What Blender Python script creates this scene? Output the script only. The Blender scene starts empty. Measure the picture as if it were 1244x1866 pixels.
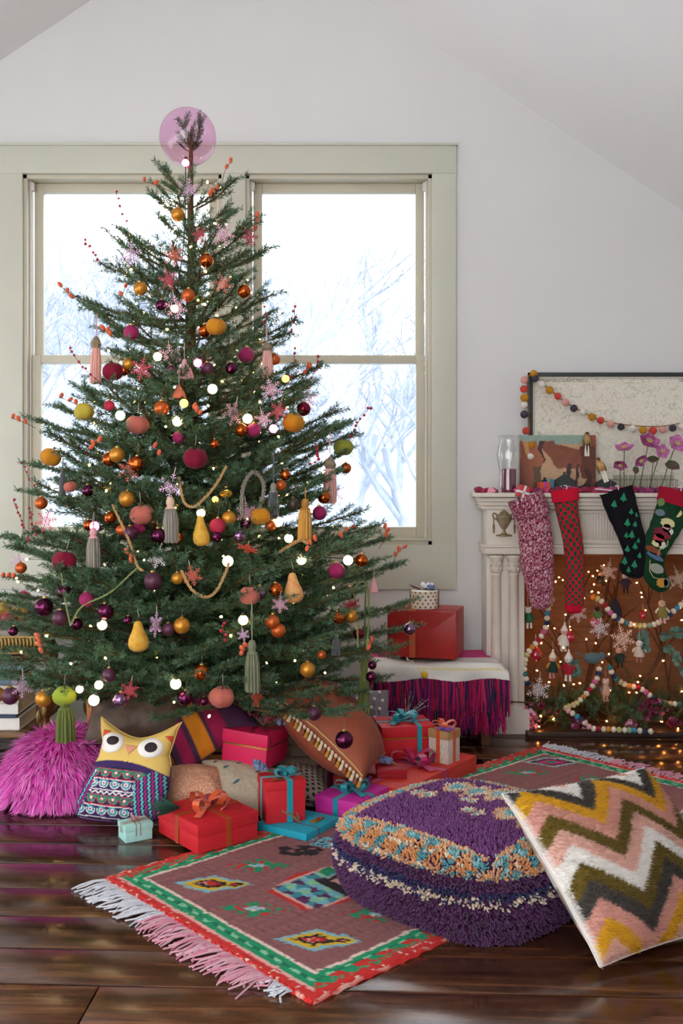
import bpy, bmesh, math, random
from mathutils import Vector, Matrix, Euler, noise
PI = math.pi
R_ = random.Random(7)
scene = bpy.context.scene
COL = scene.collection

# ------------------------------------------------------------------ camera
FPX, HY, CX, CAMH = 1814.0, 870.0, 622.0, 1.3      # focal length in px, horizon row, centre column, eye height
cam = bpy.data.cameras.new('camera')
cam_o = bpy.data.objects.new('camera', cam); COL.objects.link(cam_o)
cam.sensor_fit = 'VERTICAL'; cam.sensor_height = 36.0; cam.lens = 36.0*FPX/1866.0
cam.shift_y = -(933.0-HY)/1866.0
cam.clip_start = 0.05; cam.clip_end = 400
cam_o.location = (0, 0, CAMH); cam_o.rotation_euler = (PI/2, 0, 0)
scene.camera = cam_o
# ------------------------------------------------------------------ world: overcast winter sky
w = bpy.data.worlds.new('overcast_sky'); scene.world = w; w.use_nodes = True
nt = w.node_tree; nt.nodes.clear()
bg = nt.nodes.new('ShaderNodeBackground'); wo = nt.nodes.new('ShaderNodeOutputWorld')
bg.inputs[0].default_value = (0.95, 0.975, 1.0, 1); bg.inputs[1].default_value = 2.6
nt.links.new(bg.outputs[0], wo.inputs[0])
# ------------------------------------------------------------------ exposure
vs = scene.view_settings
vs.view_transform = 'Standard'; vs.look = 'None'; vs.gamma = 1.0; vs.use_curve_mapping = False
vs.exposure = 0.75
cy = scene.cycles
cy.max_bounces = 5; cy.diffuse_bounces = 3; cy.glossy_bounces = 2; cy.transmission_bounces = 2; cy.transparent_max_bounces = 8
cy.caustics_reflective = False; cy.caustics_refractive = False; cy.sample_clamp_indirect = 6.0; cy.use_adaptive_sampling = True; cy.adaptive_threshold = 0.07; cy.adaptive_min_samples = 12

# ------------------------------------------------------------------ helpers
def P(px, py, Y): return Vector(((px-CX)/FPX*Y, Y, CAMH-(py-HY)/FPX*Y))
def G(px, py, z=0.0): return P(px, py, FPX*(CAMH-z)/(py-HY))
def lin(c): return c/12.92 if c <= .04045 else ((c+.055)/1.055)**2.4
def hx(h):
    h = h.lstrip('#'); return tuple(lin(int(h[i:i+2], 16)/255) for i in (0, 2, 4))
def mix(a, b, t): return tuple(a[i]+(b[i]-a[i])*t for i in range(3))
def frame(x, z, o=(0, 0, 0)):
    """matrix whose X axis is x and Z axis is near z"""
    x = Vector(x).normalized(); z = Vector(z); y = z.cross(x)
    if y.length < 1e-6: y = Vector((0, 1, 0)).cross(x)
    y.normalize(); z = x.cross(y)
    m = Matrix((x, y, z)).transposed().to_4x4(); m.translation = Vector(o); return m
def nz(p, s=1.0): return noise.noise(Vector(p)*s)
def bez(pts, n):
    """Catmull-Rom through pts"""
    pts = [Vector(p) for p in pts]; q = [pts[0]*2-pts[1]]+pts+[pts[-1]*2-pts[-2]]; out = []
    k = len(pts)-1
    for i in range(n+1):
        t = i/n*k; j = min(int(t), k-1); t -= j
        a, b, c, d = q[j:j+4]
        out.append(.5*((2*b)+(c-a)*t+(2*a-5*b+4*c-d)*t*t+(3*b-a-3*c+d)*t**3))
    return out

class MB:
    def __init__(s): s.v = []; s.f = []; s.m = []; s.c = []; s.mi = 0; s.col = (1, 1, 1)
    def av(s, p, c=None): s.v.append(tuple(p)); s.c.append(c or s.col); return len(s.v)-1
    def fc(s, *i): s.f.append(i); s.m.append(s.mi)
    def box(s, c, d, M=None, bev=0.0):
        x, y, z = d[0]/2, d[1]/2, d[2]/2; c = Vector(c)
        if bev <= 0:
            P8 = [Vector((i*x, j*y, k*z))+c for k in (-1, 1) for j in (-1, 1) for i in (-1, 1)]
            if M: P8 = [M @ p for p in P8]
            b = [s.av(p) for p in P8]
            for q in ((0, 2, 3, 1), (4, 5, 7, 6), (0, 1, 5, 4), (2, 6, 7, 3), (0, 4, 6, 2), (1, 3, 7, 5)): s.fc(*[b[k] for k in q])
            return
        bm = bmesh.new(); bmesh.ops.create_cube(bm, size=1.0)
        bmesh.ops.scale(bm, vec=Vector(d), verts=bm.verts)
        bmesh.ops.bevel(bm, geom=bm.edges[:], offset=min(bev, min(d)*.45), segments=2, profile=.6, affect='EDGES')
        bm.verts.index_update(); o = len(s.v)
        for v in bm.verts:
            p = v.co+c; s.av(M @ p if M else p)
        for f in bm.faces: s.fc(*[o+v.index for v in f.verts])
        bm.free()
    def rings(s, rs, closed=True, cap0=True, cap1=True):
        n = len(rs[0])
        for a, b in zip(rs, rs[1:]):
            for i in range(n if closed else n-1):
                j = (i+1) % n; s.fc(a[i], a[j], b[j], b[i])
        if cap0 and closed: s.fc(*reversed(rs[0]))
        if cap1 and closed: s.fc(*rs[-1])
    def tube(s, pts, r, n=6, cap=True, sq=None, up=(0, 0, 1)):
        pts = [Vector(p) for p in pts]; k = len(pts); rs = []; u = None
        for i, p in enumerate(pts):
            t = (pts[min(i+1, k-1)]-pts[max(i-1, 0)])
            if t.length < 1e-9: t = Vector((0, 0, 1))
            t.normalize()
            if u is None:
                u = Vector(up).cross(t)
                if u.length < 1e-3: u = Vector((1, 0, 0)).cross(t)
            u = (u-t*u.dot(t)); u.normalize(); w_ = t.cross(u)
            rr = r[i] if hasattr(r, '__len__') else r
            q = sq if sq else 1.0
            rs.append([s.av(p+(u*math.cos(2*PI*j/n)+w_*math.sin(2*PI*j/n)*q)*rr) for j in range(n)])
        s.rings(rs, True, cap, cap)
    def lathe(s, prof, n=16, M=None, fn=None, cap=True):
        M = M or Matrix(); rs = []
        for r, z in prof:
            ring = []
            for j in range(n):
                a = 2*PI*j/n; rr = r*(fn(a, z) if fn else 1)
                ring.append(s.av(M @ Vector((rr*math.cos(a), rr*math.sin(a), z))))
            rs.append(ring)
        s.rings(rs, True, cap, cap)
    def sphere(s, c, r, nu=16, nv=10, sc=(1, 1, 1), M=None, fn=None):
        c = Vector(c); prof = []
        rs = []
        for i in range(nv+1):
            th = PI*i/nv; th = min(max(th, .02), PI-.02)
            ring = []
            for j in range(nu):
                a = 2*PI*j/nu
                d = Vector((math.sin(th)*math.cos(a), math.sin(th)*math.sin(a), -math.cos(th)))
                k = fn(d) if fn else 1.0
                p = Vector((d.x*sc[0], d.y*sc[1], d.z*sc[2]))*r*k
                if M: p = M @ p
                ring.append(s.av(p+c))
            rs.append(ring)
        s.rings(rs)
    def prism(s, poly, t, M=None, y0=None):
        """polygon in local XZ, thickness t along Y (front at -t/2)"""
        M = M or Matrix(); y0 = -t/2 if y0 is None else y0
        a = [s.av(M @ Vector((x, y0, z))) for x, z in poly]; b = [s.av(M @ Vector((x, y0+t, z))) for x, z in poly]
        n = len(poly)
        area = sum(poly[i][0]*poly[(i+1) % n][1]-poly[(i+1) % n][0]*poly[i][1] for i in range(n))
        if area < 0: a.reverse(); b.reverse()
        s.fc(*a); s.fc(*reversed(b))
        for i in range(n):
            j = (i+1) % n; s.fc(a[j], a[i], b[i], b[j])
    def bar(s, a, b, wd, t, nrm=(0, 1, 0)):
        a = Vector(a); b = Vector(b); d = b-a
        s.box((d.length/2, 0, 0), (d.length, t, wd), frame(d, Vector(nrm).cross(d) if Vector(nrm).cross(d).length > 1e-6 else (0, 0, 1), a))
    def strip(s, pts, wdir, wd, th=.0012):
        """ribbon: swept along pts, width along wdir (vector or list)"""
        pts = [Vector(p) for p in pts]; k = len(pts); rs = []
        for i, p in enumerate(pts):
            t = (pts[min(i+1, k-1)]-pts[max(i-1, 0)]).normalized()
            w_ = Vector(wdir[i] if isinstance(wdir, list) else wdir); w_ = w_-t*w_.dot(t)
            if w_.length < 1e-6: w_ = Vector((0, 0, 1)).cross(t)
            w_.normalize(); n_ = t.cross(w_)
            ww = wd[i] if hasattr(wd, '__len__') else wd
            rs.append([s.av(p+w_*ww/2*a+n_*th/2*b) for a, b in ((-1, -1), (1, -1), (1, 1), (-1, 1))])
        s.rings(rs)
    def grid(s, fn, nu, nv, closeu=False):
        """fn(u,v)->(pos,color)"""
        ids = []
        for j in range(nv+1):
            row = []
            for i in range(nu if closeu else nu+1):
                r = fn(i/nu, j/nv)
                row.append(s.av(r[0], r[1]))
            ids.append(row)
        for j in range(nv):
            for i in range(nu):
                i2 = (i+1) % nu if closeu else i+1
                s.fc(ids[j][i], ids[j][i2], ids[j+1][i2], ids[j+1][i])
        return ids
    def mesh(s, name, mats, smooth=True, origin=None, flat_angle=None):
        me = bpy.data.meshes.new(name)
        vv = s.v
        if origin is not None:
            o = Vector(origin); vv = [(p[0]-o.x, p[1]-o.y, p[2]-o.z) for p in vv]
        me.from_pydata(vv, [], s.f)
        mats = mats if isinstance(mats, (list, tuple)) else [mats]
        for m in mats: me.materials.append(m)
        if len(mats) > 1: me.polygons.foreach_set('material_index', s.m)
        at = me.attributes.new('Col', 'FLOAT_COLOR', 'POINT')
        flat = []
        for c in s.c: flat.extend((c[0], c[1], c[2], 1.0))
        at.data.foreach_set('color', flat)
        me.polygons.foreach_set('use_smooth', [bool(smooth)]*len(me.polygons))
        if smooth and flat_angle is not None:
            me.update()
            try: me.set_sharp_from_angle(angle=flat_angle)
            except Exception: pass
        me.update(); return me

def link(name, data, parent=None, loc=(0, 0, 0), rot=None, scale=None):
    o = bpy.data.objects.new(name, data); COL.objects.link(o)
    if parent: o.parent = parent
    o.location = loc
    if rot is not None: o.rotation_euler = rot
    if scale is not None: o.scale = scale if hasattr(scale, '__len__') else (scale,)*3
    return o
def tag(o, label=None, cat=None, group=None, kind=None):
    if label: o['label'] = label
    if cat: o['category'] = cat
    if group: o['group'] = group
    if kind: o['kind'] = kind
    return o
def thing(name, label, cat, loc=(0, 0, 0), rot=(0, 0, 0), group=None, scale=None):
    return tag(link(name, None, None, loc, rot, scale), label, cat, group)
def part(mb, name, mats, parent, smooth=True, ang=.7):
    """mesh in the parent's local coordinates"""
    return link(name, mb.mesh(name, mats, smooth, None, ang), parent)
def wpart(mb, name, mats, parent, smooth=True, ang=.7):
    """mesh given in world coordinates, parent an unrotated root"""
    o = link(name, mb.mesh(name, mats, smooth, parent.location, ang), parent); return o
def single(mb, name, mats, origin, label=None, cat=None, group=None, kind=None, smooth=True, ang=.7):
    o = link(name, mb.mesh(name, mats, smooth, origin, ang), None, origin)
    return tag(o, label, cat, group, kind)

# ------------------------------------------------------------------ materials
_mc = {}
def M(name, col=(.8, .8, .8), rough=.5, metal=0.0, spec=.5, var=0.0, vs=30.0, bump=0.0, bs=200.0, coat=0.0, sheen=0.0,
      vcol=False, emit=None, es=1.0, stretch=None, var2=None, trans=0.0, sss=0.0):
    if name in _mc: return _mc[name]
    m = bpy.data.materials.new(name); m.use_nodes = True; nt = m.node_tree; N = nt.nodes; L = nt.links
    b = N['Principled BSDF']
    if isinstance(col, str): col = hx(col)
    b.inputs['Roughness'].default_value = rough; b.inputs['Metallic'].default_value = metal
    b.inputs['Specular IOR Level'].default_value = spec
    b.inputs['Coat Weight'].default_value = coat; b.inputs['Coat Roughness'].default_value = .08
    b.inputs['Sheen Weight'].default_value = sheen; b.inputs['Sheen Roughness'].default_value = .4
    b.inputs['Transmission Weight'].default_value = trans
    src = None
    if vcol:
        a = N.new('ShaderNodeAttribute'); a.attribute_name = 'Col'; src = a.outputs['Color']
    tc = N.new('ShaderNodeTexCoord'); vec = tc.outputs['Object']
    if stretch:
        mp = N.new('ShaderNodeMapping'); mp.inputs['Scale'].default_value = stretch; L.new(vec, mp.inputs[0]); vec = mp.outputs[0]
    if var > 0 or var2 is not None:
        n = N.new('ShaderNodeTexNoise'); n.inputs['Scale'].default_value = vs; n.inputs['Detail'].default_value = 5; L.new(vec, n.inputs['Vector'])
        if var2 is not None:
            if isinstance(var2, str): var2 = hx(var2)
            cr = N.new('ShaderNodeValToRGB'); cr.color_ramp.elements[0].position = .38; cr.color_ramp.elements[1].position = .62
            cr.color_ramp.elements[0].color = (*col, 1); cr.color_ramp.elements[1].color = (*var2, 1)
            L.new(n.outputs['Fac'], cr.inputs[0]); src = cr.outputs[0]
        if var > 0:
            mr = N.new('ShaderNodeMapRange'); mr.inputs['From Min'].default_value = .3; mr.inputs['From Max'].default_value = .7
            mr.inputs['To Min'].default_value = 1-var; mr.inputs['To Max'].default_value = 1+var; L.new(n.outputs['Fac'], mr.inputs['Value'])
            mx = N.new('ShaderNodeMix'); mx.data_type = 'RGBA'; mx.blend_type = 'MULTIPLY'; mx.inputs['Factor'].default_value = 1
            if src: L.new(src, mx.inputs[6])
            else: mx.inputs[6].default_value = (*col, 1)
            L.new(mr.outputs[0], mx.inputs[7]); src = mx.outputs[2]
    if src: L.new(src, b.inputs['Base Color'])
    else: b.inputs['Base Color'].default_value = (*col, 1)
    if bump > 0:
        n2 = N.new('ShaderNodeTexNoise'); n2.inputs['Scale'].default_value = bs; n2.inputs['Detail'].default_value = 3; L.new(vec, n2.inputs['Vector'])
        bp = N.new('ShaderNodeBump'); bp.inputs['Strength'].default_value = bump; bp.inputs['Distance'].default_value = .004
        L.new(n2.outputs['Fac'], bp.inputs['Height']); L.new(bp.outputs[0], b.inputs['Normal'])
    if emit is not None:
        e = hx(emit) if isinstance(emit, str) else emit
        b.inputs['Emission Color'].default_value = (*e, 1); b.inputs['Emission Strength'].default_value = es
    _mc[name] = m; return m

def thin_glass(name, tint, gloss=.06, rough=.02):
    if name in _mc: return _mc[name]
    m = bpy.data.materials.new(name); m.use_nodes = True; nt = m.node_tree; N = nt.nodes; L = nt.links
    N.clear(); out = N.new('ShaderNodeOutputMaterial'); t = N.new('ShaderNodeBsdfTransparent'); t.inputs[0].default_value = (*tint, 1)
    g = N.new('ShaderNodeBsdfGlossy'); g.inputs['Roughness'].default_value = rough
    lw = N.new('ShaderNodeLayerWeight'); lw.inputs[0].default_value = .5
    pw = N.new('ShaderNodeMath'); pw.operation = 'POWER'; pw.inputs[1].default_value = 4.0; L.new(lw.outputs['Facing'], pw.inputs[0])
    ad = N.new('ShaderNodeMath'); ad.operation = 'MULTIPLY_ADD'; ad.inputs[1].default_value = .35; ad.inputs[2].default_value = gloss; ad.use_clamp = True
    L.new(pw.outputs[0], ad.inputs[0])
    mx = N.new('ShaderNodeMixShader'); L.new(ad.outputs[0], mx.inputs[0]); L.new(t.outputs[0], mx.inputs[1]); L.new(g.outputs[0], mx.inputs[2])
    L.new(mx.outputs[0], out.inputs[0]); _mc[name] = m; return m

VC = M('dyed_wool', vcol=True, rough=.95, spec=.15, var=.10, vs=260, bump=.5, bs=420, sheen=.04)
VCF = M('dyed_fur', vcol=True, rough=.9, spec=.15, sheen=.05)
VCS = M('dyed_cotton', vcol=True, rough=.85, spec=.2, var=.05, vs=300, bump=.25, bs=700)
# ================================================================== ROOM
WY = 5.30                                   # front face of the end wall
def WX(px, Y=WY): return (px-CX)/FPX*Y
def WZ(py, Y=WY): return CAMH-(py-HY)/FPX*Y
RIDX, RIDZ, SLOPE = -0.60, 4.33, 0.667
XL, XR, YF = -4.1, 2.9, -1.0               # side walls, open end of the room behind the camera
ZK = RIDZ-SLOPE*(XR-RIDX)
m_wall = M('wall_paint', '#e0dedd', rough=.75, spec=.3, var=.012, vs=2.5, bump=.06, bs=60)
m_ceil = M('ceiling_paint', '#f8f7f7', rough=.8, spec=.3, var=.01, vs=2)
m_trim = M('sage_trim_paint', '#cbcabb', rough=.45, spec=.4, var=.02, vs=6)
m_sash = M('sash_paint', '#c9c2ae', rough=.42, spec=.4, var=.02, vs=8)
m_track = M('ivory_track', '#ddd5cc', rough=.4)
m_glass = thin_glass('window_glass', (.97, .985, 1.0), .05)

# window openings (casing plane), firebox opening
OP = [(WX(42), WX(405)), (WX(447), WX(787))]
OZ0, OZ1 = WZ(993), WZ(318)
FBX0, FBX1, FBZ = WX(953, 5.2), WX(1298, 5.2), WZ(1015, 5.2)
wl = MB()
def wq(x0, x1, z0, z1): wl.box(((x0+x1)/2, WY+.09, (z0+z1)/2), (x1-x0, .18, z1-z0))
wq(XL, OP[0][0], 0, ZK); wq(OP[0][1], OP[1][0], 0, ZK); wq(OP[1][1], FBX0, 0, ZK); wq(FBX1, XR, 0, ZK); wq(FBX0, FBX1, FBZ, ZK)
for a, b in OP: wq(a, b, 0, OZ0)
# gable above the knee line with the window heads cut out of it
def gz(x): return RIDZ-SLOPE*abs(x-RIDX)
xs = sorted([XL, OP[0][0], OP[0][1], RIDX, OP[1][0], OP[1][1], XR])
for a, b in zip(xs, xs[1:]):
    inop = any(a >= o[0]-1e-6 and b <= o[1]+1e-6 for o in OP)
    z0 = OZ1 if inop else ZK
    wl.prism([(a, z0), (b, z0), (b, max(gz(b), z0+.001)), (a, max(gz(a), z0+.001))], .18, Matrix.Translation((0, WY+.09, 0)))
tag(single(wl, 'wall_back', m_wall, (0, WY, 0), smooth=False), 'white painted gable end wall with the double window', kind='structure')
for nm, x, s in (('wall_left', XL, -1), ('wall_right', XR, 1)):
    b = MB()
    if s > 0: b.box((x+s*.06, (YF+WY)/2, ZK/2), (.12, WY-YF, ZK))
    else:                                   # wide window openings in the left wall, out of frame
        b.box((x+s*.06, (YF+WY)/2, .2), (.12, WY-YF, .4)); b.box((x+s*.06, (YF+WY)/2, ZK-.04), (.12, WY-YF, .08))
        for y0 in (YF, -.1, 2.2, 4.5): b.box((x+s*.06, y0+.1 if y0 < 4 else (y0+WY)/2, ZK/2), (.12, .2 if y0 < 4 else WY-y0, ZK))
    single(b, nm, m_wall, (x, 0, 0), 'low white knee wall under the sloping ceiling', kind='structure', smooth=False)['label'] = 'low white side wall under the %s ceiling slope' % nm.split('_')[1]
for nm, x in (('ceiling_left', XL-.12), ('ceiling_right', XR+.12)):
    b = MB(); z = gz(x); L = [(x, YF, z), (RIDX, YF, RIDZ), (RIDX, WY+.18, RIDZ), (x, WY+.18, z)]
    i = [b.av(p) for p in L]; j = [b.av((p[0], p[1], p[2]+.12)) for p in L]
    b.fc(*i); b.fc(*reversed(j))
    for k in range(4): b.fc(i[k], j[k], j[(k+1) % 4], i[(k+1) % 4])
    single(b, nm, m_ceil, (RIDX, 0, RIDZ), 'white sloping ceiling plane on the %s' % nm.split('_')[1], kind='structure', smooth=False)
# unseen wall added behind the camera to block fill light, left side open
b = MB(); b.prism([(.2, 0), (XR, 0), (XR, gz(XR)), (.2, gz(.2))], .12, Matrix.Translation((0, YF-.06, 0)))
single(b, 'wall_front_blocker', m_wall, (XR, YF, 0), 'unseen white wall added behind the viewer to block light beside the wide opening', kind='structure', smooth=False)
# ---------------------------------------------------------------- floor: dark boards, each its own piece
m_plank = bpy.data.materials.new('dark_varnished_board'); m_plank.use_nodes = True
def plank_nodes(m):
    nt = m.node_tree; N = nt.nodes; L = nt.links; b = N['Principled BSDF']
    tc = N.new('ShaderNodeTexCoord'); oi = N.new('ShaderNodeObjectInfo')
    ad = N.new('ShaderNodeVectorMath'); ad.operation = 'ADD'; L.new(tc.outputs['Object'], ad.inputs[0])
    sc = N.new('ShaderNodeVectorMath'); sc.operation = 'SCALE'; sc.inputs['Scale'].default_value = 37.0
    cb = N.new('ShaderNodeCombineXYZ'); L.new(oi.outputs['Random'], cb.inputs[0]); L.new(oi.outputs['Random'], cb.inputs[1]); L.new(cb.outputs[0], sc.inputs[0]); L.new(sc.outputs[0], ad.inputs[1])
    mp = N.new('ShaderNodeMapping'); mp.inputs['Scale'].default_value = (2.2, 30, 30); L.new(ad.outputs[0], mp.inputs[0])
    n = N.new('ShaderNodeTexNoise'); n.inputs['Scale'].default_value = 1.0; n.inputs['Detail'].default_value = 8; n.inputs['Distortion'].default_value = .6; L.new(mp.outputs[0], n.inputs['Vector'])
    cr = N.new('ShaderNodeValToRGB'); e = cr.color_ramp.elements
    e[0].position = .30; e[0].color = (*hx('#301a11'), 1); e[1].position = .75; e[1].color = (*hx('#754a30'), 1)
    x = e.new(.5); x.color = (*hx('#4b2d1d'), 1); L.new(n.outputs['Fac'], cr.inputs[0])
    n2 = N.new('ShaderNodeTexNoise'); n2.inputs['Scale'].default_value = 2.6; n2.inputs['Detail'].default_value = 6; L.new(ad.outputs[0], n2.inputs['Vector'])
    mr = N.new('ShaderNodeMapRange'); mr.inputs[1].default_value = .35; mr.inputs[2].default_value = .7; mr.inputs[3].default_value = .7; mr.inputs[4].default_value = 1.3; L.new(n2.outputs['Fac'], mr.inputs[0])
    mr2 = N.new('ShaderNodeMapRange'); mr2.inputs[3].default_value = .75; mr2.inputs[4].default_value = 1.3; L.new(oi.outputs['Random'], mr2.inputs[0])
    mu = N.new('ShaderNodeMath'); mu.operation = 'MULTIPLY'; L.new(mr.outputs[0], mu.inputs[0]); L.new(mr2.outputs[0], mu.inputs[1])
    mx = N.new('ShaderNodeMix'); mx.data_type = 'RGBA'; mx.blend_type = 'MULTIPLY'; mx.inputs['Factor'].default_value = 1
    L.new(cr.outputs[0], mx.inputs[6]); L.new(mu.outputs[0], mx.inputs[7]); L.new(mx.outputs[2], b.inputs['Base Color'])
    rr = N.new('ShaderNodeMapRange'); rr.inputs[1].default_value = .3; rr.inputs[2].default_value = .75; rr.inputs[3].default_value = .15; rr.inputs[4].default_value = .27; L.new(n2.outputs['Fac'], rr.inputs[0]); L.new(rr.outputs[0], b.inputs['Roughness'])
    b.inputs['Specular IOR Level'].default_value = .6; b.inputs['Coat Weight'].default_value = .25; b.inputs['Coat Roughness'].default_value = .16
    n3 = N.new('ShaderNodeTexNoise'); n3.inputs['Scale'].default_value = 7; n3.inputs['Detail'].default_value = 4; mp3 = N.new('ShaderNodeMapping'); mp3.inputs['Scale'].default_value = (.6, 3, 1); L.new(ad.outputs[0], mp3.inputs[0]); L.new(mp3.outputs[0], n3.inputs['Vector'])
    bp = N.new('ShaderNodeBump'); bp.inputs['Strength'].default_value = .025; bp.inputs['Distance'].default_value = .01; L.new(n3.outputs['Fac'], bp.inputs['Height']); L.new(bp.outputs[0], b.inputs['Normal'])
plank_nodes(m_plank)
b = MB(); b.box(((XL+XR)/2, (YF+6)/2, -.08), (XR-XL+.3, 6-YF, .08))
floor = single(b, 'floor', M('floor_gap', '#0b0605', rough=.9), (0, 0, 0), 'dark brown varnished wide board floor', kind='structure', smooth=False)
FROT = -math.radians(2.4); FM = Matrix.Rotation(FROT, 3, 'Z')
PW = .192; rr = random.Random(3); _pl = {}
y = -2.3; row = 0
while y < 5.75:
    wd = PW+rr.uniform(-.008, .008); x = XL-.1-rr.uniform(0, 1.2)
    while x < XR:
        ln = rr.choice((2.6, 3.2, 3.8, 4.4)); key = (round(wd, 2), ln)
        if key not in _pl:
            q = MB(); q.box((0, 0, -.02), (ln-.004, key[0]-.006, .04), None, .003); _pl[key] = q.mesh('plank', m_plank, True, None, .5)
        cx, cy = x+ln/2, y+key[0]/2
        if cx-ln/2 < XR and cx+ln/2 > XL:
            v = FM @ Vector((cx, cy, 0)); o = link('plank', _pl[key], floor, (v.x, v.y, rr.uniform(-.0012, 0)), (0, 0, FROT))
        x += ln
    y += key[0]; row += 1
# ---------------------------------------------------------------- window woodwork
CY = WY-.022
def casing(name, x0, x1, z0, z1, th=.022, par=None, mat=None):
    q = MB(); q.box(((x0+x1)/2, WY-th/2, (z0+z1)/2), (x1-x0, th, z1-z0), None, .002)
    return q
trim = link('trim_1', None, None, (0, WY, 0)); tag(trim, 'broad pale sage casing boards around the double window', kind='structure')
CX0 = WX(-8); CX1 = WX(830); ZT = WZ(268); ZB = WZ(1073)
for (x0, x1, z0, z1, th) in ((CX0, CX1, WZ(318), ZT, .026), (CX0, OP[0][0]+.002, ZB+.0, WZ(318)+.01, .022), (OP[1][1]-.002, CX1, WZ(993)-.01, WZ(318)+.01, .022),
                             (OP[0][1]-.002, OP[1][0]+.002, WZ(993)-.01, WZ(318)+.01, .022), (OP[0][0]-.004, CX1, ZB, WZ(993)+.002, .025)):
    wpart(casing('board', x0, x1, z0, z1, th), 'casing_board', m_trim, trim)
q = MB(); q.box(((CX0+CX1)/2, WY-.02, ZT+.006), (CX1-CX0+.01, .034, .014), None, .003); wpart(q, 'cap_moulding', m_trim, trim)
for wi, (a, b_) in enumerate(OP):
    root = link('window_%d' % (wi+1), None, None, ((a+b_)/2, WY, OZ0)); tag(root, ('left', 'right')[wi]+' double hung sash window with pale painted frame and snowy view', kind='structure')
    fr = MB(); d = .17; t = .022
    for x0, x1, z0, z1 in ((a, a+t, OZ0, OZ1), (b_-t, b_, OZ0, OZ1), (a, b_, OZ1-t, OZ1), (a, b_, OZ0, OZ0+t)):
        fr.box(((x0+x1)/2, WY+d/2, (z0+z1)/2), (x1-x0, d, z1-z0), None, .002)
    wpart(fr, 'jamb', m_sash, root)
    st = MB(); st.box(((a+b_)/2, WY+.028, OZ0+t+.006), (b_-a, .075, .014), None, .004); wpart(st, 'stool', m_sash, root)
    zm0, zm1 = WZ(663, 5.37), WZ(648, 5.37)
    for nm, y0, z0, z1, rb, rt in (('upper_sash', WY+.105, zm0+.002, OZ1-t, zm1-zm0, .052), ('lower_sash', WY+.062, OZ0+t, zm1, .072, zm1-zm0)):
        sx0, sx1 = a+t+.012, b_-t-.012; sw = .048
        s_ = MB()
        for x0, x1, q0, q1 in ((sx0, sx0+sw, z0, z1), (sx1-sw, sx1, z0, z1), (sx0+sw, sx1-sw, z0, z0+rb), (sx0+sw, sx1-sw, z1-rt, z1)):
            s_.box(((x0+x1)/2, y0, (q0+q1)/2), (x1-x0, .036, q1-q0), None, .004)
        so = wpart(s_, nm, m_sash, root)
        g = MB(); g.box(((sx0+sx1)/2, y0+.004, (z0+z1)/2), (sx1-sx0-.05, .004, z1-z0-.05)); link('pane', g.mesh('pane', m_glass, False, root.location), so)
    tr = MB()
    for x0 in (a+t+.006, b_-t-.006): tr.box((x0, WY+.045, (OZ0+OZ1)/2), (.010, .02, OZ1-OZ0-2*t), None, .002)
    wpart(tr, 'sash_track', m_track, root)
    gd = MB()
    for x0 in (a+t+.014, b_-t-.014): gd.box((x0, WY+.05, OZ1-t-.03), (.02, .03, .045), None, .004)
    wpart(gd, 'sash_guide', m_track, root)
bb = MB(); bb.box(((OP[1][1]+XL)/2+.05, WY-.009, .07), (OP[1][1]-XL+.28, .018, .14), None, .004)
single(bb, 'baseboard_back', m_trim, (0, WY, 0), 'pale baseboard along the foot of the window wall', kind='structure')
# ---------------------------------------------------------------- outdoors: snowy slope and bare frosted trees
m_snow = M('snow', '#8e98a8', rough=.9, var2='#b9c0cb', vs=.9)
q = MB()
def hill(x, y): return -2.6+max(0, y-12)*.16+1.2*nz((x*.05, y*.05, 0))
q.grid(lambda u, v: ((-45+90*u, 6.5+80*v*v+2*v, hill(-45+90*u, 6.5+80*v*v+2*v)), None), 40, 40)
single(q, 'ground_snow', m_snow, (0, 6.5, 0), 'snow covered slope outside the window', kind='structure')
m_frost = M('frosted_bark', '#a3acba', rough=.9, var=.15, vs=4)
def bare_tree(seed, h):
    r = random.Random(seed); mb = MB()
    def grow(p, d, L, rad, k):
        n = 3; pts = [p]
        for i in range(n):
            d = (d+Vector((r.uniform(-.18, .18), r.uniform(-.18, .18), r.uniform(-.03, .14)))).normalized(); pts.append(pts[-1]+d*L/n)
        mb.tube(pts, [rad*(1-.4*i/n) for i in range(n+1)], 4, False)
        if k == 0: return
        for i in range(4 if k > 1 else 5):
            t = r.uniform(.35, 1); j = min(int(t*n), n-1); q0 = pts[j].lerp(pts[j+1], t*n-j)
            a = r.uniform(0, 2*PI); d2 = (d*.75+Vector((math.cos(a), math.sin(a), r.uniform(0, .5)))*.75).normalized(); grow(q0, d2, L*r.uniform(.5, .68), rad*.5, k-1)
    grow(Vector((0, 0, -.3)), Vector((0, 0, 1)), h*.55, h*.018, 4)
    return mb.mesh('bare_tree', m_frost, True)
bt = [bare_tree(s, 7.5) for s in (1, 2, 3)]
r = random.Random(11)
for i in range(26):
    yy = 14+i*1.15+r.uniform(-.4, .4); xx = (-.44+.62*((i*.618) % 1))*yy
    o = link('bare_tree', bt[i % 3], None, (xx, yy, hill(xx, yy)), (0, 0, r.uniform(0, 6)), r.uniform(.8, 1.3))
    tag(o, 'pale leafless tree standing on the snowy slope outside', 'tree', 'bare trees on the snowy slope')
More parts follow.
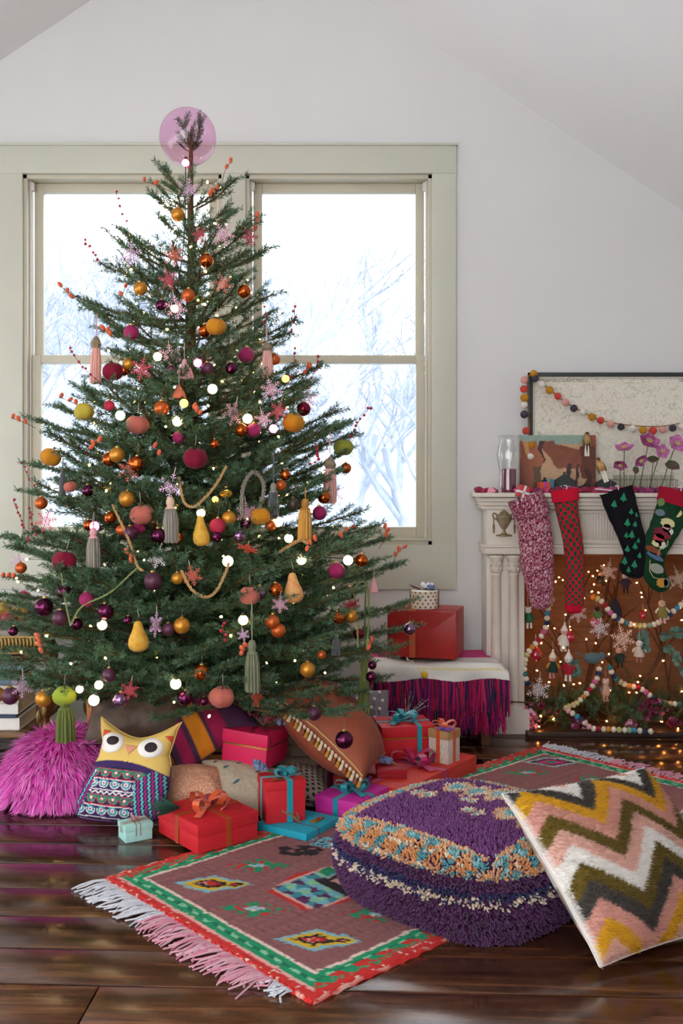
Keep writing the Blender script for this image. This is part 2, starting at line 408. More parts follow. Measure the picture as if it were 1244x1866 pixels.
# ================================================================== FIREPLACE
m_cream = M('cream_mantel_paint', '#ddd2c4', rough=.4, spec=.4, var=.035, vs=9, bump=.08, bs=30)
m_relief = M('worn_bronze_relief', '#8d7a5c', rough=.5, metal=.25, var=.25, vs=60, bump=.3, bs=120)
m_board = M('warm_board', '#946a4a', rough=.7, var=.18, vs=6, stretch=(1, 1, 6))
FY = 5.07                                   # pilaster front
def FX(px, Y=FY): return (px-CX)/FPX*Y
def FZ(py, Y=FY): return CAMH-(py-HY)/FPX*Y
fp = thing('fireplace', 'cream painted fireplace surround with paired columns and urn relief', 'fireplace', (FX(1125), FY, 0))
CTR = FX(1125)
def mir(x): return 2*CTR-x
b = MB(); b.box((CTR, 5.14, FZ(903, 5)+.002), (2*(CTR-FX(868, 5.0)), .28, .022), None, .006); wpart(b, 'mantel_shelf', m_cream, fp)
SHZ = FZ(903, 5)+.013
b = MB()
for i, (dz, yy, ov) in enumerate(((.022, 5.03, .020), (.042, 5.045, .012), (.062, 5.06, .004))):
    b.box((CTR, (yy+5.28)/2, SHZ-.013-dz), (2*(CTR-FX(880))+2*ov, 5.28-yy, .022), None, .006)
wpart(b, 'cornice', m_cream, fp)
zf0, zf1 = FZ(1010), FZ(920)
b = MB(); b.box((CTR, 5.185, (zf0+zf1)/2), (2*(CTR-FX(960)), .19, zf1-zf0), None, .003)
wpart(b, 'frieze', m_cream, fp)
b = MB(); b.box((CTR, 5.165, zf0+.018), (2*(CTR-FX(882)), .215, .036), None, .006); b.box((CTR, 5.16, zf0+.042), (2*(CTR-FX(882))+.01, .225, .012), None, .004)
wpart(b, 'architrave', m_cream, fp)
# fluted frieze panel: each flute a proud rib
pan = MB(); x0, x1 = FX(1047), FX(1203); z0, z1 = FZ(985), FZ(935)
for xx0, xx1, q0, q1 in ((x0-.012, x1+.012, z1, z1+.012), (x0-.012, x1+.012, z0-.012, z0), (x0-.012, x0, z0, z1), (x1, x1+.012, z0, z1)):
    pan.box(((xx0+xx1)/2, 5.086, (q0+q1)/2), (xx1-xx0, .02, q1-q0), None, .004)
po = wpart(pan, 'frieze_panel', m_cream, fp)
n = 30; rib = MB(); rib.lathe([(.0052, z0+.004-(z0+z1)/2), (.0058, 0), (.0052, z1-.004-(z0+z1)/2)], 8); ribm = rib.mesh('flute', m_cream, True)
for i in range(n):
    o = link('flute', ribm, po, (x0+(i+.5)*(x1-x0)/n-fp.location.x, 5.091-fp.location.y, (z0+z1)/2))
for side in (0, 1):
    def X(px): return FX(px) if side == 0 else mir(FX(px))
    # end block
    b = MB(); xa, xb = sorted((X(887), X(958)))
    b.box(((xa+xb)/2, 5.175, (zf0+zf1)/2), (xb-xa, .21, zf1-zf0), None, .004); wpart(b, 'end_block', m_cream, fp)
    b = MB(); b.box(((xa+xb)/2, 5.19, FZ(1010)/2+.0), (xb-xa-.004, .18, FZ(1010)-.002), None, .004); wpart(b, 'pilaster', m_cream, fp)
    b = MB(); b.box(((xa+xb)/2, 5.16, .062), (xb-xa+.024, .26, .124), None, .006); wpart(b, 'plinth', m_cream, fp)
    for cpx in (904, 936):
        cx = X(cpx); b = MB(); r0 = .026
        z0 = .124; zt = FZ(1012)
        b.lathe([(r0+.008, z0), (r0+.010, z0+.012), (r0+.002, z0+.022), (r0+.006, z0+.032), (r0, z0+.05), (r0-.001, zt*.5), (r0-.003, zt-.11), (r0+.002, zt-.10), (r0-.003, zt-.092)], 20, Matrix.Translation((cx, 5.085, 0)))
        co = wpart(b, 'column', m_cream, fp)
        b = MB(); b.lathe([(r0-.004, zt-.092), (r0+.002, zt-.08), (r0+.001, zt-.05), (r0+.006, zt-.022), (r0+.012, zt-.012), (r0+.012, zt)], 16, Matrix.Translation((cx, 5.085, 0)))
        for k in range(9):
            a = 2*PI*k/9
            for zz in (.07, .045): b.sphere((cx+(r0+.003)*math.cos(a+zz*9), 5.085+(r0+.003)*math.sin(a+zz*9), zt-zz), .008, 6, 4, (.7, .7, 1.4))
        link('capital', b.mesh('capital', m_cream, True, fp.location), co)
        b = MB(); b.box((cx, 5.085, z0+.006), (.075, .075, .014), None, .003); link('column_base', b.mesh('column_base', m_cream, True, fp.location, .7), co)
    # urn relief
    b = MB(); ux = X(918); uy = 5.072; us = .00279
    def UP(x, y, d=0): return (ux+(x)*us, uy-d, FZ(y))
    prof = [(1, 978), (16, 977), (15, 975), (5, 972), (3, 966), (6, 962), (13, 950), (15, 942), (15, 940), (11, 938), (9, 936), (6, 932), (3, 930), (2, 927), (1, 925)]
    pts = [(w_*us, FZ(y)) for w_, y in prof]
    rs = []
    for w_, z in pts: rs.append([b.av((ux+w_*math.cos(a), uy-.35*w_*math.sin(a), z)) for a in [PI*k/8 for k in range(9)]])
    b.rings(rs, False)
    for s in (-1, 1):
        b.tube(bez([UP(s*12, 948, .004), UP(s*20, 942, .004), UP(s*19, 935, .004), UP(s*11, 939, .004)], 12), .004, 6)
        b.tube([UP(s*19, 944, .003), UP(s*19, 956, .003)], .003, 6); b.tube([UP(s*19, 956, .003), UP(s*19, 960, .003), UP(s*19, 972, .003)], [.006, .007, .004], 6)
    wpart(b, 'urn_relief', m_relief, fp)
# firebox lining
b = MB(); x0, x1 = FBX0-.02, FBX1+.02; yb = 5.62
b.box(((x0+x1)/2, yb+.01, FBZ/2), (x1-x0, .02, FBZ)); b.box((x0, (5.28+yb)/2, FBZ/2), (.02, yb-5.28, FBZ)); b.box((x1, (5.28+yb)/2, FBZ/2), (.02, yb-5.28, FBZ)); b.box(((x0+x1)/2, (5.28+yb)/2, FBZ+.01), (x1-x0, yb-5.28, .02))
wpart(b, 'firebox_lining', m_board, fp, False)
b = MB(); b.box(((x0+x1)/2, 5.30, .012), (x1-x0, .64, .024), None, .003); wpart(b, 'hearth', M('hearth_slab', '#3a2a22', rough=.5, var=.2, vs=8), fp)
def FBP(px, py, Y): return P(px, py, Y)

# ================================================================== ON THE MANTEL
MZ = SHZ
m_black = M('black_frame', '#2b302f', rough=.45, var=.1, vs=20)
# framed map
mf = thing('framed_map', 'wide black framed old map leaning on the mantel behind the flowers', 'picture', (1.85, 5.2, MZ))
fl, fr_, ft, fb = WX(962, 5.24), WX(1420, 5.24), WZ(679, 5.24), MZ
b = MB(); t = .022
for x0, x1, z0, z1 in ((fl, fr_, ft-t, ft), (fl, fr_, fb, fb+t), (fl, fl+t, fb, ft), (fr_-t, fr_, fb, ft)):
    b.box(((x0+x1)/2, 5.24, (z0+z1)/2), (x1-x0, .03, z1-z0), None, .002)
wpart(b, 'frame', m_black, mf)
m_map = bpy.data.materials.new('old_map_print'); m_map.use_nodes = True
def map_nodes(m):
    nt = m.node_tree; N = nt.nodes; L = nt.links; p = N['Principled BSDF']; tc = N.new('ShaderNodeTexCoord')
    base = None
    c0 = N.new('ShaderNodeRGB'); c0.outputs[0].default_value = (*hx('#e9e2d2'), 1); base = c0.outputs[0]
    for sc, th, col, f in ((9, .008, '#a39a88', .5), (22, .009, '#aca694', .45), (38, .015, '#b8b19e', .4)):
        n = N.new('ShaderNodeTexNoise'); n.inputs['Scale'].default_value = sc; n.inputs['Detail'].default_value = 4; n.inputs['Distortion'].default_value = 1.0; L.new(tc.outputs['Object'], n.inputs['Vector'])
        s = N.new('ShaderNodeMath'); s.operation = 'SUBTRACT'; s.inputs[1].default_value = .5; L.new(n.outputs['Fac'], s.inputs[0])
        a = N.new('ShaderNodeMath'); a.operation = 'ABSOLUTE'; L.new(s.outputs[0], a.inputs[0])
        c = N.new('ShaderNodeMath'); c.operation = 'LESS_THAN'; c.inputs[1].default_value = th; L.new(a.outputs[0], c.inputs[0])
        k = N.new('ShaderNodeMath'); k.operation = 'MULTIPLY'; k.inputs[1].default_value = f; L.new(c.outputs[0], k.inputs[0])
        mx = N.new('ShaderNodeMix'); mx.data_type = 'RGBA'; L.new(k.outputs[0], mx.inputs['Factor']); L.new(base, mx.inputs[6]); mx.inputs[7].default_value = (*hx(col), 1); base = mx.outputs[2]
    L.new(base, p.inputs['Base Color']); p.inputs['Roughness'].default_value = .12; p.inputs['Specular IOR Level'].default_value = .5
map_nodes(m_map)
b = MB(); b.box(((fl+fr_)/2, 5.243, (fb+ft)/2), (fr_-fl-t, .012, ft-fb-t)); mp_ = wpart(b, 'map_sheet', m_map, mf, False)
def text_mesh(s, size, mat, name):
    cu = bpy.data.curves.new(name, 'FONT'); cu.body = s; cu.size = size; cu.extrude = .0004
    o = bpy.data.objects.new(name, cu); COL.objects.link(o); dg = bpy.context.evaluated_depsgraph_get(); me = bpy.data.meshes.new_from_object(o.evaluated_get(dg))
    bpy.data.objects.remove(o); me.materials.append(mat); return me
m_ink = M('map_ink', '#5f584c', rough=.7)
for s, px, py, sz in (('MORTON COUNTY, TULLA', 986, 696, .0195), ('T . A', 1012, 710, .014), ('10', 1236, 696, .022)):
    me = text_mesh(s, sz, m_ink, 'lettering'); p = P(px, py, 5.236); o = link('lettering', me, mp_, p-mf.location, (PI/2, 0, 0))
b = MB()
for x0, x1, z0, z1 in ((fl+t+.01, fr_-t, ft-t-.011, ft-t-.0095), (fl+t+.01, fl+t+.0115, fb, ft-t-.01)): b.box(((x0+x1)/2, 5.2365, (z0+z1)/2), (x1-x0, .001, z1-z0))
link('map_border', b.mesh('map_border', m_ink, False, mf.location), mp_)
# cow painting: flat paint on canvas
cp = thing('cow_painting', 'small unframed painting of a brown cow on the mantel', 'painting', (WX(1016, 5.18), 5.18, MZ))
x0, x1, z1 = WX(946, 5.18), WX(1085, 5.18), WZ(793, 5.18); z0 = MZ
def cowcol(u, v):
    """u right, v down in 0..1 of the canvas"""
    n_ = nz((u*6, v*6, 1))*.04+nz((u*20, v*20, 4))*.015
    sky, hide, hide2, dark, tan, pink, brick = hx('#8fa596'), hx('#7a3f2c'), hx('#8e5138'), hx('#42241f'), hx('#c29a78'), hx('#c88d76'), hx('#9c5440')
    u2, v2 = u+n_, v+n_*.6
    c = sky if v2 < .16 else tan
    if v2 > .16 and u2 > .85: c = hide
    if u2 > .86 and v2 < .19: c = brick
    back = .10+.16*min(1, max(0, (u2-.30)/.5))
    if u2 < .45: back = .10+.02*math.sin(u2*9)
    belly = .60-.5*max(0, .45-u2)*1.5
    if u2 > .30 and back < v2 < .16+.42*min(1, max(.05, (u2-.27)/.22)): c = mix(hide, hide2, .5+.5*nz((u*9, v*7, 2)))
    if u2 > .8 and .2 < v2 < .75: c = mix(hide, dark, .35)
    if .62 < u2 < .70 and .5 < v2 < .95 and abs(u2-.66-.10*(.5-v2)) < .025: c = dark
    if .73 < u2 < .79 and .5 < v2 < .98 and abs(u2-.76) < .022: c = dark
    if .86 < u2 < .92 and .6 < v2: c = dark
    if .255 < u2 < .315 and .10 < v2 < .48: c = dark                       # tail
    if u2 < .30 and v2 > .10:                                              # calf in front
        e = ((u2-.10)/.2)**2+((v2-.62)/.62)**2
        if e < 1: c = mix(hx('#6b3527'), hx('#a8603f'), max(0, min(1, .5+(u2-.05)*3-v2*.4)))
        if u2 > .19 and .55 < v2 and e < 1.1: c = hx('#5d4a38')
        if abs(u2-.09-.25*(v2-.2)) < .035 and .1 < v2 < .35: c = hx('#c08a55')
    return c
b = MB(); b.box(((x0+x1)/2, 5.186, (z0+z1)/2), (x1-x0, .016, z1-z0)); wpart(b, 'canvas', M('canvas_edge', '#d8cdb8', rough=.9), cp, False)
b = MB(); b.grid(lambda u, v: ((x0+(x1-x0)*u, 5.1775+.0004*nz((u*40, v*40, 3)), z1+(z0-z1)*v), cowcol(u, v)), 90, 66); wpart(b, 'paint', M('oil_paint', vcol=True, rough=.5, var=.1, vs=60, bump=.3, bs=300), cp)
# hurricane vase and candle
hp = P(927, 893, 5.08); hp.z = MZ
hv = thing('hurricane_glass', 'clear glass hurricane chimney standing on the left of the mantel', 'vase', hp)
sc = 5.08/FPX
pr = [(18.5, 893), (19, 885), (17.5, 860), (20, 845), (22.5, 832), (21, 818), (17, 806), (17.5, 800), (20, 794)]
b = MB(); pf = [(r*sc, WZ(y, 5.08)-MZ+.002) for r, y in pr]
b.lathe(pf+[(pf[-1][0]-.002, pf[-1][1])], 28, cap=False); part(b, 'chimney', thin_glass('clear_glass', (.95, .95, .95), .13), hv)
cd = thing('pillar_candle', 'burgundy pillar candle standing inside the hurricane glass', 'candle', hp)
b = MB(); b.lathe([(.036, .002), (.0375, .006), (.0375, .118), (.035, .122), (.02, .117), (.004, .118)], 24); part(b, 'wax', M('burgundy_wax', '#6d2140', rough=.35, var=.15, vs=20), cd)
b = MB(); b.tube([(0, 0, .116), (.001, 0, .130)], .0015, 6); part(b, 'wick', M('wick', '#241a16', rough=.9), cd)
# tiny dark houses
m_house = M('house_slate', '#2e3234', rough=.6, var=.15, vs=40)
m_hole = M('pale_cutout', '#8e9a94', rough=.7)  # plain grey-green colour of the little window panels
for px, py, wd, ht, dep, lab in ((1028, 882, 30, 27, 5.10, 'dark little house with chimney in front of the cow painting'), (992, 878, 19, 20, 5.13, 'tiny dark house half hidden behind the bright gift box'),
                                 (1103, 882, 30, 22, 5.11, 'dark little house below the white perching bird'), (1066, 880, 22, 12, 5.13, 'low dark house by the hanging bird')):
    p = P(px, py, dep); p.z = MZ; k = dep/FPX; W, Hh = wd*k*1.15, ht*k*1.35
    t = thing('toy_house', lab, 'house', p, group='dark toy houses on the mantel')
    b = MB(); b.prism([(-W/2, 0), (W/2, 0), (W/2, Hh*.55), (0, Hh*.86), (-W/2, Hh*.55)], .03); part(b, 'body', m_house, t, False)
    b = MB(); b.prism([(-W/2-.005, Hh*.52), (-W/2-.002, Hh*.60), (0, Hh*.93), (W/2+.002, Hh*.60), (W/2+.005, Hh*.52), (0, Hh*.85)], .036); part(b, 'roof', m_house, t, False)
    b = MB(); b.box((0, 0, Hh*.93), (.012, .014, Hh*.2)); part(b, 'chimney', m_house, t, False)
    for s in (-1, 1):
        b = MB(); b.box((s*W*.22, -.0155, Hh*.28), (W*.12, .002, Hh*.16)); part(b, 'window', m_hole, t, False)
# small gifts on the mantel
def mini_box(px, py, w_, h_, Y, c1, lab, rz=0.2, tilt=0):
    p = P(px, py, Y); p.z = MZ; t = thing('mini_gift', lab, 'gift box', p, (0, tilt, rz)); b = MB(); b.box((0, 0, h_/2), (w_, w_*.8, h_), None, .002); part(b, 'body', c1, t)
    b = MB(); b.box((0, 0, h_/2), (w_*.16, w_*.8+.002, h_+.002)); part(b, 'ribbon', M('violet_ribbon', '#a93ae0', rough=.4), t, False); return t
mini_box(990, 893, .055, .055, 5.06, M('coral_paper', '#c7472f', rough=.5, var2='#d4562e', vs=8), 'small orange box with violet ribbon above the red checked stocking')
mini_box(1003, 893, .03, .07, 5.10, M('teal_paper', '#4fa095', rough=.5), 'thin teal box behind the orange mini gift', .5)
# pink felt and paper garland lying along the shelf
gar = thing('ribbon_garland', 'crumpled pink and crimson ribbon garland lying along the mantel edge', 'garland', (FX(1060), 5.05, MZ))
rg = random.Random(5); cols = ['#8e1d3c', '#b3214c', '#d6558c', '#e79ab0', '#b04a86', '#7c2b57', '#a8325a', '#c9366f']
gm = [M('garland_felt_%d' % i, c, rough=.8, var=.15, vs=60) for i, c in enumerate(cols)]
for i in range(78):
    px = 872+(1262-872)*i/77
    if 905 < px < 940: continue
    y = 5.035+rg.uniform(-.005, .05); p = P(px, 890, y); p.z = MZ+.008+rg.uniform(0, .006)
    b = MB(); s_ = rg.uniform(.013, .024)
    b.sphere((0, 0, 0), s_, 8, 5, (1.3, .9, .85), Euler((rg.uniform(-.4, .4), rg.uniform(-.5, .5), rg.uniform(0, 6))).to_matrix(), lambda d: 1+.35*nz(d*2.3+Vector((i, 0, 0))))
    o = wpart(b, 'petal', gm[rg.choice((0, 1, 2, 3, 4, 5, 6, 7))], gar); o.location = p-gar.location+Vector((0, 0, 0))
    o.data.transform(Matrix.Translation(gar.location))
# clip birds
def bird(p, lab, up, mcol, sc=1.0, rz=0):
    t = thing('clip_bird', lab, 'bird', p, (0, 0, rz)); f = frame(up, (0, -1, 0.2)).to_3x3()
    b = MB(); b.sphere((0, 0, 0), .022*sc, 12, 8, (1.5, .95, .95), f, lambda d: 1-.25*max(0, -d.x)); part(b, 'body', mcol, t)
    hd = f @ Vector((.034*sc, 0, 0)); b = MB(); b.sphere(hd, .014*sc, 10, 7); part(b, 'head', mcol, t)
    b = MB(); b.sphere(hd+f @ Vector((.006*sc, 0, .004*sc)), .012*sc, 8, 5, (1, 1, .6)); part(b, 'cap', M('bird_cap', '#4a3524', rough=.8), t)
    b = MB(); b.lathe([(.004*sc, 0), (.0003, .012*sc)], 6, frame((0, 0, 1), (1, 0, 0), hd) @ Matrix.Rotation(-PI/2, 4, 'X') @ Matrix.Translation((0, 0, .012*sc))); part(b, 'beak', M('beak', '#3a2d20', rough=.5), t)
    for s in (-1, 1):
        b = MB(); b.sphere(f @ Vector((-.01*sc, s*.019*sc, 0)), .016*sc, 8, 5, (1.6, .35, .8), f); part(b, 'wing', M('bird_wing', '#8a6a3f', rough=.8, var=.3, vs=80), t)
    for s in (-.35, .35):
        a = Vector((0, 0, 0)); d = f @ Vector((-1, s*.25, 0)); b = MB(); b.strip([a+d*.02*sc, a+d*.05*sc, a+d*.085*sc], f @ Vector((0, 1, 0)), [.012*sc, .016*sc, .012*sc], .003*sc); part(b, 'tail_feather', M('bird_tail', '#e9e2cf', rough=.8), t)
bird(P(1069, 803, 5.15), 'tan bird with white tail clipped to the cow painting corner', (0, 0, 1), M('bird_tan', '#b08d5a', rough=.85, var=.2, vs=60), .95)
bird(P(1094, 850, 5.06), 'tan bird with white tail leaning towards the red stocking rack', (-.35, 0, .9), M('bird_tan2', '#c79a63', rough=.85, var=.2, vs=60), 1.0)
# paper swatch
b = MB(); b.box((0, 0, .004), (.075, .05, .006), None, .001); o = single(b, 'paper_card', M('white_card', '#f0ece6', rough=.6), (0, 0, 0), 'white card lying on the mantel between the stockings', 'card'); p = P(1098, 893, 5.03); p.z = MZ+.012; o.location = p; o.rotation_euler = (0, .1, .2)
# test tube rack with hellebores
m_tube = thin_glass('tube_glass', (.86, .88, .84), .16)
p0 = P(1172, 888, 5.10); p0.z = MZ
rk = thing('test_tube_vase', 'row of clear glass test tubes on a metal rail holding pink flowers', 'vase', p0)
n = 12; m_steel = M('aged_steel', '#6d6a60', rough=.4, metal=.8)
for i in range(n):
    x = (i-(n-1)/2)*.0262; b = MB(); b.lathe([(.002, .004), (.009, .008), (.0115, .016), (.0115, .088), (.0128, .09), (.0115, .0905)], 12, Matrix.Translation((x, 0, 0)), cap=False); part(b, 'tube', m_tube, rk)
b = MB(); b.tube([(-.17, -.014, .066), (.17, -.014, .066)], .0018, 6); b.tube([(-.17, .014, .066), (.17, .014, .066)], .0018, 6)
for s in (-.17, .17): b.tube([(s, -.014, .066), (s, -.014, 0)], .0018, 6); b.tube([(s, .014, .066), (s, .014, 0)], .0018, 6)
part(b, 'rail', m_steel, rk)
m_pet = M('hellebore_petal', '#c978ae', rough=.6, var2='#a94f8d', vs=40); m_pet2 = M('hellebore_dark', '#8a3565', rough=.6, var2='#b25a92', vs=40)
m_gr = M('stem_green', '#5a6b38', rough=.6); m_leafd = M('dark_leaf', '#46533a', rough=.45, var2='#5c3a34', vs=12); m_yel = M('stamen', '#d8cf6a', rough=.7)
def petal(b, f, L, W, cup):
    ids = b.grid(lambda u, v: (f @ Vector((L*v, (u-.5)*2*W*math.sin(PI*min(1, .12+.88*v))**.7, cup*L*v*v+.15*W*((u-.5)*2)**2)), None), 4, 5)
def flower(px, py, Y, r, face, mat, lab, stemx):
    p = P(px, py, Y); t = thing('hellebore_flower', lab, 'flower', p, group='pink hellebores in the test tubes')
    fz = Vector(face).normalized(); base = frame(Vector((1, 0, .1)).cross(fz), fz)
    for k in range(5):
        b = MB(); f = base @ Matrix.Rotation(2*PI*k/5+.3, 4, 'Z'); petal(b, f, r*1.1, r*.62, .25); part(b, 'petal', mat, t)
    b = MB()
    for k in range(9):
        a = 2*PI*k/9; e = base @ Vector((.25*r*math.cos(a), .25*r*math.sin(a), .3*r)); b.tube([base @ Vector((0, 0, .02*r)), e], .0012, 4); b.sphere(e, .0028, 5, 4)
    part(b, 'stamens', m_yel, t)
    foot = Vector((rk.location.x+stemx, rk.location.y, MZ+.02)); b = MB(); b.tube(bez([foot-p, (foot-p)*.55+Vector((0, 0, .012)), (foot-p)*.12-fz*.008, -fz*.004], 10), .0023, 6); part(b, 'stem', m_gr, t)
flower(1137, 818, 5.06, .045, (-.2, -.5, 1), m_pet, 'wide pink hellebore opening at the left of the tubes', -.10)
flower(1182, 806, 5.06, .05, (.1, -.8, .7), m_pet2, 'dark pink hellebore at the top centre of the tubes', -.02)
flower(1205, 823, 5.05, .036, (.2, -1, .2), m_pet, 'pale pink hellebore facing forward right of the darkest bloom', .03)
flower(1232, 809, 5.05, .045, (.2, -1, .4), m_pet, 'round pink hellebore with yellow eye at the far right', .09)
flower(1130, 846, 5.05, .034, (-.3, -.6, -.7), m_pet2, 'drooping mauve hellebore low at the left of the tubes', -.12)
flower(1166, 838, 5.04, .036, (.3, -.7, -.6), m_pet, 'nodding pink hellebore above the middle tubes', -.06)
for px, py, L, W, d, lab in ((1190, 838, .055, .026, (1, -.3, -.1), 'dark oval leaf among the hellebore stems'), (1225, 850, .075, .036, (.8, -.5, -.6), 'large maroon backed leaf at the right of the tubes'), (1158, 858, .05, .016, (-.2, -.6, -.9), 'narrow leaf hanging over the middle tubes')):
    p = P(px, py, 5.05); b = MB(); f = frame(d, (0, -.7, .7)); petal(b, f @ Matrix.Translation((-L/2, 0, 0)), L, W, .1); o = single(b, 'flower_leaf', m_leafd, (0, 0, 0), lab, 'leaf'); o.location = p
    q = MB(); foot = Vector((max(-.14, min(.14, p.x-rk.location.x))+rk.location.x, rk.location.y, MZ+.02)); q.tube(bez([foot-p, (foot-p)*.5, (0, 0, 0)], 6), .002, 5); part(q, 'stem', m_gr, o)
# pompom garland
pg = thing('pompom_garland', 'felt pompom garland on twine draped over the framed map', 'garland', P(970, 682, 5.2))
pp = [(971, 680), (990, 700), (1005, 713), (1030, 733), (1060, 750), (1090, 764), (1125, 772), (1160, 776), (1200, 777), (1240, 771), (1262, 764)]
pts = bez([P(x, y, 5.20) for x, y in pp], 60); b = MB(); b.tube(pts, .003, 6)
sp = bez([P(x, y, 5.20) for x, y in ((971, 680), (961, 690), (961, 730), (964, 790), (963, 830), (960, 880))], 40); b.tube(sp, .003, 6)
wpart(b, 'twine', M('jute_twine', '#9a6a3c', rough=.9, var=.3, vs=200), pg)
pc = {'w': M('pom_white', '#efe7dc', rough=1, bump=1, bs=300), 'o': M('pom_ochre', '#c98a1e', rough=1, bump=1, bs=300), 'r': M('pom_coral', '#d9483f', rough=1, bump=1, bs=300), 'p': M('pom_pink', '#e6a39b', rough=1, bump=1, bs=300), 'k': M('pom_slate', '#4a4350', rough=1, bump=1, bs=300)}
pmesh = {}
for k, m in pc.items():
    b = MB(); b.sphere((0, 0, 0), .0205, 18, 12, fn=lambda d: 1+.07*nz(d*7)); pmesh[k] = b.mesh('pompom', m, True)
for x, y, k in ((974, 690, 'k'), (987, 700, 'w'), (1001, 711, 'o'), (1016, 722, 'r'), (1030, 733, 'p'), (1045, 744, 'k'), (1062, 751, 'w'), (1078, 760, 'o'), (1094, 766, 'r'), (1112, 773, 'p'), (1131, 778, 'k'), (1152, 781, 'w'), (1171, 784, 'o'), (1189, 785, 'r'), (1207, 783, 'p'), (1225, 780, 'k'), (1243, 777, 'w'), (1258, 772, 'o'),
                (955, 692, 'p'), (954, 709, 'r'), (955, 725, 'o'), (955, 738, 'w'), (955, 755, 'k'), (958, 785, 'r'), (968, 811, 'o'), (966, 832, 'w'), (972, 681, 'o')):
    link('pompom', pmesh[k], pg, P(x, y, 5.185)-pg.location, (x, y, 0), R_.uniform(.9, 1.05))
# ================================================================== CHRISTMAS TREE
TY = 4.35; TPX = 348.0; TK = TY/FPX
TX = (TPX-CX)*TK
def tz(py): return CAMH-(py-HY)*TK
_env = [(280, 40), (330, 62), (400, 82), (440, 128), (500, 140), (560, 160), (610, 172), (660, 170), (700, 205), (770, 250), (830, 268), (900, 278), (960, 295), (1010, 335), (1060, 350), (1120, 355), (1180, 362), (1240, 345), (1300, 320), (1400, 300)]
def env(py):
    if py <= _env[0][0]: return _env[0][1]*TK
    for (a, ra), (b, rb) in zip(_env, _env[1:]):
        if py <= b: return (ra+(rb-ra)*(py-a)/(b-a))*TK
    return _env[-1][1]*TK
def front(px, py, k=.97):
    R = env(py); Y = TY
    for _ in range(3):
        dx = (px-CX)/FPX*Y-TX; zz = CAMH-(py-HY)/FPX*Y; pe = HY+(CAMH-zz)/TK; R = env(pe)
        Y = TY-k*math.sqrt(max(R*R-dx*dx, .0016))
    return P(px, py, Y)
m_bark = M('spruce_bark', '#6b5236', rough=.9, var=.3, vs=40, bump=.6, bs=90)
m_needle = M('spruce_needles', vcol=True, rough=.55, spec=.35)
NC = [hx('#213f27'), hx('#2f5436'), hx('#3f6842'), hx('#4e7754'), hx('#668b6e'), hx('#667431'), hx('#475c2f')]
def make_branch(L, seed):
    r = random.Random(seed); wood = MB(); nd = MB()
    def needles(pts, dens, ln, tone):
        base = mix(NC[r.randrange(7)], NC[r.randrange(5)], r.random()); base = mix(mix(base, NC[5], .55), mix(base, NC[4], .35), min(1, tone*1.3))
        for a, b in zip(pts, pts[1:]):
            d = b-a; l = d.length
            if l < 1e-5: continue
            d = d/l; u = d.cross(Vector((0, 0, 1)));
            if u.length < 1e-3: u = Vector((1, 0, 0))
            u.normalize(); w_ = u.cross(d)
            k = l*dens; n = int(k)+(1 if r.random() < k-int(k) else 0)
            for _ in range(n):
                t = r.random(); an = r.uniform(0, 2*PI); ra = u*math.cos(an)+w_*math.sin(an)
                tilt = r.uniform(.6, .95); dr = d*math.cos(tilt)+ra*math.sin(tilt)
                o = a+(b-a)*t; e = o+dr*ln*r.uniform(.75, 1.15)
                sdv = dr.cross(Vector((r.uniform(-1, 1), r.uniform(-1, 1), r.uniform(-1, 1))))
                if sdv.length < 1e-3: continue
                sdv.normalize(); sdv *= .0014
                c = mix(base, NC[r.randrange(7)], r.random()*.35); m_ = o+(e-o)*.55
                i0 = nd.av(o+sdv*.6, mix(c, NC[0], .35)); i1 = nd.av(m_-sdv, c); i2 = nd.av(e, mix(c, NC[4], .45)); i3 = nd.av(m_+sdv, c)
                nd.fc(i0, i1, i2, i3)
    def twig(p, d, l, rad, k, tone):
        n = 3 if l < .12 else 5; pts = [p]; dd = Vector(d)
        for i in range(n):
            dd = (dd+Vector((r.uniform(-.06, .06), r.uniform(-.06, .06), .05+r.uniform(-.03, .03)))).normalized(); pts.append(pts[-1]+dd*l/n)
        wood.tube(pts, [rad*(1-.6*i/n) for i in range(n+1)], 4, False)
        needles(pts, 900, .0225, tone)
        if k > 0 and l > .11:
            m = int(l/.066)
            for i in range(1, m):
                t = i/m; j = min(int(t*n), n-1); q = pts[j].lerp(pts[j+1], t*n-j); s = 1 if i % 2 else -1
                side = dd.cross(Vector((0, 0, 1))).normalized()*s
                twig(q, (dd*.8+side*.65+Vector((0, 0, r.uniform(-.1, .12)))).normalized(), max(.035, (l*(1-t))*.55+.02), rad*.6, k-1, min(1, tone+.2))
    n = max(5, int(L/.06)); pts = []
    for i in range(n+1):
        t = i/n; pts.append(Vector((L*t, .02*L*math.sin(3*t+seed), L*(-.06*math.sin(PI*t*.9)+.05*t*t))))
    wood.tube(pts, [.003+.009*L*(1-t/n) for t in range(n+1)], 5, False)
    needles(pts[max(1, n//6):], 760, .0225, .0)
    m = max(4, int(L/.074)); sd = 1
    for i in range(m):
        t = .16+.80*i/max(1, m-1); j = min(int(t*n), n-1); q = pts[j].lerp(pts[j+1], t*n-j); sd = -sd
        l = L*.40*(1-t)**.75*min(1, .45+1.6*t)+.05+r.uniform(-.01, .02)
        d = Vector((.62+.25*t, sd*(.72-.2*t), r.uniform(-.10, .16))).normalized(); twig(q, d, l, .0022, 1, t)
    for sd in (-1, 1): twig(pts[-2], Vector((.8, sd*.5, .15)).normalized(), .06, .0018, 0, 1)
    return wood.mesh('branch', m_bark, True), nd.mesh('needles', m_needle, False), L
PROTO = {}
for L in (.15, .24, .34, .46, .60, .76, .92): PROTO[L] = [make_branch(L, int(L*100)+s) for s in (0, 1)]
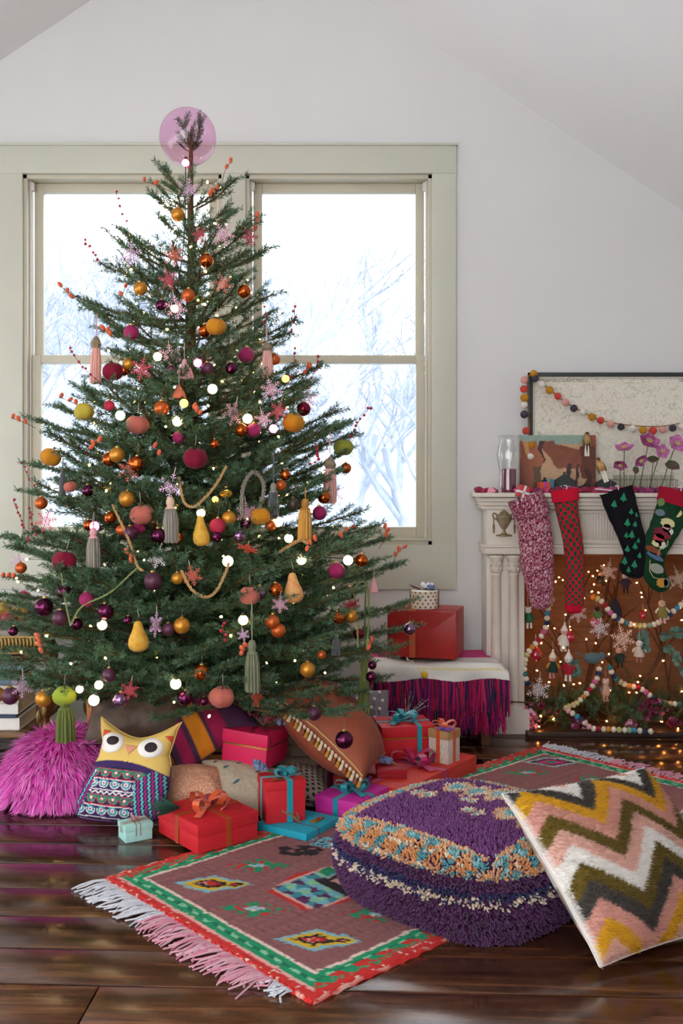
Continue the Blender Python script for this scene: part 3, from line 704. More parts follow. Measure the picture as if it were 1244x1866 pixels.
tree = thing('christmas_tree', 'tall decorated spruce christmas tree standing in front of the window', 'tree', (TX, TY, 0))
tb = MB(); TOPZ = tz(236)
tp = [(TX+.004*math.sin(i*1.3), TY+.004*math.cos(i*1.7), .06+(TOPZ-.06)*i/20) for i in range(21)]
tb.tube(tp, [.045*(1-i/20)**.8+.006 for i in range(21)], 10); wpart(tb, 'trunk', m_bark, tree)
_br = random.Random(21); TIPS = []
def add_branch(tip, zb=None, roll=0.0, lmul=1.0):
    tip = Vector(tip); rad = math.hypot(tip.x-TX, tip.y-TY)
    if zb is None:
        up = 1.0-min(1, max(0, (tip.z-.4)/2.2)); zb = tip.z-rad*(.55*(1-up)+(.02*up))
    zb = max(.34, zb); base = Vector((TX, TY, zb)); d = tip-base; L = d.length*lmul
    key = min(PROTO, key=lambda k: abs(math.log(k/L))); wood, nd, l0 = _br.choice(PROTO[key])
    m = frame(d, (0, 0, 1), base) @ Matrix.Rotation(roll, 4, 'X'); s = L/l0; m = m @ Matrix.Scale(s, 4)
    o = bpy.data.objects.new('branch', wood); COL.objects.link(o); o.parent = tree; o.matrix_local = Matrix.Translation(-tree.location) @ m
    c = bpy.data.objects.new('needles', nd); COL.objects.link(c); c.parent = o
    TIPS.append(tip); return o
# silhouette branches read off the photograph: (tip px, tip py, base py at the trunk, nearer/farther)
SIL = [(300, 312, 362, 0), (428, 330, 385, -.05), (290, 345, 385, .05), (425, 388, 430, 0), (296, 402, 440, 0), (205, 437, 500, 0), (495, 455, 505, 0), (470, 400, 462, .05),
       (180, 483, 520, -.05), (470, 470, 500, .1), (215, 418, 480, .1), (140, 548, 585, 0), (165, 565, 596, .1), (500, 540, 590, 0), (530, 612, 640, 0), (500, 570, 620, .1), (190, 608, 628, 0), (250, 500, 540, -.1),
       (195, 640, 650, .1), (540, 590, 640, .12), (588, 672, 722, 0), (545, 670, 710, -.05), (560, 700, 735, .1), (165, 690, 720, 0), (150, 712, 735, .1), (210, 670, 700, -.1), (70, 775, 800, 0), (120, 800, 820, -.1), (100, 745, 790, .1),
       (615, 755, 815, 0), (652, 798, 835, 0), (640, 775, 825, .1), (55, 855, 850, 0), (100, 880, 880, -.1), (620, 865, 880, 0), (600, 905, 910, .1), (50, 905, 905, .1), (5, 985, 985, 0), (60, 975, 965, -.1), (30, 1010, 1000, .1),
       (705, 990, 1010, 0), (690, 965, 1000, .1), (730, 1037, 1065, 0), (660, 940, 975, -.1), (-25, 1090, 1060, 0), (20, 1060, 1040, -.15), (-40, 1140, 1110, -.1), (10, 1190, 1130, 0), (745, 1110, 1130, -.05), (725, 1195, 1165, -.1), (755, 1150, 1140, .05),
       (-10, 1215, 1150, -.2), (60, 1260, 1170, -.3), (700, 1245, 1190, -.15), (650, 1270, 1200, -.3), (120, 1240, 1190, -.4)]
for px, py, bp, dy in SIL:
    t = P(px, py, TY+dy); add_branch(t, tz(bp), _br.uniform(-.3, .3))
# whorls all round (the back ones show through the gaps)
py = 345
while py < 1265:
    R = env(py); n = 2 if py < 450 else (3 if py < 650 else (5 if py < 900 else 7)); a0 = _br.uniform(0, 6)
    for k in range(n):
        a = a0+2*PI*k/n+_br.uniform(-.2, .2); rr_ = R*_br.uniform(.66, .95); x, y = TX+math.cos(a)*rr_, TY+math.sin(a)*rr_
        if y > WY-.12: rr_ *= (WY-.12-TY)/(y-TY); x, y = TX+math.cos(a)*rr_, TY+math.sin(a)*rr_
        add_branch((x, y, tz(py)+_br.uniform(-.03, .03)), None, _br.uniform(-.4, .4))
    py += 34 if py < 500 else (44 if py < 800 else 52)
# leader inside the balloon
for a, s in ((0, .2), (2.1, .17), (4.2, .19), (1.0, .12), (3.2, .10)):
    add_branch((TX+.045*math.cos(a), TY+.045*math.sin(a), TOPZ+(s-.17)), TOPZ-.10, 0)

# ------------------------------------------------------------------ balloon on the top
bc = P(342, 250, TY)
bl = thing('pink_balloon', 'clear pink balloon slipped over the very tip of the tree', 'balloon', bc)
b = MB(); r0 = 51.5*TK; b.sphere((0, 0, 0), r0, 40, 26, (1, 1, 1.02), fn=lambda d: 1-.03*max(0, -d.z-.6)); part(b, 'skin', thin_glass('pink_latex', (.97, .75, .90), .06, .03), bl)
b = MB(); b.lathe([(.014, -r0*.985), (.009, -r0*1.03), (.016, -r0*1.07), (.014, -r0*1.08)], 14); part(b, 'neck', M('pink_latex_neck', '#e0568f', rough=.3), bl)

# ------------------------------------------------------------------ ornament kit
def glossy(name, c, rough=.12, metal=.85, **k): return M(name, c, rough=rough, metal=metal, **k)
m_capg = glossy('ornament_cap', '#c9a45c', .3, .9); m_hook = M('hook_wire', '#8c8377', rough=.4, metal=.6); m_twine = M('hang_thread', '#cfc3b2', rough=.9)
BC = {'amber': M('amber_satin', '#c8862c', rough=.38, metal=.55, var=.08, vs=20), 'copper': glossy('copper_mirror', '#b4541b', .08), 'copperm': M('copper_satin', '#c05a22', rough=.35, metal=.5),
      'magenta': M('magenta_glitter', '#a81f5f', rough=.4, metal=.35, var=.25, vs=900, bump=.5, bs=900), 'plum': glossy('plum_mirror', '#5c1f42', .1), 'plumm': M('plum_satin', '#54283f', rough=.42, metal=.3),
      'burgundy': glossy('burgundy_mirror', '#7d1230', .1), 'red': M('red_glitter', '#c02748', rough=.4, metal=.3, var=.3, vs=900, bump=.5, bs=900), 'lilac': glossy('lilac_mirror', '#8c6a8c', .08), 'gold': glossy('gold_satin', '#d4a02f', .3, .7), 'slate': M('slate_satin', '#4a4038', rough=.4, metal=.3)}
_om = {}
def ball_mesh(c, kind):
    k = (c, kind)
    if k not in _om:
        b = MB()
        if kind == 'rib': b.sphere((0, 0, 0), 1, 48, 16, (1, 1, .95), fn=lambda d: 1-.05*abs(math.sin(math.atan2(d.y, d.x)*9))*math.sqrt(max(0, 1-d.z*d.z)))
        elif kind == 'disc': b.sphere((0, 0, 0), 1, 28, 14, (1, 1, .62))
        elif kind == 'facet': b.sphere((0, 0, 0), 1, 14, 10)
        else: b.sphere((0, 0, 0), 1, 28, 18)
        _om[k] = b.mesh('globe', BC[c], kind != 'facet')
    return _om[k]
b = MB(); b.lathe([(.24, .93), (.26, .98), (.25, 1.12), (.2, 1.15), (.05, 1.16)], 12); _cap = b.mesh('cap', m_capg, True, None, .6)
b = MB(); b.tube([(.09*math.cos(a), 0, 1.24+.12*math.sin(a)) for a in [2*PI*i/12 for i in range(13)]], .025, 5); b.tube([(0, 0, 1.35), (.02, .02, 1.8), (0, 0, 2.2)], .03, 4); _hook = b.mesh('hook', m_hook, True)
HANG = []
def bauble(kind, c, px, py, r, label, Y=None, k=.97):
    p = front(px, py, k) if Y is None else P(px, py, Y); s = r*p.y/FPX
    o = thing('bauble', label, 'bauble', p, (R_.uniform(-.12, .12), R_.uniform(-.12, .12), R_.uniform(0, 6)), 'baubles on the tree', s)
    link('globe', ball_mesh(c, kind), o); link('cap', _cap, o); link('hook', _hook, o); HANG.append(p+Vector((0, 0, 2.1*s))); return o
# velvet fruit
def velvet(n, c, c2=None): return M(n, c, rough=.8, spec=.2, sheen=.12, var=.12, vs=60, var2=c2, bump=.2, bs=300)
FM_ = {'apple': velvet('burgundy_velvet', '#7c0f2c'), 'orange': velvet('mustard_velvet', '#cf8a22', '#b97418'), 'peach': velvet('peach_velvet', '#c4705c', '#a9564d'), 'lime': velvet('lime_velvet', '#9a9a34', '#7e8230'),
       'pear': velvet('pear_velvet', '#dcae48', '#c98f2e'), 'pearp': velvet('blush_pear_velvet', '#e3b06a', '#d98a5c'), 'yellow': velvet('yellow_green_velvet', '#c9a941', '#a9a23c'), 'green': velvet('green_velvet', '#9fb03a', '#8a9a2c')}
m_stalk = M('fruit_stalk', '#4a3520', rough=.9); m_fleaf = velvet('velvet_leaf', '#4d5a2a')
def fruit(mk, px, py, r, label, name='velvet_fruit', cat='ornament', Y=None, lobes=5, flat=.9, leaf=True, k=.97):
    p = front(px, py, k) if Y is None else P(px, py, Y); s = r*p.y/FPX
    o = thing(name, label, cat, p, (R_.uniform(-.25, .1), R_.uniform(-.2, .2), R_.uniform(0, 6)), 'velvet fruit on the tree', s)
    key = ('fruit', mk, lobes)
    if key not in _om:
        b = MB()
        def fn(d):
            a = math.atan2(d.y, d.x); rim = math.sqrt(max(0, 1-d.z*d.z))
            return (1+.05*math.cos(lobes*a)*rim)*(1-.22*math.exp(-(rim/.3)**2)*(1 if d.z > 0 else .5))
        b.sphere((0, 0, 0), 1, 30, 18, (1, 1, flat), fn=fn); _om[key] = b.mesh('flesh', FM_[mk], True)
        b = MB(); b.tube([(0, 0, .62), (.03, 0, .85), (.1, 0, 1.05)], [.07, .05, .06], 6); _om['stalk'] = b.mesh('stalk', m_stalk, True)
        b = MB(); b.grid(lambda u, v: ((.1+.6*v, (u-.5)*.5*math.sin(PI*min(.98, .1+.9*v)), .82+.15*math.sin(PI*v)), None), 4, 6); _om['leaf'] = b.mesh('leaf', m_fleaf, True)
        b = MB(); b.tube([(.06, 0, 1.0), (0, 0, 1.5), (0, 0, 1.9)], .02, 4); _om['thread'] = b.mesh('thread', m_twine, True)
    link('flesh', _om[key], o); link('stalk', _om['stalk'], o); link('thread', _om['thread'], o)
    if leaf: link('leaf', _om['leaf'], o)
    HANG.append(p+Vector((0, 0, 1.8*s))); return o
def pear(mk, px, py, w_, h_, label):
    p = front(px, py); s = p.y/FPX; o = thing('velvet_pear', label, 'ornament', p, (0, R_.uniform(-.08, .08), 0), 'velvet fruit on the tree')
    W, Hh = w_*s/2, h_*s; b = MB(); b.lathe([(.02*W, -.5*Hh), (.55*W, -.48*Hh), (.9*W, -.38*Hh), (W, -.24*Hh), (.92*W, -.08*Hh), (.68*W, .10*Hh), (.5*W, .25*Hh), (.42*W, .38*Hh), (.3*W, .46*Hh), (.05*W, .5*Hh)], 24); part(b, 'flesh', FM_[mk], o)
    b = MB(); b.tube([(0, 0, .47*Hh), (.002, 0, .56*Hh), (.006, 0, .62*Hh)], [.004, .003, .0035], 6); part(b, 'stalk', m_stalk, o)
    b = MB(); b.tube([(.006, 0, .6*Hh), (0, 0, .85*Hh)], .0008, 4); part(b, 'thread', m_twine, o)
    HANG.append(p+Vector((0, 0, .85*Hh)))
# snowflakes
SC = {'blush': M('blush_glitter', '#d9a3b5', rough=.4, metal=.2, var=.15, vs=700), 'lilac': M('lilac_glitter', '#cfa6c4', rough=.4, metal=.2, var=.15, vs=700), 'red': M('red_flake_glitter', '#b83246', rough=.4, metal=.25, var=.2, vs=700), 'coral': M('coral_glitter', '#c8573f', rough=.4, metal=.2, var=.2, vs=700),
      'white': M('white_glitter', '#ece2e4', rough=.5, var=.05, vs=700), 'warm': M('warm_white_glitter', '#e9cdb8', rough=.5, var=.05, vs=700)}
def flake_mesh(c):
    k = ('flake', c)
    if k not in _om:
        b = MB(); t = .07
        for i in range(6):
            a = PI/3*i+PI/6; d = Vector((math.cos(a), 0, math.sin(a))); b.bar(Vector((0, 0, 0)), d, .055, t)
            for q, l in ((.38, .26), (.60, .30), (.82, .18)):
                for s in (-1, 1):
                    e = Vector((math.cos(a+s*PI/3.2), 0, math.sin(a+s*PI/3.2))); b.bar(d*q, d*q+e*l, .045, t)
            d2 = Vector((math.cos(a+PI/6), 0, math.sin(a+PI/6))); b.bar(d*.36, Vector((math.cos(a+PI/3), 0, math.sin(a+PI/3)))*.36, .045, t); b.bar(d2*.15, d2*.5, .045, t)
        for i in range(6):
            a = PI/3*i+PI/6; b.sphere((math.cos(a), 0, math.sin(a)), .05, 6, 4)
        _om[k] = b.mesh('snowflake', SC[c], False)
    return _om[k]
def flake(c, px, py, r, label, rz=0, rx=0, Y=None, group='glitter snowflakes on the tree', k=.99):
    p = front(px, py, k) if Y is None else P(px, py, Y); s = r*1.18*p.y/FPX
    o = tag(link('snowflake', flake_mesh(c), None, p, (rx, R_.uniform(-.4, .4), rz), s), label, 'snowflake', group)
    if Y is None: HANG.append(p+Vector((0, .01, s)))
    q = MB(); q.tube([(0, 0, 1), (0, .1, 1.5)], .03, 4); part(q, 'thread', m_twine, o); return o
# tassels
TC = {'pink': M('pink_thread', '#e2a9a0', rough=.8, sheen=.3, stretch=(60, 60, 1), var=.2, vs=6), 'grey': M('grey_thread', '#8b8378', rough=.8, sheen=.3, stretch=(60, 60, 1), var=.35, vs=6), 'gold': M('gold_thread', '#c18f3c', rough=.7, sheen=.3, stretch=(60, 60, 1), var=.3, vs=6),
      'olive': M('olive_thread', '#5f6a2c', rough=.8, sheen=.3, stretch=(60, 60, 1), var=.35, vs=6), 'sage': M('sage_thread', '#76785c', rough=.8, sheen=.3, stretch=(60, 60, 1), var=.35, vs=6), 'dusk': M('dusk_thread', '#57575a', rough=.8, sheen=.3, stretch=(60, 60, 1), var=.35, vs=6), 'blush': M('blush_thread', '#d99aa0', rough=.85, sheen=.4, bump=.5, bs=200)}
def tassel(cs, ch, px, py0, py1, w_, label, cord=40, wood=False, neck=None, k=.99, Y=None, name='tassel'):
    pt = front(px, (py0+py1)/2, k) if Y is None else P(px, (py0+py1)/2, Y); s = pt.y/FPX; top = P(px, py0, pt.y); Hh = (py1-py0)*s; W = w_*s/2
    o = thing(name, label, 'tassel', top, (0, R_.uniform(-.03, .03), 0), 'tassels on the tree'); hh = Hh*.26
    b = MB()
    if wood: b.lathe([(.003, 0), (.35*W, -.03*Hh), (.7*W, -.10*Hh), (.95*W, -.18*Hh), (.75*W, -.24*Hh), (.45*W, -.28*Hh), (.6*W, -.32*Hh)], 7)
    else: b.lathe([(.003, 0), (.35*W, -.02*Hh), (.5*W, -.08*Hh), (.55*W, -.14*Hh), (.42*W, -.20*Hh), (.6*W, -.24*Hh), (.72*W, -hh)], 14)
    part(b, 'head', ch, o, not wood)
    b = MB(); z0 = -hh*.98
    for i in range(46):
        a = i*2.39996; q = math.sqrt((i+.5)/46); x0, y0 = .62*W*q*math.cos(a), .62*W*q*math.sin(a); f = 1.5+R_.uniform(-.12, .12)
        b.tube([(x0, y0, z0), (x0*f*.92, y0*f*.92, z0-(Hh-hh)*.35), (x0*f, y0*f, -Hh*R_.uniform(.96, 1.0))], [W*.11, W*.14, W*.12], 4)
    part(b, 'skirt', TC[cs], o)
    if cord:
        b = MB(); b.tube([(0, 0, -.002), (.002, .002, cord*s*.5), (0, .01, cord*s)], .0012 if cord < 60 else .002, 5); b.tube([(.001, 0, -.002), (-.003, .002, cord*s*.5), (0, .01, cord*s)], .0012 if cord < 60 else .002, 5); part(b, 'cord', TC[cs], o)
    HANG.append(top+Vector((0, .01, cord*s))); return o
# ------------------------------------------------------------------ ornaments, one by one
B = bauble
B('ball', 'amber', 324, 391, 12.5, 'amber satin bauble left of the bare upper trunk, highest of all baubles')
B('ball', 'copper', 376, 475, 13, 'shiny copper bauble below the red flake on the upper trunk')
B('ball', 'amber', 256, 526, 12.5, 'amber satin bauble hanging alone at the upper left edge')
B('rib', 'copperm', 343, 538, 12.5, 'ribbed copper bauble against the upper trunk above the pink flake')
B('ball', 'copper', 445, 531, 12.5, 'shiny copper bauble at the upper right near the window mullion')
B('ball', 'plum', 293, 556, 10, 'small shiny plum bauble left of the pale pink flake')
B('ball', 'magenta', 239, 606, 14, 'magenta glitter bauble on the upper left branch over the window rail')
B('ball', 'copper', 373, 603, 12, 'shiny copper bauble tucked behind the upper mustard velvet fruit', k=.85)
B('ball', 'amber', 235, 663, 11, 'amber satin bauble right of the crimson velvet apple')
B('ball', 'copper', 226, 675, 10, 'copper bauble half hidden behind the crimson velvet apple', k=.88)
B('ball', 'plumm', 378, 671, 11, 'matte plum bauble right of the pink knitted bell')
B('ball', 'plumm', 312, 674, 9, 'small matte plum bauble left of the pink knitted bell')
B('rib', 'copperm', 294, 744, 14, 'ribbed copper bauble left of the trunk above the peach fruit')
B('rib', 'red', 199, 739, 10, 'small red ribbed bauble beside the yellow green velvet apple')
B('ball', 'magenta', 325, 797, 11, 'magenta glitter bauble left above the dark velvet apple')
B('ball', 'copper', 391, 809, 9, 'small copper bauble right of the dark velvet apple')
B('ball', 'amber', 213, 829, 14, 'amber satin bauble in front of a copper one on the left middle')
B('ball', 'copper', 199, 837, 13, 'copper bauble peeking out behind an amber one on the left middle', k=.9)
B('facet', 'copper', 248, 845, 14, 'faceted copper bauble beside the coral red flake')
B('ball', 'plum', 160, 894, 11, 'shiny plum bauble on the left middle near the coral velvet ball')
B('ball', 'amber', 231, 909, 15, 'amber satin bauble above the rose velvet peach')
B('rib', 'copperm', 75, 917, 12, 'ribbed copper bauble above the red flake at the left edge')
B('ball', 'magenta', 448, 647, 15, 'magenta glitter bauble right of the trunk by the window rail')
B('facet', 'plum', 421, 671, 11, 'faceted plum bauble below left of the magenta bauble')
B('rib', 'copperm', 500, 655, 11, 'ribbed orange bauble beside the right upper pink tassel')
B('ball', 'burgundy', 553, 745, 13, 'shiny burgundy bauble under the dark red flake on the right')
B('ball', 'copper', 440, 784, 12, 'shiny copper bauble left of a magenta one in the middle')
B('ball', 'magenta', 462, 784, 13, 'magenta glitter bauble right of a copper one in the middle')
B('ball', 'copper', 630, 853, 10, 'shiny copper bauble at the right edge below the green half apple')
B('facet', 'copper', 519, 865, 10, 'faceted copper bauble above the ribbed one by the grey tassel')
B('rib', 'copperm', 512, 884, 10, 'ribbed copper bauble beside the grey tassel right of the trunk')
B('ball', 'copper', 590, 906, 12, 'copper bauble in front of the right pink tassel')
B('disc', 'gold', 412, 900, 12, 'flat gold bauble with black script near the rope garland')
B('ball', 'slate', 534, 918, 11, 'dark olive bauble left of the gold tassel', k=.85)
B('ball', 'copper', 201, 943, 11, 'copper bauble upper right of the glowing pink bulb')
B('ball', 'copper', 161, 957, 10, 'copper bauble behind the glowing pink bulb', k=.9)
B('rib', 'copperm', 222, 966, 11, 'ribbed copper bauble left of the plum one under the rose peach')
B('ball', 'plumm', 237, 971, 13, 'matte plum bauble below the rose velvet peach')
B('ball', 'magenta', 254, 960, 12, 'magenta bauble hidden under the rose velvet peach', k=.9)
B('ball', 'copper', 280, 949, 10, 'copper bauble between the rose peach and the grey tassel', k=.9)
B('ball', 'plum', 289, 976, 14, 'shiny plum bauble left of the large grey tassel')
B('ball', 'copper', 321, 980, 13, 'copper bauble right behind the large grey tassel', k=.9)
B('ball', 'red', 396, 959, 15, 'red glitter bauble right of the upper yellow pear')
B('ball', 'plum', 394, 978, 10, 'small plum bauble under the red glitter bauble')
B('rib', 'copperm', 38, 1035, 11, 'ribbed copper bauble at the far left edge in front of a pale flake')
B('ball', 'plumm', 279, 1059, 17, 'large matte plum bauble below the white flake')
B('ball', 'amber', 323, 1054, 11, 'amber bauble beside the coral flake left of the rope')
B('ball', 'plum', 117, 1078, 13, 'shiny plum bauble below the large wine velvet apple')
B('ball', 'magenta', 158, 1092, 14, 'magenta glitter bauble near the left olive cords')
B('ball', 'plum', 80, 1106, 17, 'large shiny plum bauble over the left table')
B('ball', 'plumm', 110, 1126, 15, 'matte plum bauble just right of the large shiny one over the table')
B('ball', 'plum', 193, 1114, 15, 'shiny plum bauble above a white glowing bulb on the lower left')
B('ball', 'plum', 140, 1137, 11, 'dark plum bauble behind the left olive cords', k=.85)
B('ball', 'amber', 331, 1140, 15, 'amber bauble right of a plum copper one in the lower middle')
B('ball', 'plumm', 307, 1147, 12, 'plum bauble left of the amber one in the lower middle')
B('ball', 'plum', 233, 1130, 8, 'tiny plum bauble above the lower yellow pear')
B('ball', 'plumm', 199, 1230, 13, 'matte plum bauble hanging low above the lilac one')
B('ball', 'copper', 366, 1225, 14, 'shiny copper bauble low on the tree above the blush peach')
B('ball', 'plumm', 19, 1268, 16, 'plum bauble hanging in front of the white books')
B('ball', 'amber', -3, 1266, 13, 'amber bauble cut by the left edge beside the plum one')
B('ball', 'amber', 79, 1273, 15, 'amber bauble left of the green apple tassel')
B('ball', 'lilac', 219, 1275, 14, 'shiny lilac bauble hanging just above the owl cushion')
B('ball', 'plum', 337, 1272, 14, 'shiny plum bauble hanging over the brown velvet cushion')
B('ball', 'amber', 417, 944, 13, 'amber bauble above the lilac one right of the yellow pear')
B('ball', 'plum', 447, 956, 10, 'plum bauble behind the pink flake left of the smiling fruit', k=.9)
B('rib', 'copperm', 493, 958, 10, 'ribbed copper bauble below the smiling orange fruit')
B('ball', 'magenta', 582, 935, 13, 'magenta satin bauble right of the gold tassel against the glass')
B('ball', 'lilac', 436, 976, 12, 'shiny lilac bauble below the amber one in the middle')
B('ball', 'magenta', 613, 1040, 15, 'magenta glitter bauble on the lower right')
B('ball', 'copper', 658, 1021, 12, 'shiny copper bauble on the lower right edge near the casing')
B('ball', 'lilac', 472, 1080, 13, 'shiny lilac bauble in front of the rosy velvet peach')
B('ball', 'copper', 502, 1075, 13, 'shiny copper bauble left of the blush pear')
B('rib', 'copperm', 496, 1133, 14, 'upper of two ribbed copper baubles hanging close together')
B('rib', 'copperm', 507, 1149, 14, 'lower of two ribbed copper baubles hanging close together')
B('facet', 'copper', 615, 1126, 12, 'faceted copper bauble left of an amber one on the lower right')
B('ball', 'amber', 640, 1122, 13, 'amber bauble under the red flake on the lower right')
B('ball', 'slate', 637, 1081, 12, 'dark grey bauble above the red flake on the lower right', k=.9)
B('ball', 'burgundy', 653, 1155, 10, 'burgundy bauble behind the right green cord')
B('ball', 'lilac', 746, 1146, 11, 'shiny lilac bauble at the far right tip before the red parcel')
B('ball', 'amber', 560, 1220, 14, 'amber bauble hanging low above the terracotta cushion')
B('ball', 'copperm', 586, 1193, 8, 'small copper bauble above right of the low amber one')
B('ball', 'plum', 678, 1212, 8, 'tiny plum bauble among orange berries at the lower right')
B('ball', 'plum', 676, 1233, 10, 'small plum bauble below the tiny one at the lower right')
B('ball', 'plumm', 572, 1300, 13, 'matte plum bauble hanging in front of the terracotta cushion', Y=3.72)
B('ball', 'plum', 627, 1348, 16.5, 'mirrored plum bauble hanging lowest before the terracotta cushion', Y=3.66)
B('ball', 'plum', 371, 1278, 8, 'tiny plum bauble left of the blush peach')
B('ball', 'plum', 24, 1150, 9, 'small plum bauble at the left edge over the gilded table')
# fruit
F = fruit
F('orange', 393, 595, 18, 'round mustard velvet fruit right of the upper trunk')
F('apple', 205, 677, 19, 'crimson velvet apple with leaf left of the red flake')
F('yellow', 153, 750, 18, 'yellow green velvet apple at the left before the window')
F('peach', 250, 774, 21, 'peach velvet fruit on the left upper middle', flat=.85)
F('apple', 355, 835, 22, 'dark wine velvet apple in the middle of the tree', flat=.95)
F('orange', 93, 833, 19, 'mustard velvet fruit with leaf at the left edge')
F('peach', 128, 887, 12, 'small coral velvet ball near the left dark tassel')
F('orange', 534, 770, 20, 'wide mustard velvet pumpkin on the right against the window', flat=.8)
F('lime', 626, 815, 18, 'olive green velvet half apple at the right edge', flat=.85)
F('peach', 259, 938, 22, 'rose velvet peach left of the large grey tassel')
F('apple', 118, 1023, 22, 'wine velvet apple with green leaf on the lower left')
F('orange', 474, 941, 19, 'orange velvet fruit with a smiling face in the middle', flat=.9)
F('peach', 455, 1085, 20, 'rosy velvet peach behind a lilac bauble')
F('peach', 404, 1270, 23, 'blush velvet peach hanging at the bottom of the tree', flat=.8)
pear('pear', 366, 967, 31, 56, 'yellow velvet pear in the middle right of the grey tassel')
pear('pear', 252, 1159, 38, 56, 'yellow velvet pear on the lower left')
pear('pearp', 534, 1071, 36, 56, 'yellow velvet pear with blush top on the lower right')
# tassels
m_conew = M('antique_wood', '#8a7a63', rough=.6, var=.25, vs=60)
tassel('pink', m_conew, 175, 612, 700, 22, 'long pink tassel with carved wooden head at the upper left', 42, True)
tassel('pink', m_conew, 486, 622, 690, 22, 'pink tassel with carved wooden head right of the magenta bauble', 35, True)
tassel('pink', m_conew, 601, 832, 918, 25, 'long pink tassel with carved wooden head at the right edge', 45, True)
tassel('grey', M('cream_thread', '#d8b49a', rough=.8), 310, 905, 990, 29, 'large grey tassel with pinkish head under the lilac flake', 18)
tassel('dusk', TC['grey'], 498, 880, 946, 22, 'slate grey tassel below the grey rope right of the trunk', 60)
tassel('gold', M('gold_knot', '#a8742c', rough=.6), 556, 908, 986, 28, 'gold tassel right of the trunk against the window', 20)
tassel('dusk', TC['dusk'], 114, 850, 905, 12, 'slim dark tassel at the left edge before the glass', 16)
tassel('grey', TC['blush'], 170, 962, 1034, 26, 'grey tassel with dusty pink knotted head on the left', 30)
tassel('sage', TC['sage'], 459, 1166, 1262, 30, 'sage green tassel on a long cord in the lower middle', 75)
tassel('dusk', TC['dusk'], 612, 1155, 1195, 18, 'small grey tassel hidden in the lower right branches', 20)
tassel('olive', TC['olive'], 664, 1190, 1385, 26, 'large olive tassel on long green cords reaching towards the gifts', 120, k=.9)
ga = fruit('green', 117, 1268, 21, 'lime green velvet apple topping a green tassel above the fur pouf', leaf=False, flat=.85)
tassel('olive', TC['olive'], 118, 1272, 1352, 36, 'green tassel hanging below the lime velvet apple', 0, Y=ga.location.y)
def bell(px, py, w_, h_, mat, label):
    p = front(px, py); s = p.y/FPX; W, Hh = w_*s/2, h_*s; o = thing('felt_bell', label, 'ornament', p, group='felt bells on the tree')
    b = MB(); b.lathe([(.02*W, .5*Hh), (.22*W, .45*Hh), (.3*W, .25*Hh), (.62*W, .05*Hh), (.85*W, -.2*Hh), (W, -.5*Hh), (.9*W, -.5*Hh), (.6*W, -.1*Hh)], 18, fn=lambda a, z: 1+.06*math.sin(5*a)); part(b, 'bell', mat, o)
    b = MB(); b.lathe([(.95*W, -.42*Hh), (1.08*W, -.46*Hh), (.95*W, -.52*Hh)], 18); part(b, 'rim', mat, o)
    b = MB(); b.tube([(0, 0, .48*Hh), (0, 0, 1.3*Hh)], .001, 4); part(b, 'thread', m_twine, o); HANG.append(p+Vector((0, 0, 1.2*Hh)))
bell(336, 672, 34, 36, TC['blush'], 'pink knitted bell left of the pink bulb in the upper tree')
bell(326, 713, 26, 24, M('coral_felt', '#d07052', rough=.9), 'coral felt bell above the ribbed copper bauble')
bell(681, 1066, 16, 26, TC['blush'], 'small pink felt bell at the right tip near the casing')
# snowflakes
K = flake
K('lilac', 343, 346, 18, 'lilac flake nearest the tree tip'); K('blush', 405, 428, 19, 'blush flake right of the bare upper trunk'); K('red', 364, 428, 13, 'small red flake on the upper trunk')
K('red', 455, 432, 15, 'red flake at the upper right tip', 0.6); K('lilac', 237, 465, 18, 'lilac flake at the upper left edge'); K('coral', 316, 466, 16, 'coral flake left of the upper copper bauble')
K('red', 308, 511, 17, 'red flake left of the trunk under a coral one'); K('coral', 406, 518, 14, 'coral flake right of the trunk above the mustard fruit'); K('blush', 321, 560, 18, 'blush flake beneath the ribbed bauble on the upper trunk')
K('red', 258, 673, 18, 'crimson flake between the velvet apple and pink flake'); K('blush', 310, 648, 18, 'blush flake upper left of the pink knitted bell'); K('blush', 494, 710, 17, 'blush flake below the right upper pink tassel')
K('blush', 425, 754, 19, 'tall blush flake left of a white bulb in the middle', .7); K('red', 508, 749, 15, 'rose flake left of the mustard pumpkin'); K('blush', 480, 764, 14, 'blush flake above the glowing pink bulb')
K('red', 558, 724, 17, 'dark red flake above the burgundy bauble at the right'); K('coral', 234, 858, 17, 'coral red flake under the copper baubles on the left'); K('lilac', 312, 886, 20, 'lilac flake above the large grey tassel')
K('blush', 607, 896, 18, 'blush flake over the right pink tassel'); K('red', 83, 950, 17, 'red flake at the left edge below a ribbed bauble'); K('lilac', 32, 1023, 12, 'pale flake behind the far left ribbed bauble')
K('white', 287, 1017, 16, 'white flake above the large matte plum bauble'); K('coral', 350, 1049, 16, 'coral flake on the rope in the lower middle'); K('lilac', 284, 1138, 19, 'lilac flake seen edge on right of the lower pear', 1.2)
K('lilac', 41, 1251, 18, 'lilac flake at the lower left by the white books', .6); K('red', 236, 1258, 15, 'red flake beside the shiny lilac bauble'); K('blush', 448, 935, 17, 'blush flake left of the smiling fruit', .5)
K('coral', 451, 1000, 18, 'coral red flake lying flat on a branch', 0, 1.1); K('blush', 510, 1101, 14, 'blush flake left under the blush pear'); K('lilac', 443, 1157, 10, 'small lilac flake on the sage cord')
K('red', 640, 1102, 15, 'red flake above the amber bauble on the lower right', 0, .6); K('coral', 468, 1270, 17, 'coral flake hanging edge on above the pink box', 1.1)
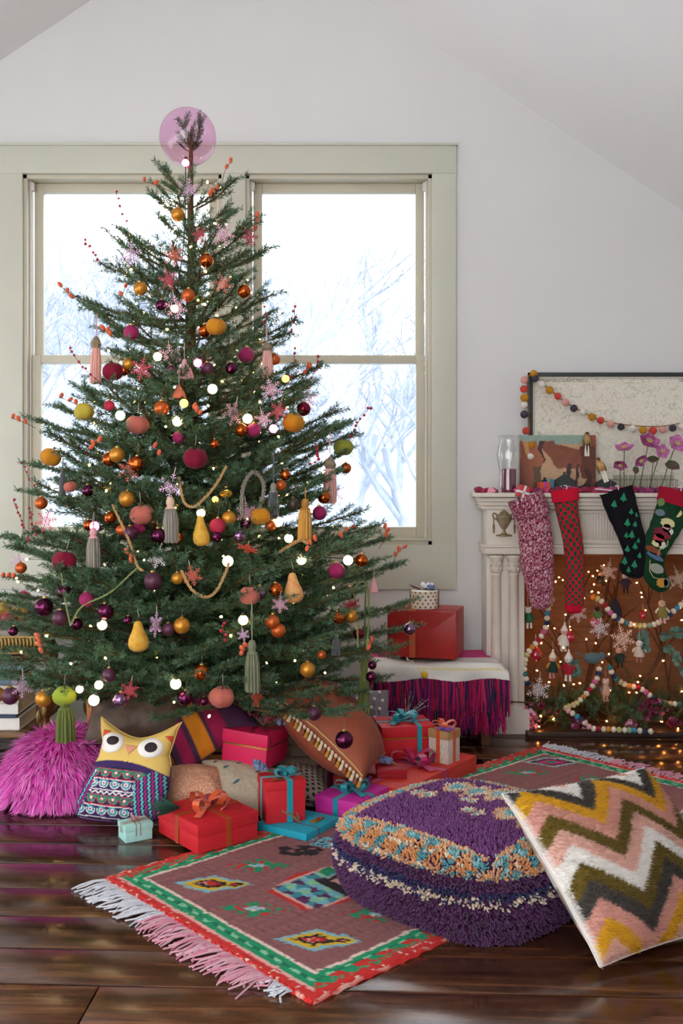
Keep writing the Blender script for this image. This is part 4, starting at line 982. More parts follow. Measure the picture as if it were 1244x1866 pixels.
# script on the gold disc
g = [o for o in bpy.data.objects if o.get('label', '').startswith('flat gold')][0]
b = MB(); b.tube([(-.7+1.4*i/40, -math.sqrt(max(.02, 1.03-(-.7+1.4*i/40)**2)), .06+.12*math.sin(i*1.15)) for i in range(41)], .035, 4); q = part(b, 'script', M('script_ink', '#2b1d12', rough=.6), g); g.rotation_euler = (0, 0, 0)
# ------------------------------------------------------------------ berry picks
m_wire = M('berry_wire', '#5b2a26', rough=.7); m_berry = M('red_berry', '#b3263a', rough=.35, var=.15, vs=90); m_pod = M('orange_pod', '#df7a4e', rough=.9, var2='#d05a3c', vs=70); m_berro = M('orange_berry', '#d9632c', rough=.4)
def pick(pts, label, kind='berry', n=5, dy=0):
    w_ = []
    for x, y in pts: q = P(x, y, front(x, y).y+dy); w_.append(q)
    path = bez(w_, 14) if len(w_) > 2 else [w_[0].lerp(w_[1], i/8) for i in range(9)]
    path = [p+Vector((0, .0, 0)) for p in path]; o = thing('berry_pick', label, 'berry spray', path[0], group='berry picks in the tree')
    b = MB(); b.tube(path, .0013, 4); wpart(b, 'wire', m_wire, o)
    r = random.Random(int(pts[0][0]*7+pts[0][1]))
    if kind == 'pod':
        for i in range(n):
            p = path[-1-int(i*(len(path)-1)/max(1, n)*.9)]; b = MB(); d = Vector((r.uniform(-.6, .6), r.uniform(-.5, .2), r.uniform(.2, 1))).normalized(); f = frame(d, (0, 0, 1)).to_3x3(); b.sphere((0, 0, 0), .0108*r.uniform(.8, 1.1), 10, 7, (1.35, .8, .8), f); q = part(b, 'pod', m_pod, o); q.location = p+d*.010-o.location
    else:
        b = MB()
        for i in range(n):
            p = path[-1-int(i*(len(path)-1)/max(1, n))]; b.sphere(p+Vector((r.uniform(-1, 1), r.uniform(-1, .3), r.uniform(-1, 1)))*.007, .0058*r.uniform(.8, 1.25), 8, 6)
        wpart(b, 'berries', m_berry if kind == 'berry' else m_berro, o)['kind'] = 'stuff'
for pts, lab, kind, n in (
    ([(240, 412), (222, 385), (211, 350)], 'red berry sprig pointing up at the upper left', 'berry', 5), ([(190, 484), (168, 460), (153, 436)], 'red berry sprig curling up above the left upper tip', 'berry', 6),
    ([(150, 550), (130, 540), (112, 522)], 'orange pod sprig at the left tip before the upper pane', 'pod', 3), ([(215, 560), (222, 540), (228, 524)], 'orange pod sprig above the magenta bauble', 'pod', 2),
    ([(312, 350), (285, 336), (263, 331)], 'orange pod sprig left of the tree tip', 'pod', 2), ([(402, 345), (410, 310), (420, 296)], 'orange pod sprig right of the tree tip', 'pod', 2), ([(365, 372), (385, 355), (395, 345)], 'orange pod sprig right of the topmost lilac flake', 'pod', 3),
    ([(455, 450), (465, 415), (469, 394)], 'orange pod sprig at the upper right tip', 'pod', 3), ([(525, 618), (535, 590), (537, 557)], 'red berry sprig rising in front of the upper right pane', 'berry', 6), ([(475, 600), (485, 580), (482, 562)], 'red berry sprig beside the right mullion', 'berry', 4),
    ([(185, 700), (150, 668), (127, 636)], 'red berry sprig over the left window rail', 'berry', 8), ([(215, 622), (200, 610), (190, 600)], 'orange pod sprig beside the left pink tassel', 'pod', 3), ([(160, 745), (135, 735), (110, 724)], 'orange pod sprig above the yellow green apple', 'pod', 3),
    ([(525, 700), (535, 665), (536, 635)], 'red berry sprig at the right over the window rail', 'berry', 5), ([(560, 700), (574, 675), (579, 650)], 'red berry sprig with pods at the right tip', 'berry', 4), ([(540, 695), (555, 680), (565, 668)], 'orange pod sprig beside the right berry sprig', 'pod', 3),
    ([(635, 805), (652, 770), (674, 742)], 'red berry sprig above the green half apple', 'berry', 8), ([(65, 780), (45, 770), (22, 762)], 'orange pod sprig at the far left edge', 'pod', 3), ([(75, 900), (52, 870), (40, 842)], 'red berry sprig at the left before the lower pane', 'berry', 5),
    ([(60, 1000), (40, 950), (24, 912)], 'tall red berry sprig at the far left by the casing', 'berry', 10), ([(70, 985), (58, 950), (55, 925)], 'second red berry sprig right beside the tall one', 'berry', 7), ([(45, 1055), (20, 1052), (5, 1050)], 'orange pod sprig at the far left over the table', 'pod', 3),
    ([(690, 1000), (705, 975), (700, 962)], 'orange pod sprig at the right tip below the sill', 'pod', 3), ([(715, 1035), (722, 1010), (735, 998)], 'orange pod sprig at the rightmost tip over the apron', 'pod', 3), ([(610, 1000), (625, 975), (640, 962)], 'orange pod sprig on the right lower shoulder', 'pod', 3),
    ([(85, 1215), (75, 1180), (72, 1160)], 'upright orange pod sprig at the lower left', 'pod', 4), ([(150, 830), (165, 815), (180, 805)], 'orange pod sprig left below the peach fruit', 'pod', 3), ([(340, 735), (355, 745), (362, 755)], 'orange pod sprig in the middle by the glowing bulbs', 'pod', 3),
    ([(560, 850), (580, 835), (575, 815)], 'red berry sprig inside the right branches', 'berry', 7), ([(660, 1190), (672, 1180), (680, 1165)], 'orange pod sprig at the lower right by the cords', 'pod', 4), ([(430, 1200), (440, 1190), (450, 1178)], 'orange pod sprig by the sage tassel', 'pod', 3),
    ([(415, 1130), (405, 1145), (412, 1165)], 'red berry sprig hanging in the lower middle', 'berry', 5), ([(225, 1000), (235, 1010), (240, 1025)], 'orange pod sprig below the plum bauble on the left', 'pod', 3), ([(300, 820), (290, 830), (280, 815)], 'orange pod sprig above the lilac flake', 'pod', 2), ([(540, 1030), (560, 1000), (575, 985)], 'red pod sprig left of the right glowing bulb', 'pod', 3)):
    pick(pts, lab, kind, n, -.015)
# ------------------------------------------------------------------ rope garlands
def rope(pts, label, mat, r=.0035, strands=3, dy=-.02):
    w_ = bez([P(x, y, front(x, y).y+dy) for x, y in pts], 60); o = thing('rope_garland', label, 'garland', w_[0])
    for s in range(strands):
        b = MB(); b.tube([p+Vector((math.cos(i*.7+2*PI*s/strands), .4, math.sin(i*.7+2*PI*s/strands)))*r for i, p in enumerate(w_)], r*.8, 5); wpart(b, 'strand', mat, o)
m_jute = M('jute_rope', '#b08a58', rough=.9, var=.25, vs=150); m_gcord = M('green_cord', '#7d8a52', rough=.8); m_grope = M('grey_rope', '#7d7468', rough=.9, var=.25, vs=150)
rope([(326, 870), (332, 905), (340, 920), (355, 922), (375, 905), (395, 880), (412, 850)], 'jute rope looping across the middle beside the lilac flake', m_jute)
rope([(330, 1040), (350, 1075), (375, 1088), (395, 1075), (412, 1040), (416, 1025)], 'jute rope swag below the coral flake', m_jute)
rope([(205, 920), (235, 985), (250, 1030), (260, 1040)], 'thin jute rope crossing the left lower branches', m_jute, .003)
rope([(440, 940), (442, 890), (460, 860), (478, 875), (480, 900), (470, 935)], 'grey rope loops right of the trunk', m_grope, .005)
rope([(510, 1005), (545, 985), (560, 990)], 'short jute rope end below the gold tassel', m_jute, .004)
rope([(112, 1045), (118, 1090), (128, 1140)], 'green cord hanging under the wine velvet apple', m_gcord, .002)
rope([(250, 1035), (200, 1080), (150, 1105), (128, 1140)], 'green cord slanting across the lower left', m_gcord, .002)
rope([(652, 1180), (650, 1120), (645, 1080), (655, 1062), (668, 1066), (672, 1110), (668, 1180)], 'looped green cord over the lower right branches', m_gcord, .0025)
# ------------------------------------------------------------------ string lights
m_bulb = M('frosted_bulb_lit', '#fff0d0', rough=.4, emit='#ffd9a0', es=5.0); m_bulbp = M('pink_bulb_lit', '#ff90b0', rough=.4, emit='#ff6f9a', es=3.0); m_bulby = M('amber_bulb_lit', '#ffd070', rough=.4, emit='#ffb648', es=3.0)
m_mini = M('mini_bulb_lit', '#ffe2a8', rough=.4, emit='#ffc566', es=34.0); m_lw = M('light_wire', '#1d2b22', rough=.6)
m_mini.cycles.emission_sampling = 'NONE'
GL = [(387, 709, 9, 0), (335, 735, 8, 2), (219, 757, 9, 0), (323, 768, 9, 0), (451, 763, 9, 0), (498, 781, 8, 1), (360, 661, 8, 1), (172, 959, 9, 1), (506, 951, 9, 0), (526, 981, 8, 0), (415, 1023, 10, 0), (549, 1020, 9, 0), (634, 1021, 9, 0), (443, 1130, 9, 0), (186, 1139, 9, 0), (320, 1246, 10, 0), (171, 1276, 10, 0), (180, 1248, 8, 0), (145, 1256, 7, 0), (287, 650, 8, 0), (338, 297, 7, 1), (318, 562, 7, 0), (412, 898, 6, 2), (366, 935, 8, 0), (392, 910, 6, 2), (520, 690, 7, 2)]
sl = thing('string_lights', 'string of glowing round bulbs wound through the tree', 'string lights', front(345, 320))
b = MB(); b.sphere((0, 0, 0), 1, 14, 8); _gm = [b.mesh('bulb', m, True) for m in (m_bulb, m_bulbp, m_bulby)]
b = MB(); b.lathe([(.4, .85), (.42, 1.5), (.3, 1.6)], 8); _sock = b.mesh('socket', m_lw, True)
gp = []
for px, py, r, k in GL:
    p = front(px, py, .98); s = r*p.y/FPX; o = link('bulb', _gm[k], sl, p-sl.location, (R_.uniform(-.5, .5), R_.uniform(-.5, .5), 0), s); link('socket', _sock, o); gp.append(p)
gp.sort(key=lambda p: -p.z); b = MB(); path = [gp[0]]
for a, c in zip(gp, gp[1:]):
    m_ = (a+c)/2; m_ += Vector((TX-m_.x, TY-m_.y, 0))*.35; path += [m_, c]
b.tube(bez(path, 160), .0022, 5); wpart(b, 'wire', m_lw, sl)
fl_ = thing('fairy_lights', 'strand of tiny warm fairy lights deep in the branches', 'string lights', front(345, 340, .5)); r = random.Random(4); fpts = []
b = MB(); b.sphere((0, 0, 0), .0045, 6, 4, (1, 1, 1.5)); mm = b.mesh('mini_bulb', m_mini, True)
for i in range(210):
    t = i/209; py = 330+930*t**.8; a = i*.62+r.uniform(-.3, .3); R = env(py)*r.uniform(.45, .92); p = Vector((TX+R*math.cos(a), TY+R*math.sin(a)*.95, tz(py)+r.uniform(-.04, .04)))
    if p.y > WY-.1: continue
    fpts.append(p); link('mini_bulb', mm, fl_, p-fl_.location, (r.uniform(0, 3), r.uniform(0, 3), 0))
b = MB(); b.tube(fpts, .0011, 4); wpart(b, 'wire', m_lw, fl_)
# branches that carry the ornaments
for h in HANG:
    d = Vector((h.x-TX, h.y-TY, 0)); L = d.length
    if L < .06: continue
    if min((h-t).length for t in TIPS) < .075: continue
    if h.z < .42: h = Vector((h.x, h.y, .42))
    add_branch(h+d/L*.015+Vector((0, 0, .006)), None, _br.uniform(-.4, .4))
# ================================================================== RUG
RL = Vector((-.76, 3.21, 0)); EU = Vector((.738, .675, 0)).normalized(); EV = Vector((EU.y, -EU.x, 0)); RLEN, RWID = 2.32, 1.02
def rug_uv(px, py): d = G(px, py)-RL; return d.dot(EU), d.dot(EV)
rc = {k: hx(v) for k, v in dict(field='#9c6664', field2='#855456', red='#c8312e', green='#1f8f63', dkgreen='#176b4d', cream='#e3cdbd', pink='#e0a9a0', black='#2a1f24', yellow='#dcb52f', blue='#7fbccb', teal='#3f8fa0', purple='#5d2f5c', mint='#8fc9a0', mag='#d0327a').items()}
MOT = []
for px, py, kind in ((385, 1617, 'eye'), (575, 1720, 'eye'), (470, 1583, 'leaf'), (463, 1663, 'leaf'), (690, 1672, 'leaf2'), (545, 1556, 'blk'), (600, 1540, 'blk2'), (590, 1622, 'med'), (1005, 1393, 'pinkd'), (960, 1412, 'leaf'), (1080, 1425, 'leaf2'), (900, 1440, 'blk')): MOT.append((*rug_uv(px, py), kind))
def rugcol(u, v):
    j = .010*nz((u*60, v*60, 0)); q = .006; u, v = u+.007*nz((u*22, v*22, 11)), v+.007*nz((u*22, v*22, 17)); uu = round(u/q)*q; vv = round(v/q)*q
    e_s = min(vv, RWID-vv); e_l = min(uu, RLEN-uu); e = min(e_s, e_l)
    n = nz((uu*90, vv*90, 2))
    if e+j*.4 < .115:
        w_ = e+j*.5; long_ = e_s < e_l
        if w_ < .028: return rc['red'] if n > -.45 else rc['cream']
        if w_ < .040: return rc['pink'] if not long_ else (rc['green'] if n > 0 else rc['red'])
        if w_ < .088:
            c = rc['green']
            if abs(w_-.064) < .006: c = rc['mint'] if math.sin((uu+vv)*95) > .2 else rc['dkgreen']
            if long_ and w_ < .062: c = rc['red'] if math.sin((uu+vv)*70+w_*120) > -.1 else rc['green']
            return c
        if w_ < .098: return rc['cream'] if n > -.3 else rc['pink']
    c = mix(rc['field'], rc['field2'], .5+.5*nz((uu*3, vv*45, 5))+.25*n)
    for mu, mv, k in MOT:
        # motifs run along the view-right diagonal
        a, b_ = (uu-mu), (vv-mv)
        if k == 'med':
            if abs(a) < .155 and abs(b_) < .115+.02*math.cos(a*20):
                d = max(abs(a)/.155, abs(b_)/.125)
                if d > .90: c = rc['red']
                elif d > .80: c = rc['pink']
                elif a > .01 and b_ > -.05: c = rc['black'] if (abs(a-.03) < .022 or b_ > .07 or a > .11 or abs(b_+.03) < .014) else rc['pink']
                else:
                    s = (int((a+9+.02*nz((uu*30, vv*30, 4)))/.034)*3+int((b_+9+.02*nz((uu*30, vv*30, 6)))/.034)*2) % 4; c = (rc['blue'], rc['purple'], rc['mint'], rc['teal'])[s]
                    if a > .06 and b_ < -.06: c = rc['green']
            continue
        # diagonal axes (diamond long axis roughly along +u-v)
        s, t = (a-b_)*.707, (a+b_)*.707
        if k == 'eye':
            d = abs(t)/.095+abs(s)/.055; d2 = abs(t-.075)/.05+abs(s)/.035; d = min(d, d2+.15)+.10*math.sin(uu*400)*math.sin(vv*400)
            if d < .38: c = rc['red'] if n > -.3 else rc['pink']
            elif d < .66: c = rc['black']
            elif d < .98: c = rc['yellow']
            elif d < 1.25: c = rc['blue']
        elif k in ('leaf', 'leaf2'):
            d = abs(s)/.05+abs(t)/.10
            if d < .35: c = rc['blue'] if n > -.1 else rc['cream']
            elif d < 1.15 and nz((uu*38, vv*38, 7)) > -.08: c = rc['green'] if nz((uu*30, vv*30, 9)) > -.12 else rc['red']
        elif k in ('blk', 'blk2'):
            if s*s/.05**2+t*t/.085**2 < 1 and nz((uu*30, vv*30, 3)) > -.2: c = rc['black'] if (k == 'blk' or n > .1) else rc['blue']
        elif k == 'pinkd':
            d = abs(s)/.075+abs(t)/.12
            if d < .3: c = rc['green']
            elif d < .6: c = rc['mag']
            elif d < .8: c = rc['black']
            elif d < 1.1: c = rc['blue'] if n > -.1 else rc['pink']
    return mix(c, (0, 0, 0), max(0, .10+.10*n))
def rugpt(u, v):
    p = RL+EU*u+EV*v; e = min(v, RWID-v, u, RLEN-u)
    wob = .006*nz((u*4, v*4, 0)); p += EV*(.012*nz((u*3, 0, 8)))+EU*(.012*nz((0, v*4, 8)))
    p.z = .010+.004*max(0, wob*100+.3)*.5+.0025*nz((u*70, v*70, 1))-(.006 if e < .004 else 0); return p
rug = thing('kilim_rug', 'colourful wool rug with green and red border lying diagonally on the floor', 'rug', G(520, 1640))
b = MB(); NU, NV = 386, 170
b.grid(lambda u, v: (rugpt(u*RLEN, v*RWID), rugcol(u*RLEN, v*RWID)), NU, NV)
wpart(b, 'pile', VC, rug)
b = MB()
for u0, u1, v0, v1 in ((0, RLEN, 0, 0), (RLEN, RLEN, 0, RWID), (RLEN, 0, RWID, RWID), (0, 0, RWID, 0)):
    b.tube([rugpt(u0+(u1-u0)*i/120, v0+(v1-v0)*i/120)+Vector((0, 0, -.002+.003*math.sin(i*2.1))) for i in range(121)], .008, 5)
b.col = rc['red']; b.c = [mix(rc['red'], rc['cream'], .6 if nz(Vector(p)*60) > .25 else 0) for p in b.v]
wpart(b, 'selvedge', VC, rug)
for nm, side, lo in (('fringe', 0, -.11), ('fringe', RLEN, .11)):
    b = MB(); r = random.Random(side)
    for i in range(150):
        v = RWID*(i+.5)/150*.93; c = hx('#c3c6cf') if v < .36 or v > .88 else hx('#cf7f95'); c = mix(c, hx('#e8dfe0'), r.random()*.4); b.col = c
        L = abs(lo)*r.uniform(.7, 1.15)*(1 if v < .85 else .5); sw = r.uniform(-.35, .25); p0 = rugpt(side, v); d = EU*(1 if lo > 0 else -1)+EV*sw
        b.tube([p0, p0+d*L*.4+Vector((0, 0, .006)), p0+d*L*.75+EV*r.uniform(-.01, .01)+Vector((0, 0, .001)), p0+d*L+EV*r.uniform(-.02, .02)+Vector((0, 0, -.002))], [.0034, .0036, .0034, .0028], 4)
    o = wpart(b, nm, VC, rug); o['kind'] = 'stuff'

# ================================================================== PURPLE SHAG POUF
pc_ = Vector((.405, 3.14, 0)); PA, PH, PN = .37, .245, 3.1; PROT = -math.radians(43)
pf = thing('shag_pouf', 'large purple shag floor pouf with teal and peach border', 'pouf', pc_, (0, 0, PROT))
pk = {k: hx(v) for k, v in dict(p='#7c4580', p2='#66356a', d='#472445', peach='#d8a57c', cream='#e2cdb4', teal='#5b99a2', teal2='#8cbcc0', navy='#2f2f5c', orange='#cf8d58').items()}
def pr(a, n=PN):
    c, s = abs(math.cos(a)), abs(math.sin(a)); return (c**n+s**n)**(-1/n)
def ptop(a, t):
    """top surface: t 0 centre..1 rim"""
    r = PA*pr(a)*t*.985; return Vector((r*math.cos(a), r*math.sin(a), PH+.012*math.cos(t*PI*.5)-.045*t**7))
def pside(a, v):
    """v 0 at rim..1 at floor"""
    bul = .965+.06*math.sin(PI*v)-.07*v*v; r = PA*pr(a)*bul; return Vector((r*math.cos(a), r*math.sin(a), (PH-.04)*(1-v)+.005))
def topcol(x, y):
    n = nz((x*45, y*45, 3)); X, Y_ = x/PA, y/PA
    c = mix(pk['p'], pk['p2'], .5+.6*n)
    # border bands along the four edges
    for e, o in ((abs(X), Y_), (abs(Y_), X)):
        if e > .70:
            w_ = (e-.70)/.28+.16*n
            z = abs(((o*4.6) % 1)-.5)*2
            if w_ < .15: c = pk['peach'] if n > -.25 else pk['teal2']
            elif w_ < .45: c = (pk['teal'] if n > -.1 else pk['teal2']) if z > .35+.8*(w_-.15) else pk['peach']
            elif w_ < .58: c = pk['orange'] if n > -.2 else pk['cream']
            elif w_ < .95: c = pk['orange'] if z < .35+1.3*(w_-.55) else pk['teal']
            else: c = pk['cream'] if n > 0 else pk['peach']
    # motifs in the field
    for mx, my, s in ((-.30, .38, .22), (.12, .46, .24), (.46, .10, .22), (-.52, .02, .12), (.48, .52, .16), (.1, -.1, .1), (-.1, .12, .08)):
        dx, dy = (X-mx)/s, (Y_-my)/s; d = abs(abs(dx)-.45)+abs(dy)*.7+.25*n
        if d < .34: c = pk['teal2'] if n > -.2 else pk['teal']
        elif d < .75: c = pk['cream'] if n > .0 else pk['peach']
    return c
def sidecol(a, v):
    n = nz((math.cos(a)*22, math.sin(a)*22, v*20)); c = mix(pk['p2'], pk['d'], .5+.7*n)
    if v < .07: c = pk['peach'] if n > -.1 else pk['teal']
    z = abs(((a*7) % 1)-.5)*2
    if .22 < v < .33: c = pk['navy']
    if .28+.05*z < v < .40+.05*z and n > -.28: c = pk['cream'] if ((a*60) % 1) > .25 else pk['navy']
    return c
b = MB(); b.grid(lambda u, v: (ptop(2*PI*u, max(.001, v)), pk['d']), 64, 10, True); b.grid(lambda u, v: (pside(2*PI*u, v), pk['d']), 64, 8, True); part(b, 'core', VC, pf)
b = MB(); r = random.Random(9)
def tuft(p, nrm, c, l, w_):
    u = nrm.cross(Vector((r.uniform(-1, 1), r.uniform(-1, 1), .3))).normalized(); v = nrm.cross(u); d = (nrm+Vector((r.uniform(-.4, .4), r.uniform(-.4, .4), r.uniform(-.35, .1)))).normalized(); q0 = p-nrm*.006
    c0 = c; c1 = mix(c, (1, 1, 1), .05); a = []
    for k in range(4): a.append(b.av(q0+(u*math.cos(PI/2*k)+v*math.sin(PI/2*k))*w_*.7, c0))
    m_ = []
    for k in range(4): m_.append(b.av(q0+d*l*.75+(u*math.cos(PI/2*k)+v*math.sin(PI/2*k))*w_, c))
    t = b.av(q0+d*l, c1)
    for k in range(4):
        j = (k+1) % 4; b.fc(a[k], a[j], m_[j], m_[k]); b.fc(m_[k], m_[j], t)
for i in range(14000):
    a = r.uniform(0, 2*PI); t = math.sqrt(r.random()); p = ptop(a, t); tuft(p, Vector((math.cos(a)*t**8*.8, math.sin(a)*t**8*.8, 1)).normalized(), mix(topcol(p.x, p.y), (0, 0, 0), r.uniform(0, .15)), .018*r.uniform(.8, 1.2), .0039)
for i in range(15000):
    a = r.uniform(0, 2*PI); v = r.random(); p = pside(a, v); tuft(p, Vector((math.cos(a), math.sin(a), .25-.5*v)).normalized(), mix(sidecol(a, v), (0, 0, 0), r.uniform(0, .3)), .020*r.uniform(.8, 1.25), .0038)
o = part(b, 'yarn_tufts', VCF, pf); o['kind'] = 'stuff'

# ================================================================== CUSHIONS
def cushion(O, e1, e2, th, colf, name, label, mats=VCS, n=44, pinch=.06, nrm=None, pw=2.4, wrinkle=.004, parts=True, cat='cushion'):
    """corner O, edge vectors e1,e2; returns root and surface function S(u,v)->front point"""
    O, e1, e2 = Vector(O), Vector(e1), Vector(e2); N_ = e1.cross(e2).normalized()
    if nrm is not None and N_.dot(Vector(nrm)) < 0: N_ = -N_
    def S(u, v, side=1, off=0):
        x, y = 2*u-1, 2*v-1
        xx = x*(1-pinch*(1-y*y)); yy = y*(1-pinch*(1-x*x))
        h = (max(0, 1-abs(x)**pw)*max(0, 1-abs(y)**pw))**.55*th/2
        w_ = wrinkle*(nz((u*5, v*5, th*50))+.5*nz((u*14, v*9, th*70)))*(1 if h > .01 else .3)
        return O+e1*((xx+1)/2)+e2*((yy+1)/2)+N_*side*(h+w_*side+off)
    base = O+e1*.5+e2*.5; root = thing(name, label, cat, base)
    b = MB(); f = b.grid(lambda u, v: (S(u, v), colf(u, v)), n, n); wpart(b, 'front_cover', mats, root)
    b = MB(); b.grid(lambda u, v: (S(u, v, -1), colf(u, v)), n//2, n//2); wpart(b, 'back_cover', mats, root)
    b = MB(); edge = [S(i/30, 0, 1, 0) for i in range(30)]+[S(1, i/30) for i in range(30)]+[S(1-i/30, 1) for i in range(30)]+[S(0, 1-i/30) for i in range(31)]
    b.col = mix(colf(.01, .01), (0, 0, 0), .15); b.tube(edge, .0035, 5); wpart(b, 'piping', mats, root)
    return root, S, N_
def solid(h, amt=.08, sc=14):
    c = hx(h); return lambda u, v: mix(c, (0, 0, 0), max(0, amt*(1+nz((u*sc, v*sc, 3)))))
# chevron fur cushion, leaning on the pouf
cw = {k: hx(v) for k, v in dict(w='#efe9e2', k='#4a4440', p='#dca191', o='#6f5b1f', y='#dda520', p2='#e4b3a3').items()}
seq = ['y', 'p2', 'o', 'p', 'w', 'k', 'y', 'p', 'o', 'p2', 'w', 'o', 'k', 'p']
def chev(u, v):
    """zigzag bands: pointing down in the photo"""
    col = u*2.2+.30; z = abs((col % 1)-.5)*2; t = (1-v)*1.0-z*.25+.008*nz((u*30, v*30, 2)); k = int(t*10+20) % len(seq); c = cw[seq[k]]
    if u < .014: c = cw['w']
    return c
BB = Vector((.675, 2.60, .022)); E1 = Vector((.86, .45, .0))*.56; E2 = Vector((-.215, .25, .372))
ch, CS, CN = cushion(BB, E1, E2, .24, chev, 'chevron_cushion', 'large fuzzy chevron cushion in mustard, pink, white and olive leaning on the pouf', VCF, 60, .05, (0, -1, .5))
b = MB(); r = random.Random(2)
for i in range(26000):
    u, v = r.random(), r.random(); p = CS(u, v); c = mix(chev(u, v), (0, 0, 0), r.uniform(0, .12)); d = (CN+E2.normalized()*r.uniform(-1.2, .1)*.9+E1.normalized()*r.uniform(-.5, .5)).normalized(); L = r.uniform(.010, .019); sd = d.cross(Vector((r.uniform(-1, 1), r.uniform(-1, 1), r.uniform(-1, 1)))).normalized()*.0011
    i0 = b.av(p-sd-CN*.001, c); i1 = b.av(p+sd-CN*.001, c); i2 = b.av(p+d*L, mix(c, (1, 1, 1), .04)); b.fc(i0, i1, i2)
o = wpart(b, 'fur', VCF, ch, False); o['kind'] = 'stuff'
# terracotta velvet cushion with tassel trim
tc0 = P(497, 1268, 4.02); e1 = P(662, 1420, 3.82)-tc0; e2 = Vector((.10, .36, .0))
m_terra = M('terracotta_velvet', vcol=True, rough=.7, sheen=.08, var=.1, vs=14)
tcs, TS, TN = cushion(tc0, e1, e2, .28, solid('#a04c32', .12, 5), 'terracotta_cushion', 'terracotta velvet cushion with tasselled edge under the tree', m_terra, 40, .04, (0, -.4, 1))
b = MB(); b.tube([TS(.02+.96*i/50, .005) for i in range(51)], .0035, 5); wpart(b, 'gold_braid', M('gold_braid', '#c9a05a', rough=.5), tcs)
r = random.Random(6); tm = [M('tassel_rust', '#8f4a26', rough=.8), M('tassel_cream', '#d8c3a2', rough=.8), M('tassel_gold', '#b5812f', rough=.8)]
for i in range(26):
    p = TS(.02+.96*i/25, 0); d = (Vector((0, 0, -1))+Vector((-.4, -.25, 0))).normalized(); b = MB(); b.mi = 0; b.sphere(p+d*.008, .0075, 8, 5, (1, 1, 1.3)); b.mi = 1; b.tube([p+d*.014, p+d*.02, p+d*.040], [.004, .007, .0085], 7); wpart(b, 'trim_tassel', [tm[1], tm[(i*2) % 3 if i % 3 else 0]], tcs)
# striped cushion
sp_ = {k: hx(v) for k, v in dict(pu='#4a2a44', ma='#9c1e4c', o='#d07d1e', r='#8e1f3a').items()}
def stripe(u, v):
    t = u+.006*nz((u*9, v*30, 0))
    for e, k in ((.08, 'pu'), (.22, 'ma'), (.28, 'pu'), (.46, 'o'), (.52, 'pu'), (.66, 'ma'), (.70, 'r'), (1.1, 'pu')):
        if t < e: return sp_[k]
    return sp_['pu']
o0 = P(328, 1414, 3.92); cushion(o0, Vector((.29, .12, .17)), Vector((-.13, .16, .17)), .15, stripe, 'striped_cushion', 'magenta, purple and orange striped cushion beside the owl', VCS, 44, .05, (0, -1, .4))
# taupe velvet cushion
o0 = P(152, 1356, 3.98); m_taupe = M('taupe_velvet', vcol=True, rough=.6, sheen=.25, var=.25, vs=10)
cushion(o0, Vector((.42, .03, .0)), P(172, 1246, 4.13)-o0, .17, solid('#6b5140', .35, 6), 'taupe_cushion', 'dark taupe velvet cushion behind the owl', m_taupe, 40, .05, (0, -1, .4), 2.0, .010)
# coral sequin cushion
o0 = P(295, 1462, 3.80); cushion(o0, P(408, 1462, 3.72)-o0, P(300, 1400, 4.0)-o0, .12, lambda u, v: mix(hx('#b06a4c'), hx('#e8b79a'), max(0, min(1, .5+1.6*nz((u*60, v*60, 1))))), 'coral_cushion', 'flat coral patterned cushion between the owl and the cream cushion', VCS, 70, .05, (0, -.5, 1))
# cream embroidered cushion
def cream(u, v):
    c = mix(hx('#cbbda6'), hx('#b5a78f'), .5+.7*nz((u*40, v*40, 1)))
    for x, y, s in ((.22, .68, .06), (.42, .80, .05), (.30, .35, .06), (.65, .6, .05), (.7, .25, .06), (.12, .85, .04)):
        if ((u-x)*.8+(v-y)*.6)**2/(s*s)+((v-y)*.8-(u-x)*.6)**2/(s*s*.12) < 1: c = hx('#3c6670') if s > .045 else hx('#4d3038')
    return c
o0 = P(388, 1478, 3.72); cushion(o0, P(535, 1490, 3.78)-o0, P(366, 1384, 3.98)-o0, .13, cream, 'cream_cushion', 'cream woven cushion with blue leaf stitches under the pink box', VC, 70, .10, (0, -.5, 1))
# grey dotted cushion lying behind the cube gift
def dots(u, v):
    a, b_ = (u*11) % 1-.5, (v*11+(int(u*11) % 2)*.5) % 1-.5; return hx('#2a2024') if a*a+b_*b_ < .085 else hx('#8f8578')
o0 = P(478, 1450, 3.90); cushion(o0, P(600, 1462, 3.86)-o0, P(480, 1392, 4.12)-o0, .11, dots, 'dotted_cushion', 'grey cushion with black dots behind the red cube gift', VCS, 90, .05, (0, -.5, 1))
# lavender cushion with white pompoms, behind on the right
o0 = P(590, 1345, 4.50); pd, PS_, PNn = cushion(o0, P(712, 1345, 4.50)-o0, P(590, 1258, 4.66)-o0, .12, solid('#8a7f88', .12, 20), 'pompom_cushion', 'grey cushion dotted with white bobbles behind the olive tassel', VC, 30, .05, (0, -1, .3))
b = MB(); b.sphere((0, 0, 0), .0085, 8, 6); bm_ = b.mesh('bobble', M('white_bobble', '#e6dfdb', rough=1), True)
for i in range(7):
    for j in range(5): link('bobble', bm_, pd, PS_((i+.5+.4*(j % 2))/7.6, (j+.5)/5)+PNn*.004-pd.location)

# ------------------------------------------------------------------ owl cushion
ow = thing('owl_cushion', 'owl shaped embroidered cushion with big white eyes and yellow face', 'cushion', G(222, 1497))
oB = P(216, 1502, 3.70); oR = Vector((1, -.10, -.02)).normalized(); oU = (Vector((.07, .30, 1))).normalized(); oN = oR.cross(oU); oN = oN if oN.y < 0 else -oN; OK_ = 3.76/FPX
